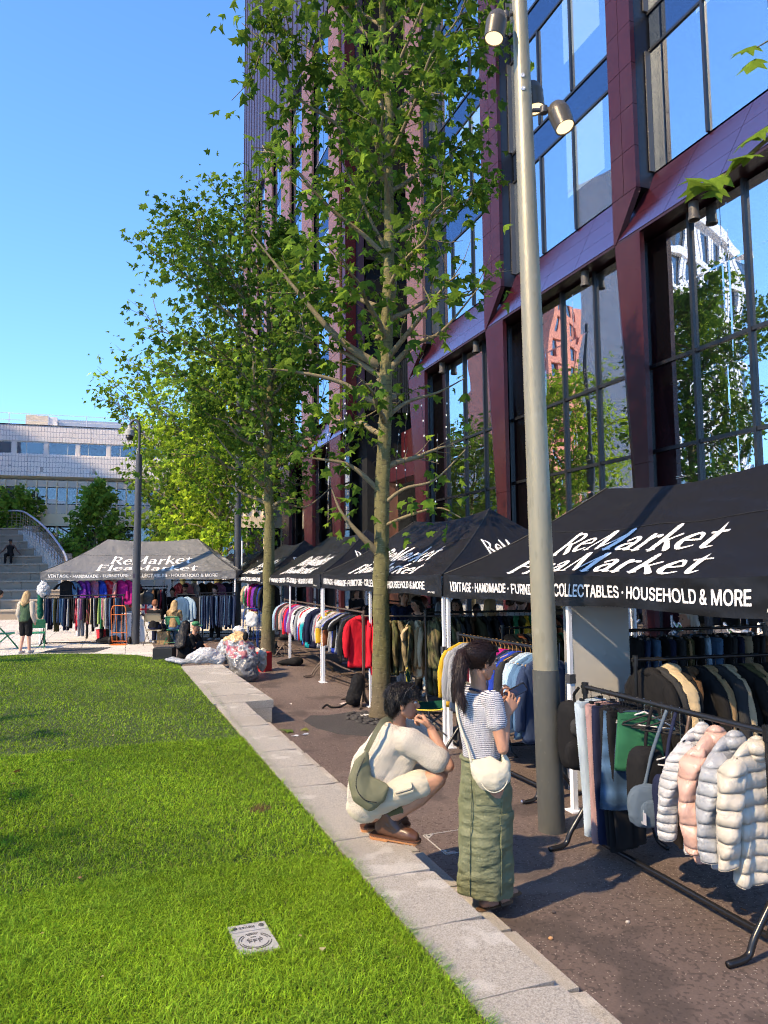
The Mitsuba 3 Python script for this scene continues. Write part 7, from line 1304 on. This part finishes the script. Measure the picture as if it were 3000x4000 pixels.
poly_bag('flat pale plastic wrapping lying at the tip of the lawn', [(V(-4.22, 14.35, .38), (.16, .12, .05)), (V(-3.95, 14.15, .38), (.14, .12, .05))], 'palegrey', 7)
k = poly_bag('large clear sack of clothes with a beige blanket on top leaning against the ledge end', [(V(-2.72, 14.02, .16), (.26, .22, .18)), (V(-2.80, 14.15, .42), (.30, .24, .22)), (V(-2.95, 14.3, .72), (.27, .22, .20))], (.11, .11, .12), 8, amp=.12)
vq_, fq_, *_rest = meshkit.WRITTEN[scene[k + '__film']['filename']]; _q = meshkit.fbm(vq_ * 7.5, 2, 4)[:, None]; _q2 = meshkit.noise(vq_ * 11, 9)[:, None]; _h = vq_[:, 2:3] + .10 * (_q - .5)
_mid = np.where(_q2 > .72, [.34, .02, .10], np.where(_q2 > .5, [.40, .13, .13], np.where(_q2 > .32, [.36, .38, .42], [.07, .07, .08])))
_col = np.where(_h > .76, np.array([.55, .36, .17]) * (.75 + .5 * _q2), np.where(_h > .46, _mid * .8 + .05, np.array([.075, .078, .085]) + .10 * _q2)); scene[k + '__film'] = mikit.ply((vq_, fq_), 'm_film', smooth=True, color=_col)
add('knot', wrinkle(soften(hull([(V(-2.74, 14.1, .86), (.05, .05, .09))]), .025, 3), .05, 12, 4), 'm_cloth_fine', k, smooth=True, color=COL['black']); add('white_bag', wrinkle(wrinkle(soften(hull([(V(-2.95, 14.5, .95), (.13, .10, .09))]), .02, 3), .09, 9, 4), .05, 21), 'm_film', k, smooth=True, color=(.6, .6, .6))
poly_bag('small yellow-white bag beside the beige blanket sack', [(V(-2.5, 14.6, .42), (.09, .08, .16)), (V(-2.5, 14.6, .3), (.1, .09, .2))], 'cream', 9)
k = thing('carton', 'red and white printed cardboard carton on the pavement beside the second tree', 'carton'); bo = V(-2.62, 15.45, 0); R = rotz(-.55)
add('box', boxf(bo, R @ X1, R @ Y1, -.14, .14, -.12, .12, 0, .40), 'm_paint', k, color=(.48, .012, .02)); add('label', boxf(bo, R @ X1, R @ Y1, -.1425, -.1405, -.11, .11, .03, .36), 'm_flat', k, color=(.68, .66, .64)); add('flap', loft([[bo + R @ V(-.14, y, .402) for y in (-.12, .12)] + [bo + R @ V(-.25, y, .47) for y in (.12, -.12)], [bo + R @ V(-.14, y, .406) for y in (-.12, .12)] + [bo + R @ V(-.25, y, .474) for y in (.12, -.12)]]), 'm_flat', k, color=(.66, .62, .55))
add('print', cat([poly_prism(Point(x, z).buffer(r_), 0, .003, R @ X1, Z, bo + R @ V(0, -.1205, 0), R @ -Y1) for x, z, r_ in ((-.03, .25, .055), (.04, .17, .03))]), 'm_flat', k, color=(.65, .6, .58))
k = thing('crate', 'black plastic crate beside the long-haired person at the end of the ledge', 'crate'); add('tub', cham(V(-4.62, 15.05, 0), X1, Y1, -.2, .2, -.15, .15, .0, .56, .01), 'm_dark', k)
# backpack and papers by the tall tree, camp chair, poles
B0_ = P(10.75, 3.62); k = thing('backpack', 'black backpack slumped on the pavement against the tall tree trunk', 'bag')
add('body', wrinkle(soften(fuse([hull([(B0_ + Z * .16, (.13, .13, .16)), (B0_ + V(.05, .02, .42), (.10, .10, .10))]), hull([(B0_ + V(-.06, -.08, .13), (.09, .07, .10))])]), .018, 5), .05, 10, 3), 'm_cloth_fine', k, smooth=True, color=COL['black']); add('strap', tube(bez([B0_ + V(-.08, -.08, .10), B0_ + V(-.22, -.1, .02), B0_ + V(-.36, -.14, .015), B0_ + V(-.44, -.12, .05), B0_ + V(-.50, -.18, .012)], 5), .016, 6), 'm_cloth_fine', k, smooth=True, color=COL['black'])
k = thing('camp_chair', 'green folding camp chair with yellow edging behind the white tent leg', 'camp chair'); c0 = V(.62, 9.05, 0); R = facing(95); W = lambda x, y, z: R @ V(x, y, z) + c0
def sheet(nm, pts, col): A = [W(*p) for p in pts]; m, _ = grid(lambda u, v: (np.multiply.outer((1 - u) * (1 - v), A[0]) + np.multiply.outer(u * (1 - v), A[1]) + np.multiply.outer(u * v, A[2]) + np.multiply.outer((1 - u) * v, A[3])) - .06 * (np.sin(np.pi * u) * np.sin(np.pi * v))[..., None] * Z, 8, 8); flatc(nm, m, k, col, True, 'm_cloth_fine'); add('edging', tube(np.vstack([bez([A[i], (A[i] + A[(i + 1) % 4]) / 2 - Z * .025, A[(i + 1) % 4]], 4)[:-1] for i in range(4)] + [A[:1]]), .010, 5), 'm_paint', k, smooth=True, color=COL['yellow'])
sheet('seat', [(-.26, -.22, .42), (.26, -.22, .42), (.24, .24, .46), (-.24, .24, .46)], (.006, .055, .034)); sheet('backrest', [(-.27, -.24, .44), (.27, -.24, .44), (.29, -.36, .86), (-.29, -.36, .86)], (.006, .055, .034))
for s in (-1, 1):
    for a, b in (((-.28 * s, -.30, 0), (.27 * s, .25, .46)), ((.28 * s, .28, 0), (.28 * s, -.25, .44)), ((-.26 * s, .28, 0), (.26 * s, -.28, .44)), ((-.26 * s, .28, .02), (.26 * s, .26, .44))): add('leg', tube([W(*a), W(*b)], .009, 6), 'm_dark_steel', k)
    add('back_post', tube([W(.28 * s, -.26, .0), W(.29 * s, -.36, .88)], .010, 6), 'm_dark_steel', k)
    for y in (-.3, .28): add('foot', tube([W(.28 * s, y, 0), W(.28 * s, y, .03)], .018, 8), 'm_rubber', k)
poly_bag('slumped cream fabric sack on the pavement beside the camp chair', [(V(.30, 9.55, .09), (.16, .13, .10)), (V(.52, 9.6, .08), (.15, .12, .09))], 'cream', 12, 'm_cloth_fine', .07)
k = thing('pole_bundle', 'bundle of rusty spare rail poles lying on the pavement under the rusty rail', 'poles')
for i in range(6): a = P(13.95 + RU(-.06, .06), 4.02 + .045 * i, .025 + .045 * (i % 2)); b = P(12.35 + RU(-.1, .1), 4.16 + .045 * i, .025 + .045 * (i % 2)); add('pole', tube([a, b], .022, 8), 'm_rust_metal', k, smooth=40)
k = thing('shoe_bag', 'black drawstring bag lying on the pavement at the foot of the long rail', 'bag'); add('body', wrinkle(soften(hull([(V(-2.0, 16.25, .1), (.16, .12, .1)), (V(-2.35, 16.35, .06), (.12, .1, .05))]), .03, 3), .04, 9), 'm_cloth_fine', k, smooth=True, color=COL['black'])
k = thing('laundry_bag', 'dark holdall on the paving under the right end of the trousers rail', 'bag'); add('body', wrinkle(soften(hull([(V(-8.55, 21.75, .1), (.22, .14, .1)), (V(-8.2, 21.75, .13), (.16, .14, .12))]), .03, 3), .05, 9), 'm_cloth_fine', k, smooth=True, color=COL['black'])
tv, tf = leaf_template(True); rr = np.random.default_rng(8)
def ground_leaf(lab, xyz, s_, col, tilt=.15): k = thing('fallen_leaf', lab, 'leaf'); A = rr.random() * 6.28; R = rotz(A) @ np.array([[1, 0, 0], [0, math.cos(tilt), -math.sin(tilt)], [0, math.sin(tilt), math.cos(tilt)]]); add('blade', ((tv * [1, 1, .5]) * s_ @ R.T + V(*xyz) + Z * .012 * 1, tf), 'm_leaf', k, color=np.array(col))
ground_leaf('fallen green plane leaf in the shade of the ledge end block', (-1.24, 9.62, .01), .20, (.14, .22, .05)); ground_leaf('smaller fallen yellow-green leaf beside the green one by the ledge end', (-1.08, 9.60, .008), .12, (.25, .26, .07)); ground_leaf('dry orange leaf on the pavement under the foreground rail', (2.19, 4.54, .006), .045, (.35, .16, .06), .4)
ground_leaf('dark dead leaf lying on the lawn near the far edge', (-6.18, 14.99, .36), .14, (.03, .04, .015)); ground_leaf('brown dead leaf on the lawn at the left', (-3.28, 6.41, .365), .08, (.06, .04, .015)); ground_leaf('grey-green dead leaf in the middle of the lawn', (-2.93, 6.81, .365), .09, (.12, .14, .07))
def scrap(lab, x, y, a, w, h, col): k = thing('paper_scrap', lab, 'litter'); R = rotz(a); m, _ = grid(lambda u, v: np.stack([(u - .5) * w, (v - .5) * h, .012 + .008 * np.sin(6 * u + 4 * v)], -1), 5, 5); add('sheet', (np.array(m[0]) @ R.T + V(x, y, 0), m[1]), 'm_flat', k, color=np.array(col))
scrap('white paper scrap on the pavement next to the fallen green leaf', -1.17, 9.32, .5, .09, .04, (.6, .62, .65)); scrap('crumpled bluish plastic scrap beside the white paper scrap', -1.05, 9.40, .9, .10, .04, (.4, .46, .55)); scrap('flat white paper on the pavement between the tarmac patch and the trunk', -.31, 10.62, .3, .16, .12, (.6, .58, .55)); scrap('pale paper strip lying near the slumped black backpack', -.68, 11.52, 1.0, .20, .09, (.5, .42, .38)); scrap('tiny white scrap on the pavement far from the tree', -1.52, 11.54, .2, .05, .03, (.65, .63, .6))
for i, (x, y) in enumerate(((1.43, 4.42), (.93, 4.24), (1.02, 4.55))): k = thing('chewing_gum', ['whitish lump on the pavement right of the skirt hem', 'orange-white stub on the pavement beside the near kerb', 'tiny dark stub between skirt and kerb'][i], 'litter'); add('lump', ell((x, y, .008), .014, .008, .010, sub=1), 'm_flat', k, smooth=True, color=[(.4, .36, .32), (.45, .25, .12), (.05, .04, .04)][i])
struct('channel_kerb', bsd(9.0, 14.4, 5.40, 5.62, -.05, .006), 'm_granite')
k = thing('drainage_grille', 'dark slatted drainage grille in the paving before the trousers rail', 'grille')
for i in range(14): add('bar', boxf(V(-8.6, 20.0, 0), fx, fy, -.75, .75, -.7 + .1 * i, -.66 + .1 * i, -.01, .003), 'm_dark_steel', k)
for i in range(5): add('cross_bar', boxf(V(-8.6, 20.0, 0), fx, fy, -.76 + .37 * i, -.73 + .37 * i, -.7, .65, -.01, .0015), 'm_dark_steel', k)
# drawings in white and green paint on the shop window at the right
k = thing('window_drawing', 'white and green painted plant drawing on the shop window under the nearest tent', 'drawing'); mat('leaf_paint', base_color=rgb(.10, .24, .08), roughness=.6); mat('blue_paint', base_color=rgb(.12, .22, .42), roughness=.6)
SCL = lambda pts: [(a * .952, b) for a, b in pts]
def stroke(pts, w=.018): q = arcp(SCL(pts), 6); add('white_line', poly_prism(LineString(q).buffer(w), 0, .004, U, Z, N * 10.938, -N), 'm_print_white', k)
def blade_(pts, m): add('painted_leaf', poly_prism(Polygon(arcp(SCL(pts + pts[:1]), 6)).buffer(0), -.001, .002, U, Z, N * 10.938, -N), m, k)
blade_([(10.98, 1.02), (10.75, .78), (10.5, .72), (10.2, .82), (10.5, .80), (10.75, .88)], 'm_leaf_paint'); stroke([(10.98, 1.06), (10.72, .74), (10.45, .68), (10.16, .84)]); stroke([(10.98, 1.04), (10.7, .92), (10.45, .95), (10.16, .86)]); stroke([(10.16, 1.1), (10.2, .6), (10.24, .2)], .024); stroke([(10.9, .44), (10.6, .36), (10.4, .42), (10.22, .32)]); blade_([(10.9, .44), (10.6, .40), (10.4, .45), (10.22, .33), (10.5, .34)], 'm_leaf_paint'); stroke([(10.16, .9), (10.0, 1.02), (9.8, 1.2)])
blade_([(12.3, .98), (12.2, .82), (12.1, .88), (12.0, 1.0), (12.15, .92)], 'm_leaf_paint'); stroke([(12.42, 1.12), (12.40, .7), (12.38, .3)], .02); stroke([(12.40, .84), (12.25, .76), (12.1, .84), (12.0, 1.04)], .014); stroke([(12.36, 1.0), (12.25, .9), (12.2, 1.0), (12.1, .94), (12.0, 1.04)], .014)
blade_([(14.05, 1.05), (13.85, .95), (13.75, 1.0), (13.9, 1.12)], 'm_blue_paint'); stroke([(14.05, 1.06), (13.85, .92), (13.72, 1.04)], .016); stroke([(13.72, 1.05), (13.6, .9), (13.46, .98)], .016); stroke([(13.72, 1.2), (13.70, .8), (13.74, .42)], .022)
for i in range(9): c_ = (13.28 - .16 * i - (.3 if i > 4 else 0), .70 + .05 * math.sin(i * 2)); add('white_ring', poly_prism(Point(*c_).buffer(.045).difference(Point(*c_).buffer(.034)), 0, .004, U, Z, N * 10.938, -N), 'm_print_white', k)
# scattered bits on the lawn
rl = np.random.default_rng(21); n_ = 260; xy_ = np.column_stack([rl.uniform(-9, .6, n_), 2.6 + 13 * rl.random(n_) ** 1.4]); ok_ = shapely.contains_xy(LAWN.buffer(-.1).difference(COVER), xy_[:, 0], xy_[:, 1]); xy_ = xy_[ok_]; n_ = len(xy_)
tv2, tf2 = leaf_template(False); an_ = rl.uniform(0, 6.28, n_); sz_ = rl.uniform(.012, .04, n_); cs_, sn2_ = np.cos(an_), np.sin(an_)
vl = np.stack([xy_[:, :1] + sz_[:, None] * (tv2[None, :, 0] * cs_[:, None] - tv2[None, :, 1] * sn2_[:, None]), xy_[:, 1:] + sz_[:, None] * (tv2[None, :, 0] * sn2_[:, None] + tv2[None, :, 1] * cs_[:, None]), LZ + .012 + .012 * rl.random((n_, 1)) + sz_[:, None] * tv2[None, :, 2]], -1).reshape(-1, 3)
pal_ = np.array([(.16, .09, .035), (.25, .19, .07), (.08, .05, .025), (.34, .30, .14)])[rl.integers(0, 4, n_)]
add('leaf_litter', (vl, (np.arange(n_)[:, None, None] * len(tv2) + tf2[None]).reshape(-1, 3)), 'm_flat', color=np.repeat(pal_, len(tv2), 0), kind='stuff', label='tiny dry leaf fragments scattered over the lawn', cat='leaf litter')
